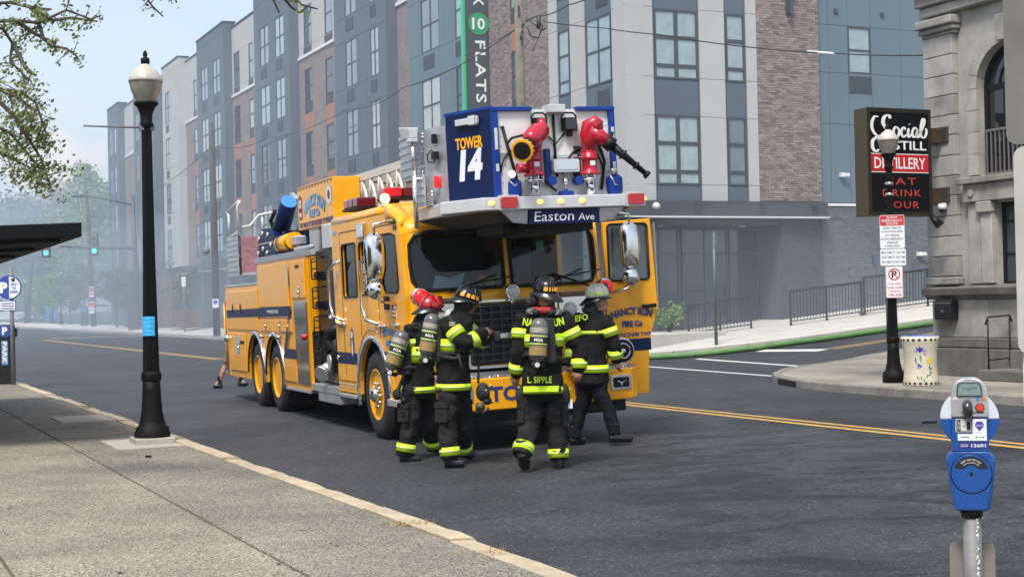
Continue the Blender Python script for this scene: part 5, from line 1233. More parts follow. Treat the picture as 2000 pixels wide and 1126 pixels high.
# --- roof light bars
def lightbar(x0,x1,y0,y1,z):
    b=MB(); b.box(x0,x1,y0,y1,z,z+.035); o=E(b,'light_bar',M_blk,bev=.008); n=max(3,int((y1-y0)/.3)) if (y1-y0)>(x1-x0) else max(3,int((x1-x0)/.3))
    for i in range(n):
        a0,a1=i/n+.01,(i+1)/n-.01
        b=MB()
        if (y1-y0)>(x1-x0): b.box(x0+.015,x1-.015,y0+(y1-y0)*a0,y0+(y1-y0)*a1,z+.036,z+.155)
        else: b.box(x0+(x1-x0)*a0,x0+(x1-x0)*a1,y0+.015,y1-.015,z+.036,z+.155)
        E(b,'lens',M_redd if i%3 else M_redl,o,bev=.02)
lightbar(.10,.42,-1.12,-.40,2.93); lightbar(-1.45,-.75,-1.15,-.86,2.90); lightbar(.10,.42,.40,1.12,2.93)
b=MB(); b.box(.2,.3,-1.0,-.9,2.86,2.93); b.box(.2,.3,-.6,-.5,2.86,2.93); E(b,'bar_foot',M_blk)
b=MB(); b.sphere((.55,-1.16,2.94),.06,10,8); E(b,'strobe',M_hot)
b=MB(); b.sphere((1.30,-.86,2.655),.035,10,6,(1,1.6,1)); b.sphere((1.30,.86,2.655),.035,10,6,(1,1.6,1)); E(b,'clearance_light',M_redon)
# --- pump panel bay, hose bed body
bx('pump_panel',M_treadd,-3.2,-1.72,-1.10,1.10,.58,2.45,0)
bx('blue_bag',M_navy,-2.02,-1.74,-1.22,-1.11,1.55,2.35,.04); bx('pump_panel_shelf',M_alum,-3.2,-1.72,-1.25,-1.101,.45,.56,.01); bx('running_board',M_alum,-2.9,-1.75,-1.24,-1.0,.32,.445,.01)
b=MB()
for z in (2.20,1.78,1.36,.92):
    for x in (-3.06,-2.74): b.tube([(x,-1.10,z+.16),(x,-1.21,z+.14),(x,-1.21,z-.14),(x,-1.10,z-.16)],.014,6)
    for dz in (-.10,0,.10): b.tube([(-3.06,-1.21,z+dz),(-2.74,-1.21,z+dz)],.011,6)
    b.box(-3.0,-2.8,-1.19,-1.10,z-.16,z-.05)
E(b,'folding_step',M_blk)
b=MB(); b.tube([(-2.05,-1.10,1.35),(-2.2,-1.2,1.30),(-2.25,-1.22,1.15),(-2.1,-1.2,1.02)],.085,10); b.cyl((-2.3,-1.1,1.05),(-2.3,-1.27,1.0),.13,n=16); b.cyl((-2.0,-1.1,.92),(-2.0,-1.26,.90),.12,n=16); b.tube([(-1.95,-1.1,1.2),(-1.9,-1.22,1.15),(-1.85,-1.22,.8)],.06,10); E(b,'intake_hose',M_blk)
b=MB(); b.cyl((-2.45,-1.12,.82),(-2.35,-1.30,.74),.10,n=18); b.cyl((-2.33,-1.30,.74),(-2.30,-1.34,.72),.115,n=18); b.tube([(-1.98,-1.12,1.44),(-1.86,-1.28,1.52)],.03,8); b.cyl((-2.0,-1.28,.90),(-2.0,-1.30,.90),.10,n=18); E(b,'intake_cap',M_alum)
b=MB()
for r in (.10,.07): b.tube([(-1.95+r*1.6*math.cos(t_),-1.18,.60+r*math.sin(t_)) for t_ in [math.pi*i/10 for i in range(11)]],.022,6)
E(b,'hose_loop',mat('hose_khaki',(.25,.22,.10),.8))
b=MB(); b.sphere((-3.45,-1.27,1.22),.05,10,8); E(b,'red_knob',M_redp)
arch2=lambda cx:[(cx-.64,.45)]+arc(cx,.57,.64,180,0,14)+[(cx+.64,.45)]
body=[(-9.4,.45)]+arch2(-6.97)+arch2(-5.55)+[(-3.2,.45),(-3.2,2.40),(-6.55,2.40),(-6.55,2.05),(-9.4,2.05)]
for s in (-1,1):
    b=MB(); b.prism(body,s*1.21,s*1.25,'Y'); E(b,'body_side',M_ty)
bx('body_core',M_ty,-6.55,-3.2,-1.205,1.205,1.30,2.395,0); bx('body_core',M_ty,-9.4,-6.555,-1.205,1.205,1.30,2.045,0); bx('body_core',M_und,-9.3,-7.65,-1.2,1.2,.46,1.295,0); bx('body_core',M_und,-4.88,-3.22,-1.2,1.2,.46,1.295,0)
b=MB(); b.box(-6.35,-6.18,-1.2,1.2,.5,1.295); E(b,'wheel_well',M_und)
bx('rear_panel',M_chr,-9.44,-9.40,-1.22,1.22,.45,2.05,0)
b=MB()
for i in range(4): b.box(-6.56,-3.18,-1.27-.004*(i%2),-1.18,2.402+i*.022,2.402+i*.022+.018)
E(b,'corrugated_rail',M_alum); bx('corrugated_rail',M_alum,-6.56,-3.18,1.18,1.27,2.402,2.49,0); bx('hose_bed_floor',M_und,-6.5,-3.2,-1.17,1.17,2.38,2.41,0)
bx('deck_rail',M_alum,-9.42,-6.56,-1.26,1.26,2.052,2.085,.01)
for cx in (-6.97,-5.55):
    for s in (-1,1):
        b=MB(); rr_=[]
        for (x,z) in arc(cx,.57,.645,100 if True else 180,-12,14): rr_.append([(x,s*1.20,z),(x,s*1.285,z),(cx+(x-cx)*1.09,s*1.285,.57+(z-.57)*1.09),(cx+(x-cx)*1.09,s*1.24,.57+(z-.57)*1.09)])
        b.loft(rr_,True); E(b,'fender_trim',M_chr)
        b=MB(); b.tube([(x,s*1.255,z) for x,z in arc(cx,.57,.66,180,95,10)],.02,6); E(b,'arch_seal',M_blk)
# compartment doors, each with a latch
def comp(x0,x1,z0,z1,hx=None,hz=None,m=None):
    b=MB(); b.box(x0+.012,x1-.012,-1.272,-1.251,z0+.012,z1-.012); o=E(b,'compartment_door',m or M_ty,bev=.008)
    if hx is not None:
        b=MB(); b.prism([(hx-.035,hz-.08),(hx,hz-.10),(hx+.035,hz-.08),(hx+.04,hz+.08),(hx,hz+.10),(hx-.04,hz+.08)],-1.285,-1.2725,'Y'); b.sphere((hx,-1.285,hz),.025,8,6); E(b,'latch',M_chr,o,bev=.006)
comp(-6.5,-4.32,1.66,2.36); comp(-4.20,-3.26,1.78,2.36,-3.62,1.88); comp(-9.35,-6.6,1.28,1.98); 
comp(-6.55,-5.55,1.27,1.48,-6.0,1.37); comp(-5.53,-4.55,1.27,1.48,-5.0,1.37); comp(-4.50,-4.22,1.27,1.48,-4.4,1.37); comp(-9.2,-7.75,.55,1.24,-8.3,.98); comp(-7.2,-6.7,1.22,1.265); 
comp(-4.86,-4.04,.52,.90)
b=MB(); b.prism([(-4.06,1.66),(-3.98,.52),(-3.27,.52),(-3.27,1.74),(-4.06,1.74)],-1.268,-1.2525,'Y'); E(b,'stainless_panel',mat('stainless_mirror',(.50,.48,.44),.10,metal=1.),bev=.008)
bx('yellow_frame',M_ty,-4.18,-4.08,-1.262,-1.2515,.50,1.76,.004)
bx('rail_latch',M_chr,-4.30,-4.22,-1.287,-1.2725,1.98,2.30,.008); bx('rail_latch',M_blk,-3.78,-3.58,-1.282,-1.2725,2.24,2.28,.004)
b=MB()
for x in (-6.35,-5.1): b.sphere((x,-1.285,1.20),.055,10,8,(1.3,.7,.8))
b.sphere((-9.25,-1.29,1.12),.07,10,8); b.sphere((-5.75,-1.27,1.20),.03,8,6); E(b,'marker_lamp',M_chr)
for (x,z) in ((-8.7,1.68),(-8.0,1.68)):
    b=MB(); b.box(x-.02,x+.02,-1.285,-1.2725,z-.10,z+.06); E(b,'latch',M_blk)
# dark blue stripe with its slanted drop
b=MB(); y0,y1=-1.2765,-1.2735
b.prism([(-9.3,1.50),(-4.40,1.535),(-4.84,.885),(-4.02,.885),(-4.02,1.03),(-4.62,1.03),(-4.20,1.68),(-9.3,1.635)],y0,y1,'Y'); E(b,'blue_stripe',M_navy)
letters('lettering','WWW.NANCYRUN.ORG',M_lwh,eng,(-5.45,-1.2765,1.60),XD,ZD,.055,.8,ext=.001)
b=MB(); b.prism(rrect(.32,.32,.05,3,-8.45,1.02),-1.2755,-1.2725,'Y'); E(b,'crest_decal',mat('crest_grey',(.35,.42,.45),.4)); bx('warning_plate',M_blk,-8.2,-7.85,-1.2765,-1.2725,1.04,1.10,0)
bx('body_step',M_alum,-4.8,-3.3,-1.27,-1.1,.40,.445,.006)
# rear hand rails
b=MB()
for x,y in ((-9.62,-1.22),(-9.95,-1.18)): b.tube([(x,y,.50),(x,y,1.78),(x+.14,y+.02,1.86)],.026,8)
for z in (.55,1.75): b.tube([(-9.97,-1.18,z),(-9.42,-1.2,z)],.022,8)
E(b,'rear_hand_rail',M_alum); b=MB(); b.tube([(-9.80,-1.21,.55),(-9.80,-1.21,1.76)],.026,8); b.tube([(-9.52,-1.22,.60),(-9.52,-1.22,1.72)],.022,8); E(b,'yellow_hand_rail',M_ty)
bx('rear_step',M_tread,-9.98,-9.42,-1.22,1.22,.44,.50,.006)
# --- turntable, lift cylinder, operator's cage
b=MB(); b.lathe([(.75,2.1),(.78,2.15),(.78,2.30),(.72,2.36)],(-7.3,0,0),32); E(b,'turntable',M_navy)
PP=[(-7.6,2.45),(-7.55,2.80),(-7.2,3.00),(-6.6,2.98),(-6.3,2.82),(-6.2,2.42),(-7.5,2.42)]
b=MB(); b.prism(PP,-1.0,-.86,'Y'); E(b,'pedestal_plate',M_navy,bev=.02); b=MB(); b.prism(PP,.3,.44,'Y'); E(b,'pedestal_plate',M_navy,bev=.02)
b=MB(); b.box(-7.5,-6.35,-.85,.29,2.42,2.78); E(b,'pedestal_core',M_navy,bev=.03)
b=MB(); b.hexa([(-6.4,-.85,2.42),(-6.1,-.85,2.42),(-6.1,.1,2.42),(-6.4,.1,2.42)],[(-6.5,-.85,2.92),(-6.34,-.85,2.92),(-6.34,.1,2.92),(-6.5,.1,2.92)]); E(b,'pedestal_front',M_navy,bev=.02)
b=MB()
for (x,z) in ((-7.4,2.84),(-7.1,2.92),(-7.5,2.6),(-7.1,2.66),(-6.7,2.88),(-6.8,2.58),(-6.5,2.7)): b.cyl((x,-1.0,z),(x,-1.03,z),.034,n=8)
b.box(-7.5,-6.4,-1.01,-1.001,2.735,2.75); E(b,'bolt',M_alw)
b=MB(); b.lathe([(.13,-1.02),(.15,-1.001)],(-7.3,0,2.52),18,'Y'); E(b,'pedestal_port',M_und)
b=MB(); b.cyl((-6.70,-.84,2.85),(-6.05,-.78,3.365),.128,n=28); E(b,'lift_cylinder',M_navy); b=MB(); d_=Vector((.65,.06,.515)).normalized(); p_=Vector((-6.05,-.78,3.365)); b.cyl(p_,p_+d_*.02,.130,n=28); E(b,'cylinder_cap',mat('bright_blue',(.05,.22,.72),.35))
b=MB(); b.prism([(-7.25,2.95),(-6.95,2.85),(-6.1,3.42),(-6.4,3.55)],-.66,-.60,'Y'); E(b,'lift_arm',M_alum)
b=MB(); b.tube([(-7.35,-.75,2.95),(-7.45,-.78,3.15),(-7.2,-.75,3.30)],.035,8); b.tube([(-7.0,-.83,2.9),(-7.2,-.86,2.7),(-7.25,-.86,2.4)],.02,6); E(b,'hydraulic_hose',M_blk)
b=MB(); b.cyl((-5.55,-1.05,2.66),(-4.62,-1.05,2.68),.135,n=22); b.sphere((-5.55,-1.05,2.66),.135,16,8,(.4,1,1)); E(b,'air_cylinder',M_ty)
b=MB(); 
for x in (-5.4,-4.75): b.lathe([(.138,x),(.142,x+.01),(.142,x+.03),(.138,x+.04)],(0,-1.05,2.665),22,'X')
E(b,'cylinder_strap',M_blk); b=MB(); b.box(-4.6,-4.3,-1.13,-.95,2.60,2.74); b.cyl((-4.4,-1.05,2.45),(-4.4,-1.05,2.65),.03); b.box(-4.3,-3.3,-1.16,-1.08,2.50,2.56); E(b,'valve_block',M_alum,bev=.02)
cg=-8.35
b=MB()
for i in range(14): z=2.28+i*.047; b.box(cg-1.0,cg,-1.18-(.02 if i%2 else 0),-1.15,z,z+.046)
E(b,'cage_side',M_alum); bx('cage_front',mat('reddish_reflective_sheet',(.36,.17,.19),.5,metal=.2,var=.25,vs=16,bump=.5,bs=60),cg-.02,cg+.0,-1.14,-.70,2.30,2.93,.004); bx('cage_floor',M_alum,cg-1.0,cg+.01,-1.19,-.68,2.24,2.275,.005); bx('cage_post',M_chr,cg-.02,cg+.015,-1.19,-1.145,2.25,2.98,.004); bx('cage_post',M_chr,cg-.02,cg+.015,-.72,-.68,2.25,2.95,.004); bx('cage_back',M_alum,cg-1.0,cg-.97,-1.15,-.70,2.28,2.93,.004)
b=MB(); b.tube([(cg,-1.16,2.95),(cg,-1.16,3.50),(cg+.02,-1.10,3.56)],.022,8); b.tube([(cg-.9,-1.16,2.95),(cg-.85,-1.16,3.36),(cg-1.0,-1.16,3.44),(cg,-1.13,3.56)],.024,8); b.tube([(cg-.95,-1.18,2.94),(cg,-1.16,3.02)],.022,8)
b.tube([(cg,-1.1,3.10),(cg,-.95,3.12),(cg+.05,-.80,3.30),(cg+.1,-.62,3.33),(cg+.15,-.3,3.33)],.022,8); b.tube([(cg+.05,-.74,3.30),(cg+.03,-.74,2.93)],.02,8); E(b,'cage_rail',M_alw)
# --- yellow sign box on the ladder, ladder truss
bx('ladder_sign_box',M_ty,-4.95,-2.80,-.90,-.50,2.84,3.50,.01)
b=MB()
for i in range(12): b.sphere((-4.85+i*.18,-.902,3.45),.010,6,4)
b.box(-4.94,-2.81,-.906,-.9005,3.475,3.482); E(b,'rivet_row',M_und)
yq=-.9015
letters('lettering','NANCY RUN',M_lnv,eng,(-3.92,yq,3.25),XD,ZD,.185,1.34,bold=.04,arc=1.5,ext=.001); letters('lettering','NANCY RUN',M_ltb,eng,(-3.93,yq-.002,3.255),XD,ZD,.175,1.31,bold=.01,arc=1.5,ext=.003)
letters('lettering','FIRE Co',M_lnv,eng,(-3.90,yq,3.055),XD,ZD,.125,.62,bold=.05,ext=.001); letters('lettering','FIRE Co',M_ltb,eng,(-3.91,yq-.002,3.06),XD,ZD,.115,.60,bold=.01,ext=.003)
letters('lettering','THE PRIDE OF BETHLEHEM TOWNSHIP',M_lnv,eng,(-3.87,yq,2.905),XD,ZD,.085,2.05,bold=.02,ext=.002)
b=MB(); b.prism(arc(-3.03,3.26,.14,0,360,24),-.905,-.9015,'Y'); E(b,'round_crest',M_lwh); b=MB(); b.prism(arc(-3.03,3.26,.145,0,360,24),-.9045,-.9012,'Y',[arc(-3.03,3.26,.125,0,360,24)]); E(b,'crest_ring',M_sgk); b=MB(); b.prism(arc(-3.03,3.26,.07,0,360,16),-.9075,-.9055,'Y'); E(b,'crest_centre',mat('crest_maroon',(.2,.02,.04),.5))
b=MB(); b.prism([(-4.86,3.0),(-4.68,3.0),(-4.66,3.33),(-4.76,3.38),(-4.87,3.33)],-.905,-.9015,'Y'); E(b,'shield_crest',mat('shield_maroon',(.13,.02,.06),.5)); b=MB(); b.prism(arc(-4.765,3.24,.07,0,360,14),-.908,-.9055,'Y',[arc(-4.765,3.24,.03,0,360,14)]); b.prism(rrect(.11,.06,.01,2,-4.765,3.07),-.908,-.9055,'Y'); E(b,'crest_centre',M_lwh)
M_ltan=mat('ladder_tan',(.50,.42,.30),.5)
for (y,x0,x1,zt,zb,w_) in ((-.46,-6.9,1.7,3.53,2.97,.05),(.46,-6.9,1.7,3.53,2.97,.05),(-.33,-6.2,2.0,3.44,3.02,.04),(.33,-6.2,2.0,3.44,3.02,.04)):
    b=MB(); b.box(x0,x1,y-w_/2,y+w_/2,zt-.11,zt); b.box(x0,x1,y-w_/2,y+w_/2,zb-.04,zb+.05); E(b,'ladder_rail',M_ladder,bev=.006)
    b=MB(); t2=MB(); k=0; x=x0+.2
    while x<x1-.45:
        (b if k%3 else t2).tube([(x,y,zb+.04),(x+.16,y,zt-.10)],.024,6); b.tube([(x+.16,y,zt-.10),(x+.42,y,zb+.04)],.024,6); x+=.42; k+=1
    E(b,'ladder_brace',M_ladder); E(t2,'ladder_brace',M_ltan)
b=MB()
x=-6.6
while x<1.7: b.tube([(x,-.46,3.02),(x,.46,3.02)],.018,6); x+=.35
E(b,'ladder_rung',M_ladder); b=MB(); b.tube([(-6,-.2,3.1),(-2,-.22,3.15),(1.6,-.2,3.1)],.05,8); b.tube([(-2.6,-.40,3.40),(-1,-.40,3.2),(.5,-.40,3.35),(1.5,-.38,3.05)],.014,6); E(b,'hydraulic_line',M_blk)
bx('ladder_rest',M_und,-2.4,-1.75,-.5,.5,2.45,2.92,.01); bx('ladder_rest',M_alw,-3.0,-2.5,-1.05,-.6,2.47,2.82,.02)
E(MB().box(-5.9,-5.2,-.5,.5,2.4,2.93),'ladder_support',M_alw)
# --- bucket at the ladder tip
pl=[(3.30,-.94),(3.30,.94),(2.72,1.22),(2.58,1.12),(1.45,1.10),(1.45,-1.10),(2.58,-1.12),(2.72,-1.22)]
b=MB(); b.prism(pl,2.60,2.735,'Z'); E(b,'bucket_deck',M_alw,bev=.012)
b=MB(); b.hexa([(1.6,-.7,2.49),(2.85,-.55,2.49),(2.85,.55,2.49),(1.6,.7,2.49)],[(1.5,-1.10,2.598),(3.14,-.84,2.598),(3.14,.84,2.598),(1.5,1.10,2.598)]); E(b,'bucket_underside',mat('bucket_underside_shade',(.055,.053,.05),.6,metal=.2,var=.2,vs=4))  # base colour darkened to stand in for the shade of a recess here
b=MB(); b.box(1.7,3.0,-.35,.35,2.36,2.488); b.box(2.0,2.8,-.54,-.44,2.38,2.488); b.box(2.0,2.8,.44,.54,2.38,2.488); E(b,'bucket_beam',M_und,bev=.01)
bx('name_board',M_navy,3.225,3.25,-.41,.41,2.44,2.60,.004); letters('lettering','Easton',M_lwh,eng,(3.2515,-.125,2.522),YD,ZD,.105,.46,bold=.0,ext=.002,shear=.1); letters('lettering','Ave',M_lwh,eng,(3.2515,.25,2.507),YD,ZD,.075,.19,ext=.002,shear=.1)
b=MB()
for s in (-1,1): b.hexa([(3.19,s*.42,2.45),(3.21,s*.42,2.45),(3.21,s*.58,2.47),(3.19,s*.58,2.47)][::s],[(3.21,s*.42,2.596),(3.24,s*.42,2.596),(3.24,s*.72,2.596),(3.21,s*.72,2.596)][::s])
E(b,'name_board_wing',M_alum)
bx('bucket_front',mat('bucket_white_plate',(.70,.70,.69),.4,metal=.1,var=.08,vs=5),3.05,3.075,-.68,.68,2.74,3.68,.004)
def slab(name,m,p,q,z0,z1,th=.025,**k):
    (x0,y0),(x1,y1)=p,q; dx,dy=x1-x0,y1-y0; L_=math.hypot(dx,dy); nx,ny=-dy/L_*th,dx/L_*th
    b=MB(); b.hexa([(x0,y0,z0),(x1,y1,z0),(x1+nx,y1+ny,z0),(x0+nx,y0+ny,z0)],[(x0,y0,z1),(x1,y1,z1),(x1+nx,y1+ny,z1),(x0+nx,y0+ny,z1)]); return E(b,name,m,**k)
for s in (-1,1):
    pL=slab('bucket_panel',M_navy,(2.42,s*1.0),(3.07,s*.715),2.737,3.69,.03*(1 if s<0 else -1),bev=.004)
    slab('bucket_side',M_alum,(1.95,s*1.10),(2.415,s*1.003),2.737,3.60,.025*(1 if s<0 else -1))
    bx('bucket_post',M_blue2,3.03,3.11,s*.685-.035,s*.685+.035,2.737,3.70,.006); bx('bucket_top_rail',M_blue2,3.03,3.12,min(s*.26,s*.72),max(s*.26,s*.72),3.66,3.705,.006)
    slab('bucket_top_rail',M_blue2,(2.40,s*1.01),(3.07,s*.72),3.691,3.72,.05*(1 if s<0 else -1))
    b=MB(); b.prism([(2.74,2.74),(2.74,2.765),(3.30,2.765),(3.30,2.74)],s*.9,s*.93,'Y'); 
    bx('post_light',M_clear,3.112,3.118,s*.685-.018,s*.685+.018,3.25,3.48,.004); bx('post_light',M_clear,3.112,3.118,s*.685-.018,s*.685+.018,3.02,3.10,.004)
ap=Vector((3.07,-.715))-Vector((2.42,-1.0)); xd_=Vector((ap.x,ap.y,0)).normalized(); nd_=xd_.cross(Vector((0,0,1)))
cpt=Vector((2.42,-1.0,0))+Vector((ap.x,ap.y,0))*.52
letters('lettering','TOWER',M_lor,eng,cpt+nd_*.002+Vector((0,0,3.365))-xd_*.01,xd_,ZD,.13,.42,bold=.03,ext=.003); letters('lettering','14',M_lwh,eng,cpt+nd_*.002+Vector((0,0,3.13)),xd_,ZD,.34,.37,bold=.05,ext=.004,shear=.15)
b=MB(); o_=cpt+nd_*.03; b.box(-.17,.17,-.02,.02,-.035,.035); b.box(.06,.16,-.05,.02,-.05,.05); M_=Matrix.Rotation(math.atan2(xd_.y,xd_.x),4,'Z'); b.v=[tuple(M_@Vector(p)+Vector((o_.x,o_.y,3.59))) for p in b.v]; E(b,'panel_light',M_alw,bev=.008)
# corner gate, ribbed locker, horn pole on the near side
b=MB()
for i in range(12): z=3.06+i*.043; b.box(1.40,1.86,-1.205-(.015 if i%2 else 0),-1.18,z,z+.042)
for i in range(8): z=2.74+i*.043; b.box(1.70,2.05,-1.16-(.015 if i%2 else 0),-1.14,z,z+.042)
E(b,'ribbed_panel',M_alum); bx('locker',M_tread,1.40,1.87,-1.178,-.80,3.05,3.58,.006); bx('locker_base',M_ltan,1.42,1.85,-1.17,-.85,3.0,3.045,.004); bx('corner_tread',M_tread,1.98,2.2,-1.13,-1.105,2.737,2.90,.003)
b=MB(); b.cyl((1.98,-1.245,2.50),(1.98,-1.245,3.12),.026); b.cyl((1.98,-1.245,3.12),(1.98,-1.245,3.46),.018); b.cyl((1.98,-1.245,3.05),(1.98,-1.13,3.05),.015); E(b,'horn_pole',M_chr)
b=MB(); b.box(1.92,2.02,-1.30,-1.19,3.46,3.50); b.hexa([(1.86,-1.33,3.50),(2.02,-1.28,3.50),(2.02,-1.20,3.50),(1.86,-1.14,3.50)],[(1.84,-1.36,3.64),(2.02,-1.30,3.62),(2.02,-1.18,3.62),(1.84,-1.12,3.64)]); E(b,'horn_lamp',M_alw,bev=.01)
b=MB(); b.prism(rrect(.085,.13,.02,2),-.03,.0,'X'); th=math.atan2(-.097*-1,.465); b.v=[(p[0],p[1],p[2]) for p in b.v]; Mx=Matrix.Translation((2.24,-1.05,2.99))@Matrix.Rotation(R(-78),4,'Z'); b.v=[tuple(Mx@Vector((p[0]+.035,p[1],p[2]))) for p in b.v]; E(b,'side_light',M_redon,bev=.008)
b=MB(); b.tube([(2.25,-1.06,3.28),(2.2,-1.10,3.35),(2.1,-1.12,3.30),(2.12,-1.12,3.22),(2.22,-1.09,3.21),(2.28,-1.07,3.27)],.008,6); b.box(2.2,2.32,-1.11,-1.06,3.24,3.32); b.box(2.18,2.26,-1.09,-1.055,3.42,3.52); E(b,'hook_and_cable',M_blk)
b=MB()
for y in (-.62,.62):
    for k in range(9): b.sphere((3.078,y,2.80+k*.1),.008,6,4)
for k in range(12): b.sphere((3.078,-.55+k*.1,2.765),.008,6,4)
tag(E(b,'rivet',M_alw),kind='stuff')
b=MB(); b.tube([(3.09,-.60,3.5),(3.14,-.55,3.2),(3.12,-.48,2.95),(3.10,-.50,2.80)],.018,8); b.tube([(3.09,.52,3.3),(3.13,.56,3.1),(3.1,.52,2.8)],.018,8); b.tube([(3.09,-.2,2.95),(3.15,-.12,2.86),(3.1,-.02,2.80)],.014,6); E(b,'hydraulic_line',M_blk)
b=MB(); b.box(3.076,3.083,-.12,.26,3.16,3.19); b.box(3.076,3.09,-.64,-.58,3.10,3.22); b.box(3.076,3.09,.60,.65,3.28,3.40); E(b,'junction_box',M_alum)
# lamps, cameras and water monitors on the bucket front
for y in (-.185,.165):
    b=MB(); b.box(3.09,3.17,y-.075,y+.075,3.44,3.58); b.tube([(3.12,y-.085,3.44),(3.12,y-.085,3.60),(3.12,y-.05,3.635),(3.12,y+.05,3.635),(3.12,y+.085,3.60),(3.12,y+.085,3.44)],.012,6); b.box(3.10,3.14,y-.03,y+.03,3.38,3.44); fl=E(b,'flood_lamp',M_blk,bev=.008); bx('lens',M_dglass,3.171,3.175,y-.06,y+.06,3.455,3.565,.003,fl)
bx('camera_box',M_alw,3.0,3.20,-.10,.10,3.63,3.72,.01)
b=MB(); b.tube([(3.085,.0,3.62),(3.10,-.01,3.3),(3.10,.0,2.95)],.016,6); b.tube([(3.09,-.1,3.42),(3.11,0,3.30),(3.09,.12,3.42)],.010,6)
for y0 in (-.42,.34):
    b.tube([(3.082,y0+.22*math.cos(t_),3.0+.26*math.sin(t_)) for t_ in [math.pi*i/14 for i in range(15)]],.012,6)
b.tube([(3.10,.06,2.98),(3.12,.16,3.05),(3.12,.2,2.95)],.012,6); E(b,'cable',M_blk)
b=MB(); b.prism(rrect(.30,.14,.02,3,.07,3.06),3.12,3.22,'X'); fl=E(b,'scene_light',M_alw,bev=.006); b=MB(); b.prism(rrect(.25,.09,.03,3,.07,3.06),3.221,3.226,'X'); E(b,'lens',M_chr,fl); b=MB(); b.cyl((3.16,.07,2.76),(3.16,.07,2.98),.022); b.cyl((3.16,.07,2.86),(3.16,.07,2.92),.035); E(b,'lamp_stem',M_chr); bx('stem_base',M_blue2,3.10,3.22,0,.14,2.737,2.79,.008)
def bolts(b,y,z,r,n=8):
    for i in range(n): a_=2*math.pi*i/n; b.cyl((3.20+r*math.cos(a_),y+r*math.sin(a_),z-.05),(3.20+r*math.cos(a_),y+r*math.sin(a_),z+.05),.010,n=6)
for y in (-.305,.345):
    b=MB(); b.cyl((3.20,y,2.74),(3.20,y,2.90),.052,n=20); b.cyl((3.20,y,2.895),(3.20,y,2.912),.115,n=22); bolts(b,y,2.93,.10); E(b,'monitor_pipe',M_chr)
    b=MB(); b.lathe([(.115,2.955),(.115,2.975),(.09,2.985),(.082,3.02),(.082,3.11),(.095,3.12),(.095,3.15),(.082,3.16),(.085,3.22)],(3.20,y,0),22); E(b,'monitor_body',M_redp)
    bx('monitor_label',M_sgw,3.283,3.286,y-.03,y+.03,3.05,3.10,0)
b=MB(); b.tube([(3.20,-.305,3.2),(3.20,-.30,3.30),(3.21,-.26,3.40),(3.24,-.22,3.46)],[.085,.095,.10,.075],16); b.sphere((3.24,-.215,3.44),.088,14,10); b.tube([(3.24,-.19,3.42),(3.27,-.28,3.40),(3.33,-.38,3.33),(3.36,-.42,3.29)],[.085,.115,.10,.075],16); b.cyl((3.22,-.20,3.42),(3.22,-.20,3.56),.045); b.cyl((3.20,-.5,3.04),(3.20,-.38,3.04),.05); E(b,'monitor_elbow',M_redp)
b=MB(); b.tube([(3.34,-.40,3.31),(3.42,-.47,3.25),(3.46,-.51,3.22)],[.07,.07,.085],16); b.tube([(3.30,-.36,3.40),(3.22,-.55,3.36),(3.2,-.6,3.30)],.015,6); E(b,'nozzle_collar',M_blk)
b=MB(); nn=Vector((.78,-.55,-.25)).normalized(); p0=Vector((3.44,-.50,3.225)); b.cyl(p0,p0+nn*.13,.095,.118,n=26); noz=E(b,'nozzle',M_gold); b=MB(); b.tube([p0+nn*.128,p0+nn*.14],[.118,.112],26); E(b,'nozzle_rim',M_ty,noz); b=MB(); b.cyl(p0+nn*.141,p0+nn*.143,.092,n=24); b.cyl(p0+nn*.143,p0+nn*.15,.035,n=14); E(b,'nozzle_bore',M_blk,noz)
b=MB()
for i in range(16):
    a_=2*math.pi*i/16; x_=nn.orthogonal().normalized(); y_=nn.cross(x_); c1=p0+nn*.10+(x_*math.cos(a_)+y_*math.sin(a_))*.114; b.sphere(tuple(c1),.014,5,4)
E(b,'nozzle_grip',M_gold,noz)
b=MB(); b.tube([(3.20,.345,3.2),(3.20,.345,3.38),(3.21,.36,3.48),(3.23,.41,3.51),(3.25,.45,3.46)],[.085,.088,.09,.09,.085],16); b.sphere((3.235,.42,3.475),.092,14,10); b.tube([(3.22,.36,3.44),(3.25,.45,3.36),(3.29,.53,3.30)],[.08,.09,.07],16); E(b,'monitor_elbow',M_redp)
b=MB(); b.tube([(3.28,.52,3.31),(3.31,.58,3.25)],[.075,.085],16); b.tube([(3.31,.58,3.25),(3.35,.68,3.15),(3.42,.90,2.94)],[.05,.04,.028],12); b.tube([(3.42,.90,2.94),(3.43,.93,2.91)],[.045,.045],12); b.tube([(3.35,.67,3.16),(3.355,.685,3.145)],[.06,.06],12); b.tube([(3.39,.80,3.035),(3.395,.815,3.02)],[.048,.048],12); b.cyl((3.30,.55,3.30),(3.28,.60,3.40),.02); E(b,'nozzle',M_blk)
b=MB(); b.lathe([(.06,2.737),(.075,2.78),(.07,2.90),(.045,2.93)],(3.16,-.52,0),16); b.lathe([(.07,2.737),(.09,2.78),(.09,2.92),(.05,2.96)],(3.14,.66,0),16); b.box(3.08,3.14,-.14,-.08,2.9,3.25); b.cyl((3.1,-.1,2.9),(3.22,-.1,2.9),.05); b.cyl((3.1,.22,2.9),(3.22,.22,2.9),.05); E(b,'blue_valve',M_blue2,bev=.005)
b=MB(); b.cyl((3.19,-.56,2.97),(3.24,-.58,2.98),.045,n=10); b.cyl((3.20,.60,2.98),(3.20,.66,3.0),.035,n=10); b.tube([(3.2,.58,2.96),(3.24,.62,2.84),(3.2,.72,2.84)],.007,5); b.tube([(3.2,-.6,2.92),(3.24,-.55,2.85),(3.2,-.47,2.92)],.007,5); E(b,'valve_cap',M_alum)
bx('speed_plate',M_treadd,3.077,3.082,.22,.30,2.95,3.28,0)
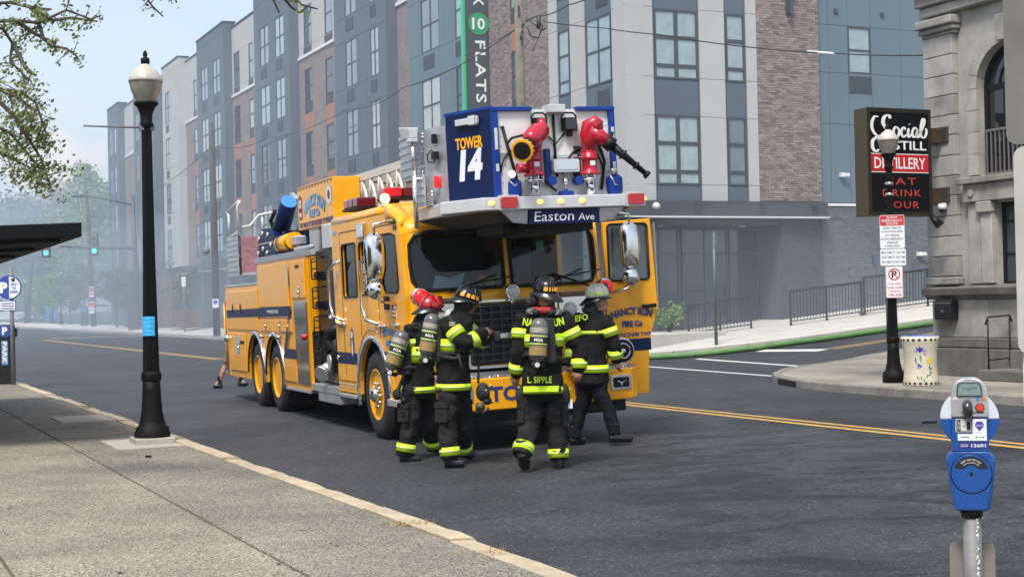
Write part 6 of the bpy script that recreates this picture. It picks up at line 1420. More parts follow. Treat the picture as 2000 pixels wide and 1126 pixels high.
for y in (-.66,.82):
    b=MB(); b.prism(rrect(.235,.155,.01,2,y,2.675),3.301,3.316,'X'); rl_=E(b,'deck_light',M_alw,bev=.003); b=MB(); b.prism(rrect(.19,.115,.02,3,y,2.675),3.3165,3.345,'X'); E(b,'lens',M_redl,rl_,bev=.012); 
for y in (-.85,-.30,-.06,.19,.97 if False else .925):
    b=MB(); b.sphere((3.302,y,2.675),.030,10,6,(.7,1.2,.9)); E(b,'amber_light',M_ambon)
b=MB(); b.sphere((3.0,1.23,2.60),.05,8,6); E(b,'deck_hook',M_alw)
# ground-level hose lying in the side street
hs=empty('supply_hose',P(32,20,.3),0,'bright green large diameter hose lying along the far kerb of the side street','hose')
hp=[(33.6,15.9),(33.2,17.0),(32.85,17.8),(32.35,18.7),(31.8,19.6),(31.35,20.7),(31.12,22),(30.95,24),(30.9,27),(30.85,31),(30.9,40)]
b=MB(); dense=[]
for i in range(len(hp)-1):
    for k in range(6):
        t_=k/6; p0,p1,p2,p3=[Vector(hp[max(0,min(len(hp)-1,i+j))]) for j in (-1,0,1,2)]
        q=.5*((2*p1)+(p2-p0)*t_+(2*p0-5*p1+4*p2-p3)*t_*t_+(-p0+3*p1-3*p2+p3)*t_**3); dense.append(q)
rr_=[]
pts=[P(q.x+.02*math.sin(i*.9),q.y,zr(q.x,q.y)+.07)-P(32,20,.3) for i,q in enumerate(dense)]
b.tube(pts,[.072*(1+.05*math.sin(i*1.7)) for i in range(len(pts))],14); b.build('hose_jacket',mat('hose_green',(.085,.20,.055),.65,var=.25,vs=3,bump=.2,bs=25),hs)
# ---------------------------------------------------------------- people
M_coat=mat('turnout_black',(.012,.0118,.0115),.9,var=.5,vs=7,bump=.9,bs=11,spec=.15); M_pant=mat('turnout_trouser',(.018,.018,.0185),.9,var=.55,vs=6,bump=.9,bs=10,spec=.15)
M_lime=mat('lime_reflective',(.55,.80,.01),.5,var=.06,vs=20); M_limeg=mat('silver_reflective',(.50,.68,.16),.4,var=.1,vs=25)
M_boot=mat('boot_rubber',(.010,.010,.011),.4,var=.2,vs=10); M_skin=mat('skin',(.42,.22,.15),.55,var=.1,vs=14); M_hood=mat('hood_black',(.012,.012,.013),.9)
M_helm=mat('helmet_black',(.008,.008,.009),.25,coat=.25,spec=.3); M_helr=mat('helmet_red',(.36,.006,.012),.25,coat=.3); M_helw=mat('helmet_white',(.66,.65,.60),.3,coat=.3,var=.08,vs=8)
M_yel2=mat('amber_reflective',(.78,.36,.03),.4); M_cyl=mat('cylinder_grey',(.10,.10,.095),.3,var=.2,vs=10,coat=.3); M_navyp=mat('navy_trousers',(.006,.007,.010),.85,var=.3,vs=8,bump=.6,bs=9,spec=.15); M_shoe=mat('polished_black',(.008,.008,.008),.2)
M_strap=mat('black_webbing',(.012,.012,.012),.75)
M_pkt=mat('pocket_cloth',(.022,.022,.022),.9,var=.4,vs=12,bump=.5,bs=20,spec=.15)
TX=bpy.data.textures.new('cloth_folds','CLOUDS'); TX.noise_scale=.075; TX.noise_depth=2
TX2=bpy.data.textures.new('cloth_creases','MUSGRAVE'); TX2.noise_scale=.16
class Person:
    def __init__(s,label,Y,foot,group=None,F=(0,1,0)):
        s.Y=Y; o=at(foot[0],foot[1],Y); s.o=Vector((o.x,o.y,zr(o.x*D2.x+o.y*D2.y,o.x*N2.x+o.y*N2.y)))
        s.root=empty('person',s.o,0,label,'person',group); s.F=Vector(F).normalized(); s.S=s.F.cross(Vector((0,0,1))).normalized()
    def J(s,px,py,dy=0): return at(px,py,s.Y+dy)-s.o
    def ell(s,c,hw,hd,S=None,F=None,n=20,p=2.4,U=None):
        S=S or s.S; F=F or s.F; r=[]
        for i in range(n):
            a=2*math.pi*i/n; x=math.copysign(abs(math.cos(a))**(2/p),math.cos(a)); y=math.copysign(abs(math.sin(a))**(2/p),math.sin(a)); r.append(c+S*(hw*x)+F*(hd*y))
        return r
    def fuse(s,b,name,m,vox=.012,disp=.014,smooth=4,parent=None):
        b.build(name,m,parent or s.root)
        for o in b.objs:
            r=o.modifiers.new('r','REMESH'); r.mode='VOXEL'; r.voxel_size=vox; r.use_smooth_shade=True
            sm=o.modifiers.new('s','SMOOTH'); sm.factor=.5; sm.iterations=smooth
            if disp:
                for t,st in ((TX,disp),(TX2,disp*.35)): d=o.modifiers.new('d','DISPLACE'); d.texture=t; d.strength=st; d.mid_level=.5; d.texture_coords='GLOBAL'
        return o
    def band(s,name,rings,m,parent=None):
        b=MB(); b.loft(rings,True,False); o=b.build(name,m,parent or s.root); q=o.modifiers.new('t','SOLIDIFY'); q.thickness=.004; return o
    def limbband(s,p0,p1,t,w,r,m=None,name='reflective_band'):
        d=(p1-p0); L_=d.length; d.normalize(); c=p0+(p1-p0)*t; x=d.orthogonal().normalized(); y=d.cross(x); n=18
        rg=[[c+d*h+(x*math.cos(2*math.pi*j/n)+y*math.sin(2*math.pi*j/n))*rr for j in range(n)] for h,rr in ((-w/2,r),(0,r+.002),(w/2,r))]
        s.band(name,rg,m or M_lime); rg=[[c+d*h+(x*math.cos(2*math.pi*j/n)+y*math.sin(2*math.pi*j/n))*(r+.004) for j in range(n)] for h in (-w*.16,w*.16)]
        s.band('silver_stripe',rg,M_limeg)
    def seg(s,b,pts,rs,n=14,endcap=True):
        q=[];rr=[]
        for i in range(len(pts)-1):
            for k in range(4): t=k/4; q.append(pts[i].lerp(pts[i+1],t)); rr.append(rs[i]+(rs[i+1]-rs[i])*t)
        q.append(pts[-1]); rr.append(rs[-1]); b.tube(q,rr,n)
        b.sphere(tuple(pts[0]),rs[0]*.98,12,8)
        if endcap: b.sphere(tuple(pts[-1]),rs[-1]*.98,12,8)
    def hand(s,b,w,dirv,inward,curl=.6,size=1.):
        d=Vector(dirv).normalized(); k=Vector(inward); k=(k-d*k.dot(d)).normalized(); n=d.cross(k)   # k: the way the fingers curl, n: across the palm
        pc=w+d*.05*size; b.sphere(tuple(pc),.043*size,10,8,(1,1,1)); b.tube([w,w+d*.045*size,w+d*.085*size],[.027*size,.036*size,.034*size],10)
        for i,(off,L_) in enumerate(((-.030,.070),(-.010,.080),(.011,.076),(.031,.060))):
            p0=w+d*.075*size+n*off*size; p1=p0+(d+k*curl*.5).normalized()*L_*.42*size; p2=p1+(d*.6+k*curl).normalized()*L_*.33*size; p3=p2+(d*.15+k*curl*1.2).normalized()*L_*.27*size
            b.tube([p0,p1,p2,p3],[.0105,.010,.0095,.008],8)
        t0=w+d*.03*size-n*.03*size; t1=t0+(d*.6-n*.7+k*.3).normalized()*.035*size; b.tube([t0,t1,t1+(d+k*.6).normalized()*.03*size],[.013,.012,.009],8)
    def head(s,b,c,F,r=1.):
        F=Vector(F).normalized(); S=F.cross(Vector((0,0,1))).normalized(); U=S.cross(F)
        for (o_,rr,sc) in (((0,0,.02),.098,(1,1,1.12)),((.02,0,-.05),.078,(1,1,1.1)),((.055,0,-.088),.034,(1,1,.9))): b.sphere(tuple(c+F*o_[0]+S*o_[1]+U*o_[2]),rr*r,16,12,sc)
        b.tube([c+F*.088+U*.02,c+F*.116-U*.022,c+F*.09-U*.03],[.011,.017,.012],8)                 # nose
        for q in (-1,1): b.sphere(tuple(c+S*q*.09-U*.01),.026,8,6,(.6,.9,1.3)); b.sphere(tuple(c+F*.082+S*q*.033+U*.032),.020,8,6,(1,1,.6))
        b.tube([c+F*.09+S*.028-U*.058,c+F*.104-U*.056,c+F*.09-S*.028-U*.058],[.007,.010,.007],8)   # lips
        return F,S,U
    def helmet(s,c,F,m,patches=None,shield=True,tilt=0):
        F=Vector(F).normalized(); S=F.cross(Vector((0,0,1))).normalized(); U=S.cross(F).normalized()
        b=MB(); n=28; rings=[]
        for (k,h) in ((1,0),(.99,.033),(.93,.070),(.78,.106),(.5,.134),(.2,.146),(.02,.148)):
            rings.append([c+F*(.132*k*math.cos(2*math.pi*j/n))+S*(.112*k*math.sin(2*math.pi*j/n))+U*h for j in range(n)])
        b.loft(rings,True,True); 
        for q in range(8):      # ridges on the crown
            a=2*math.pi*q/8+.39; b.tube([c+F*(.132*k*math.cos(a))+S*(.112*k*math.sin(a))+U*(h+.003) for k,h in ((1,.02),(.96,.065),(.82,.106),(.5,.136),(.05,.150))],.008,6)
        o=b.build('helmet',m,s.root)
        b=MB(); R0=[];R1=[];R2=[];R3=[]
        for j in range(n):
            a=2*math.pi*j/n; back=max(0,-math.cos(a)); e=1.26+.42*back**2; dr=.018+.055*back
            R0.append(c+F*(.128*math.cos(a))+S*(.108*math.sin(a))+U*.006); R1.append(c+F*(.132*e*math.cos(a))+S*(.125*1.22*math.sin(a))-U*dr)
            R2.append(R1[-1]-U*.008); R3.append(R0[-1]-U*.012)
        b.loft([R0,R1,R2,R3],True,False); b.build('brim',M_helm if m is not M_helr else M_helm,o)
        if patches:
            b=MB()
            for a0 in patches:
                for (ka,kb) in ((a0-.17,a0+.17),):
                    pts=[]
                    for (aa,h,k) in ((ka,.022,1.03),(kb,.022,1.03),(kb-.02,.062,.99),(ka+.02,.062,.99)): pts.append(c+F*(.134*k*math.cos(aa))+S*(.114*k*math.sin(aa))+U*h)
                    b.quad(*pts)
            q=b.build('reflective_patch',M_yel2 if m is not M_helw else M_lime,o,norm=False); t=q.modifiers.new('t','SOLIDIFY'); t.thickness=.006; t.offset=1
        if shield:
            b=MB(); p=c+F*.14+U*.03; b.hexa([p-S*.05,p+S*.05,p+S*.05+F*.008,p-S*.05+F*.008],[p-S*.045+U*.12-F*.04,p+S*.045+U*.12-F*.04,p+S*.045+U*.12-F*.032,p-S*.045+U*.12-F*.032]); b.build('front_shield',M_boot,o)
        return o
    def cylinder(s,top,bot,r=.083):
        d=(top-bot).normalized(); x=d.orthogonal().normalized(); y=d.cross(x)
        prof=[(.02,-.10),(.03,-.07),(.03,-.04),(.06,-.02),(r,.03)]; Lh=(top-bot).length
        ring=lambda rr,h:[bot+d*h+(x*math.cos(2*math.pi*j/22)+y*math.sin(2*math.pi*j/22))*rr for j in range(22)]
        b=MB(); b.loft([ring(rr,h) for rr,h in prof+[(r,Lh-.06),(r*.93,Lh-.03),(r*.72,Lh-.005),(r*.4,Lh+.012),(.01,Lh+.016)]]); o=b.build('air_cylinder',M_cyl,s.root)
        for (h,w_,m,nm) in ((Lh*.18,.09,mat('cylinder_label_tan',(.28,.19,.07),.5,var=.3,vs=30),'cylinder_label'),(Lh*.36,.012,M_limeg,'cylinder_stripe'),(Lh*.46,.055,M_strap,'cylinder_strap'),(Lh*.565,.012,M_limeg,'cylinder_stripe'),(Lh*.72,.05,mat('cylinder_label_pale',(.33,.31,.25),.5,var=.3,vs=30),'cylinder_label')):
            bb=MB(); bb.loft([ring(r+.003,h-w_/2),ring(r+.003,h+w_/2)],True,False); q=bb.build(nm,m,o)
        # maker's mark on the strap, facing the viewer
        c=bot+d*(Lh*.46); vd=Vector((c.x+s.o.x,c.y+s.o.y,0)).normalized(); vd=-(vd-d*vd.dot(d)).normalized(); xd=d.cross(vd)
        letters('lettering','MSA',M_sw,s.root,c+vd*(r+.0045),xd,d,.032,.085,bold=.02,ext=.001)
        b=MB(); v=bot-d*.07; b.cyl(v-x*.06,v+x*.07,.022,n=10); b.sphere(tuple(v+x*.08),.026,8,6); b.sphere(tuple(v-x*.06),.02,8,6); b.build('cylinder_valve',M_strap,o)
        b=MB(); g=v+vd*.03; b.cyl(g,g+vd*.03,.024,n=12); b.build('gauge',M_alw,o)
        return o
def boot(b,P_,an,toe,r=.055,hl=.06):
    v_=toe-an
    if math.hypot(v_.x,v_.y)<.13:      # heel lifted: the foot hangs from the ankle, sole towards the back
        B=-P_.F*.5+Vector((0,0,.15)); a_=an; b.tube([a_+Vector((0,0,.12)),a_,a_.lerp(toe,.35)-P_.F*.035,a_.lerp(toe,.75)-P_.F*.0,toe],[r*1.1,r*1.1,r*1.05,r*1.0,.048],12); b.tube([a_+Vector((0,0,-.02))-P_.F*.05,a_.lerp(toe,.3)-P_.F*.075],[.045,.042],10); return
    d=(toe-an); d.z=0; d.normalize(); g=min(toe.z,an.z)-.01
    base=Vector((an.x,an.y,0)); L_=(Vector((toe.x,toe.y,0))-base).length
    z0=toe.z-.035
    b.tube([an+Vector((0,0,.12)),an,Vector((an.x,an.y,z0+.06))-d*.01],[r*1.1,r,r*1.0],12)
    b.tube([Vector((an.x,an.y,z0+.045))-d*hl,Vector((an.x,an.y,z0+.055)),Vector((an.x,an.y,z0+.05))+d*L_*.55,Vector((an.x,an.y,z0+.042))+d*L_*.9,Vector((an.x,an.y,z0+.035))+d*L_*1.0],[.042,.052,.052,.048,.028],12)
def standing(P_,J,opt):
    """clothed figure from a dictionary of joints"""
    F,S=P_.F,P_.S; U=Vector((0,0,1)); g=lambda k:P_.J(*J[k])
    j={k:g(k) for k in J}; hf=Vector(opt.get('headF',F)).normalized()
    bf=opt.get('bulk',1.)
    # one continuous body: head, neck, trunk, arms, hands, legs
    b=MB(); P_.head(b,j['head'],hf)
    P_.seg(b,[j['head']-U*.06,j['neck'],j['chest']],[.058,.058,.10]); b.loft([P_.ell(j['chest'],.15,.10),P_.ell(j['waist'],.13,.10),P_.ell(j['pelvis'],.15,.10)])
    for s_ in 'LR':
        P_.seg(b,[j['chest']+(j['sh'+s_]-j['chest'])*.5,j['sh'+s_],j['el'+s_],j['wr'+s_]],[.06,.05,.038,.028])
        d=j.get('ha'+s_,j['wr'+s_]+(j['wr'+s_]-j['el'+s_]).normalized()*.1)-j['wr'+s_]; P_.hand(b,j['wr'+s_],d,opt.get('curl'+s_,F),opt.get('curlf',.7),1.0)
        P_.seg(b,[j['pelvis'].lerp(j['hip'+s_],.6),j['hip'+s_],j['kn'+s_],j['an'+s_]],[.07,.062,.045,.036])
    P_.fuse(b,'body',opt.get('skin',M_skin),.0105,0,2)
    # trousers
    lr=opt.get('leg',(.105,.092,.088)); mt=opt.get('pant',M_pant)
    b=MB(); b.loft([P_.ell(j['pelvis']+U*.12,.165*bf,.13*bf),P_.ell(j['pelvis'],.185*bf,.145*bf),P_.ell(j['pelvis']-U*.09,.17*bf,.13*bf)])
    for s_ in 'LR':
        e=j['an'+s_]+(j['an'+s_]-j['kn'+s_]).normalized()*opt.get('cuff',.03)
        P_.seg(b,[j['hip'+s_]+U*.03,j['hip'+s_]-U*.1,j['kn'+s_],e],[lr[0]*.95,lr[0],lr[1],lr[2]],endcap=False)
        if opt.get('pocket',True): m_=j['hip'+s_].lerp(j['kn'+s_],.55); sd=(j['hip'+s_]-j['pelvis']); sd.z=0; sd.normalize(); b.sphere(tuple(m_+sd*lr[0]*.72),.06,10,8,(.8,.9,1.3))
    P_.fuse(b,'trousers',mt,.0125,opt.get('fold',.034),3)
    b=MB()
    for s_ in 'LR': boot(b,P_,j['an'+s_],j['toe'+s_],opt.get('bootr',.06))
    P_.fuse(b,opt.get('shoe','boot'),opt.get('shoem',M_boot),.010,0,2)
    if opt.get('legband',True):
        for s_ in 'LR': P_.limbband(j['kn'+s_],j['an'+s_],opt.get('bandt',.86),.085,lr[2]+.016)
    # cargo pockets with flaps and knee patches, stitched on proud of the cloth
    if opt.get('pocket',True):
        for s_ in 'LR':
            ax=(j['hip'+s_]-j['kn'+s_]).normalized(); sd=(j['hip'+s_]-j['pelvis']); sd.z=0; sd.normalize(); sd=(sd-F*.25-ax*sd.dot(ax)).normalized(); fw=ax.cross(sd).normalized(); c=j['hip'+s_].lerp(j['kn'+s_],.58)+sd*(lr[0]*.96)
            def obox(nm,c,hx,hy,hz,m):
                q=MB(); q.box(-hx,hx,-hy,hy,-hz,hz); Mo=Matrix((fw,sd,ax)).transposed(); q.v=[tuple(Mo@Vector(v)+c) for v in q.v]; return q.build(nm,m,P_.root,bev=.008)
            obox('pocket',c,.075,.020,.095,M_pkt); obox('pocket_flap',c+ax*.075+sd*.012,.080,.018,.028,M_pkt)
    # coat with sleeves
    hw=opt.get('hw',.225); hd=opt.get('hd',.165); hem=opt.get('hem',j['pelvis']-U*.06); mc=opt.get('coat',M_coat)
    ctr=[(hem,hw*.98,hd*1.05),(j['pelvis']+U*.05,hw*.97,hd*1.02),(j['waist'],hw*.93,hd*.95),(j['chest'],hw*1.02,hd*1.02),(j['chest']+(j['neck']-j['chest'])*.55,hw*.96,hd*.92),(j['neck']-U*.035,.13,.11),(j['neck']+U*.025,.085,.09)]
    b=MB(); b.loft([P_.ell(c,w_,d_) for c,w_,d_ in ctr])
    for s_ in 'LR': P_.seg(b,[j['chest'].lerp(j['sh'+s_],.55)+U*.03,j['sh'+s_],j['el'+s_],j['wr'+s_]-(j['wr'+s_]-j['el'+s_]).normalized()*.015],[.082,.084,.074,.062])
    P_.fuse(b,'coat',mc,.0125,opt.get('fold',.034),3)
    def torso(t0,t1,name='reflective_band',m=M_lime,e=.016):   # fractions between hem (0) and neck base
        def ring(t,ee):
            x=t*(len(ctr)-1); i=min(int(x),len(ctr)-2); q=x-i; c=ctr[i][0].lerp(ctr[i+1][0],q); return P_.ell(c,ctr[i][1]+(ctr[i+1][1]-ctr[i][1])*q+ee,ctr[i][2]+(ctr[i+1][2]-ctr[i][2])*q+ee,n=28)
        P_.band(name,[ring(t0,e),ring((t0+t1)/2,e+.002),ring(t1,e)],m); a,c=t0+(t1-t0)*.36,t0+(t1-t0)*.64; P_.band('silver_stripe',[ring(a,e+.005),ring(c,e+.005)],M_limeg)
    for t0,t1 in opt.get('tb',((.15,.5),(2.6,2.85))): torso(t0/6,t1/6)
    for s_ in 'LR':
        P_.limbband(j['el'+s_],j['wr'+s_],opt.get('wband',.72),.095,.079); P_.limbband(j['sh'+s_],j['el'+s_],.45,.095,.093)
    return j,ctr
def pack(P_,c,B,S,U=Vector((0,0,1))):
    b=MB(); 
    b.hexa([c-S*.11-U*.24-B*.03,c+S*.11-U*.24-B*.03,c+S*.11-U*.24+B*.05,c-S*.11-U*.24+B*.05],[c-S*.09+U*.20-B*.03,c+S*.09+U*.20-B*.03,c+S*.09+U*.20+B*.04,c-S*.09+U*.20+B*.04])
    return b.build('air_pack_frame',M_strap,P_.root,bev=.02)
UZ=Vector((0,0,1))
# 1: walking away from us, air cylinder on the back
p=Person('firefighter walking away in black gear, air cylinder and lettering on the coat back',14.42,(1062,918),'firefighters by the engine',F=(-.05,1,0))
J=dict(head=(1064,575),neck=(1063,603),chest=(1061,648),waist=(1059,705),pelvis=(1060,762),shL=(1020,627),shR=(1105,627),elL=(1013,684,-.05),wrL=(1008,730,.02),elR=(1131,681,.0),wrR=(1131,722,-.03),haR=(1127,744,-.02),haL=(1006,752,.04),
  hipL=(1039,775),hipR=(1083,775),knL=(1035,832,-.03),knR=(1088,838,.05),anL=(1020,882,-.18),anR=(1091,892,.02),toeL=(1026,913,-.10),toeR=(1095,905,.22))
opt=dict(headF=(-.75,.65,0),curlL=(.3,.9,.2),curlR=(-.3,.9,.2),hw=.198,hd=.15,tb=((.35,.9),(2.5,2.95)))
j,ctr=standing(p,J,opt)
c=j['chest']-p.F*.20-UZ*.06; pack(p,c,-p.F,p.S)
p.cylinder(p.J(1054,624,-.30),p.J(1050,698,-.32),.085)
b=MB(); rr_=[p.J(1052,612,-.15),p.J(1038,606,-.10),p.J(1030,618,.05)]; b.tube(rr_,.03,8); b.tube([p.J(1070,612,-.15),p.J(1086,607,-.10),p.J(1094,618,.05)],.03,8); b.tube([p.J(1030,690,-.2),p.J(1018,700,.0)],.022,8); b.tube([p.J(1080,695,-.2),p.J(1100,702,.0)],.022,8); b.build('pack_strap',M_strap,p.root)
b=MB(); b.tube([p.J(1040,607,-.13),p.J(1033,609,-.07)],.036,8); b.tube([p.J(1086,608,-.13),p.J(1093,610,-.07)],.036,8); b.build('shoulder_pad',mat('grey_pad',(.16,.16,.16),.8),p.root)
b=MB(); n_=[p.J(1063+q[0],598+q[1],q[2]) for q in ((-22,6,-.02),(-10,9,-.11),(8,8,-.12),(20,5,-.04))]; b.tube(n_,[.03,.04,.04,.03],10); p.fuse(b,'red_collar',mat('red_hood',(.30,.015,.02),.8),.008,.01,2)
b=MB(); b.sphere(tuple(p.J(1044,584,-.02)),.062,12,9,(.8,1,1.2)); b.cyl(p.J(1038,590,-.0),p.J(1029,594,-.02),.04,n=12); b.build('breathing_mask',M_strap,p.root)
p.helmet(p.J(1065,571),(-.70,.72,.10),M_helm,(2.2,2.65,3.1,3.55,4.0))
letters('lettering','NA',M_lime,p.root,p.J(1031,629,-.185),(1,0,-.22),(0.22,0,1),.076,.098,bold=.03,ext=.004); letters('lettering','RUN',M_lime,p.root,p.J(1087,629,-.185),(1,0,.20),(-.2,0,1),.076,.142,bold=.03,ext=.004)
b=MB(); b.loft([[p.J(x,y,-.20) for x,y in ((1020,730),(1095,730))],[p.J(x,y,-.215) for x,y in ((1018,765),(1096,765))]],False,False,False); tl=b.build('coat_tail',M_coat,p.root,norm=False); tl.modifiers.new('t','SOLIDIFY').thickness=.01
letters('lettering','L. SIPPLE',M_lime,p.root,p.J(1054,741,-.219),(1,0,-.02),(.02,0,1),.062,.235,bold=.012,ext=.003)
b=MB(); b.loft([[p.J(x,y,-.218) for x,y in ((1022,754),(1092,753))],[p.J(x,y,-.224) for x,y in ((1022,765),(1090,764))]],False,False,False); q=b.build('reflective_band',M_lime,p.root,norm=False); q.modifiers.new('t','SOLIDIFY').thickness=.006
b=MB(); b.sphere(tuple(p.J(1102,770,-.03)),.075,10,8,(.8,.7,1.5)); b.sphere(tuple(p.J(1016,775,.0)),.06,10,8,(.8,.8,1.6)); p.fuse(b,'gear_pouch',M_strap,.01,.015,2)
b=MB(); b.box(-.022,.022,-.004,.004,-.045,.045); tg=b.build('white_tag',M_sgw,p.root); tg.location=p.J(1114,788,-.02); b=MB(); b.tube([p.J(1112,757,0),p.J(1114,779,-.02)],.006,5); b.build('tag_cord',M_lime,p.root)
# 2: sideways, handling gear at the grille
p=Person('firefighter in black gear seen side on, helmet bowed, both arms raised to the engine grille',15.02,(888,912),'firefighters by the engine',F=(.93,.36,0))
J=dict(head=(911,592),neck=(900,611),chest=(889,655),waist=(884,710),pelvis=(886,752),shR=(876,632,-.17),elR=(908,674,-.24),wrR=(943,650,-.16),haR=(958,644,-.1),shL=(903,630,.16),elL=(934,668,.18),wrL=(950,660,.05),haL=(962,655,.02),
  hipR=(876,765,-.09),knR=(874,835,-.10),anR=(879,888,-.12),toeR=(908,906,-.12),hipL=(898,765,.10),knL=(906,832,.13),anL=(903,876,.34),toeL=(926,891,.34))
opt=dict(headF=(.85,.25,-.35),curlL=(.2,0,-1),curlR=(.2,.4,-.8),skin=mat('skin_brown',(.16,.085,.06),.55),hw=.195,hd=.155,tb=((.15,.75),(2.45,2.9)),wband=.45)
j,ctr=standing(p,J,opt); p.helmet(p.J(911,586),(.88,.30,-.30),M_helm,(.9,1.35,1.8,2.25,-.9,-1.35,-1.8,-2.25))
b=MB(); b.tube([p.J(906,600),p.J(900,616),p.J(896,628)],[.09,.10,.11],12); b.sphere(tuple(j['head']-Vector((.86,.28,0))*.028+UZ*.0),.108,14,10,(1,1,1.15)); p.fuse(b,'hood',M_hood,.01,.012,3)
pack(p,p.J(856,660,-.02),Vector((-.93,-.36,0)),p.S); p.cylinder(p.J(846,615,-.08),p.J(833,690,-.10),.083)
b=MB(); b.tube([p.J(862,625,-.15),p.J(876,618,-.2),p.J(893,640,-.25),p.J(890,690,-.22),p.J(860,690,-.15)],.022,8); b.tube([p.J(858,694,-.15),p.J(885,700,-.24),p.J(912,694,-.16),p.J(918,688,0)],.022,8); b.tube([p.J(895,690,-.24),p.J(905,730,-.25)],.016,6); b.build('pack_strap',M_strap,p.root)
b=MB(); b.tube([p.J(932,690,-.02),p.J(935,722,-.10),p.J(934,748,-.12)],.012,6); mk=b.build('mask_strap',M_strap,p.root); b=MB(); b.sphere(tuple(p.J(943,765,-.12)),.085,14,10,(.85,.8,1.15)); b.sphere(tuple(p.J(952,782,-.14)),.045,10,8); mk=b.build('breathing_mask',M_strap,p.root)
b=MB(); b.sphere(tuple(p.J(950,768,-.17)),.055,12,8,(.7,.5,1)); b.build('visor',M_dglass,mk); b=MB(); b.sphere(tuple(p.J(938,793,-.14)),.05,10,8,(1,.8,.9)); b.tube([p.J(932,785,-.12),p.J(930,803,-.12),p.J(945,804,-.14),p.J(955,795,-.14)],.016,6); p.fuse(b,'regulator',mat('regulator_bronze',(.07,.055,.03),.5,var=.5,vs=20),.008,.01,1)
b=MB(); b.box(-.06,.06,-.03,.03,-.05,.05); bb=b.build('held_radio',M_strap,p.root,bev=.012); bb.location=p.J(966,656,-.02)
b=MB(); b.box(-.03,.03,-.002,.002,-.022,.022); bb=b.build('arm_patch',mat('patch_tan',(.3,.25,.16),.7),p.root); bb.location=p.J(883,632,-.275)
# 3: behind, half hidden, red helmet
p=Person('firefighter in red helmet bending by the front wheel, tilted air cylinder on the back',15.78,(818,903),'firefighters by the engine',F=(.80,.60,0))
J=dict(head=(838,606),neck=(829,622),chest=(820,662),waist=(816,718),pelvis=(816,760),shR=(803,645,-.12),elR=(808,692,-.06),wrR=(835,706,.12),shL=(848,640,.18),elL=(862,690,.32),wrL=(868,700,.4),
  hipR=(803,770,-.09),knR=(800,832,-.10),anR=(791,884,-.12),toeR=(822,897,-.10),hipL=(833,770,.09),knL=(841,828,.14),anL=(846,868,.32),toeL=(868,878,.36))
opt=dict(headF=(.85,.55,-.15),hw=.185,hd=.15,tb=((.25,.85),(2.2,2.75)),bandt=.80)
j,ctr=standing(p,J,opt); p.helmet(p.J(840,603),(.85,.52,-.10),M_helr,None)
b=MB(); b.tube([p.J(834,608),p.J(829,622),p.J(826,632)],[.085,.095,.11],12); p.fuse(b,'hood',M_hood,.01,.015,3)
pack(p,p.J(790,688,-.10),Vector((-.80,-.60,0)),p.S); p.cylinder(p.J(788,648,-.22),p.J(765,715,-.26),.085)
b=MB(); b.tube([p.J(795,640,-.16),p.J(812,632,-.15),p.J(826,650,-.05)],.024,8); b.tube([p.J(778,722,-.2),p.J(800,716,-.2),p.J(825,722,-.1)],.022,8); b.build('pack_strap',M_strap,p.root)
b=MB(); b.sphere(tuple(p.J(775,770,-.2)),.05,10,8,(1,.8,1.2)); b.tube([p.J(790,730,-.2),p.J(780,755,-.2),p.J(775,775,-.2)],.018,6); b.sphere(tuple(p.J(788,781,-.22)),.03,8,6); p.fuse(b,'hanging_mask',M_strap,.008,.008,1)
# 4: the chief, white helmet, striding to the right
p=Person('officer in white helmet, long black coat and dark trousers striding to the right',16.36,(1170,868),None,F=(.78,.62,0))
J=dict(head=(1168,590),neck=(1160,610),chest=(1157,652),waist=(1154,700),pelvis=(1156,738),shR=(1184,627,-.13),elR=(1199,672,-.12),wrR=(1205,704,-.06),haR=(1209,728,-.05),shL=(1131,624,.12),elL=(1117,672,.16),wrL=(1116,708,.10),haL=(1118,730,.1),
  hipR=(1170,748,-.06),knR=(1189,800,-.10),anR=(1200,846,-.16),toeR=(1236,857,-.14),hipL=(1144,748,.06),knL=(1133,803,.08),anL=(1121,852,.05),toeL=(1142,860,.12))
opt=dict(headF=(.95,.25,-.03),pant=M_navyp,leg=(.092,.075,.064),legband=False,shoe='shoe',shoem=M_shoe,bootr=.045,pocket=False,cuff=.02,hw=.198,hd=.15,tb=((1.1,1.6),(3.0,3.3)),curlR=(.8,.5,.2),fold=.022,wband=.55)
j,ctr=standing(p,J,opt); p.helmet(p.J(1167,580),(.97,.22,.06),M_helw,(1.2,1.75,-1.2,-1.75,2.4,-2.4))
b=MB(); b.tube([p.J(1160,588,.0),p.J(1156,600,-.02),p.J(1152,612,-.03)],[.075,.08,.09],12); p.fuse(b,'neck_flap',M_hood,.01,.012,2)
letters('lettering','EFO',M_lime,p.root,p.J(1136,620,-.13),(1,-.35,.15),(-.1,0,1),.07,.15,bold=.02,ext=.004)
b=MB(); b.tube([p.J(1196,640,.05),p.J(1200,655,.02),p.J(1198,665,.05)],[.035,.045,.03],8); b.build('coat_flap',M_strap,p.root)
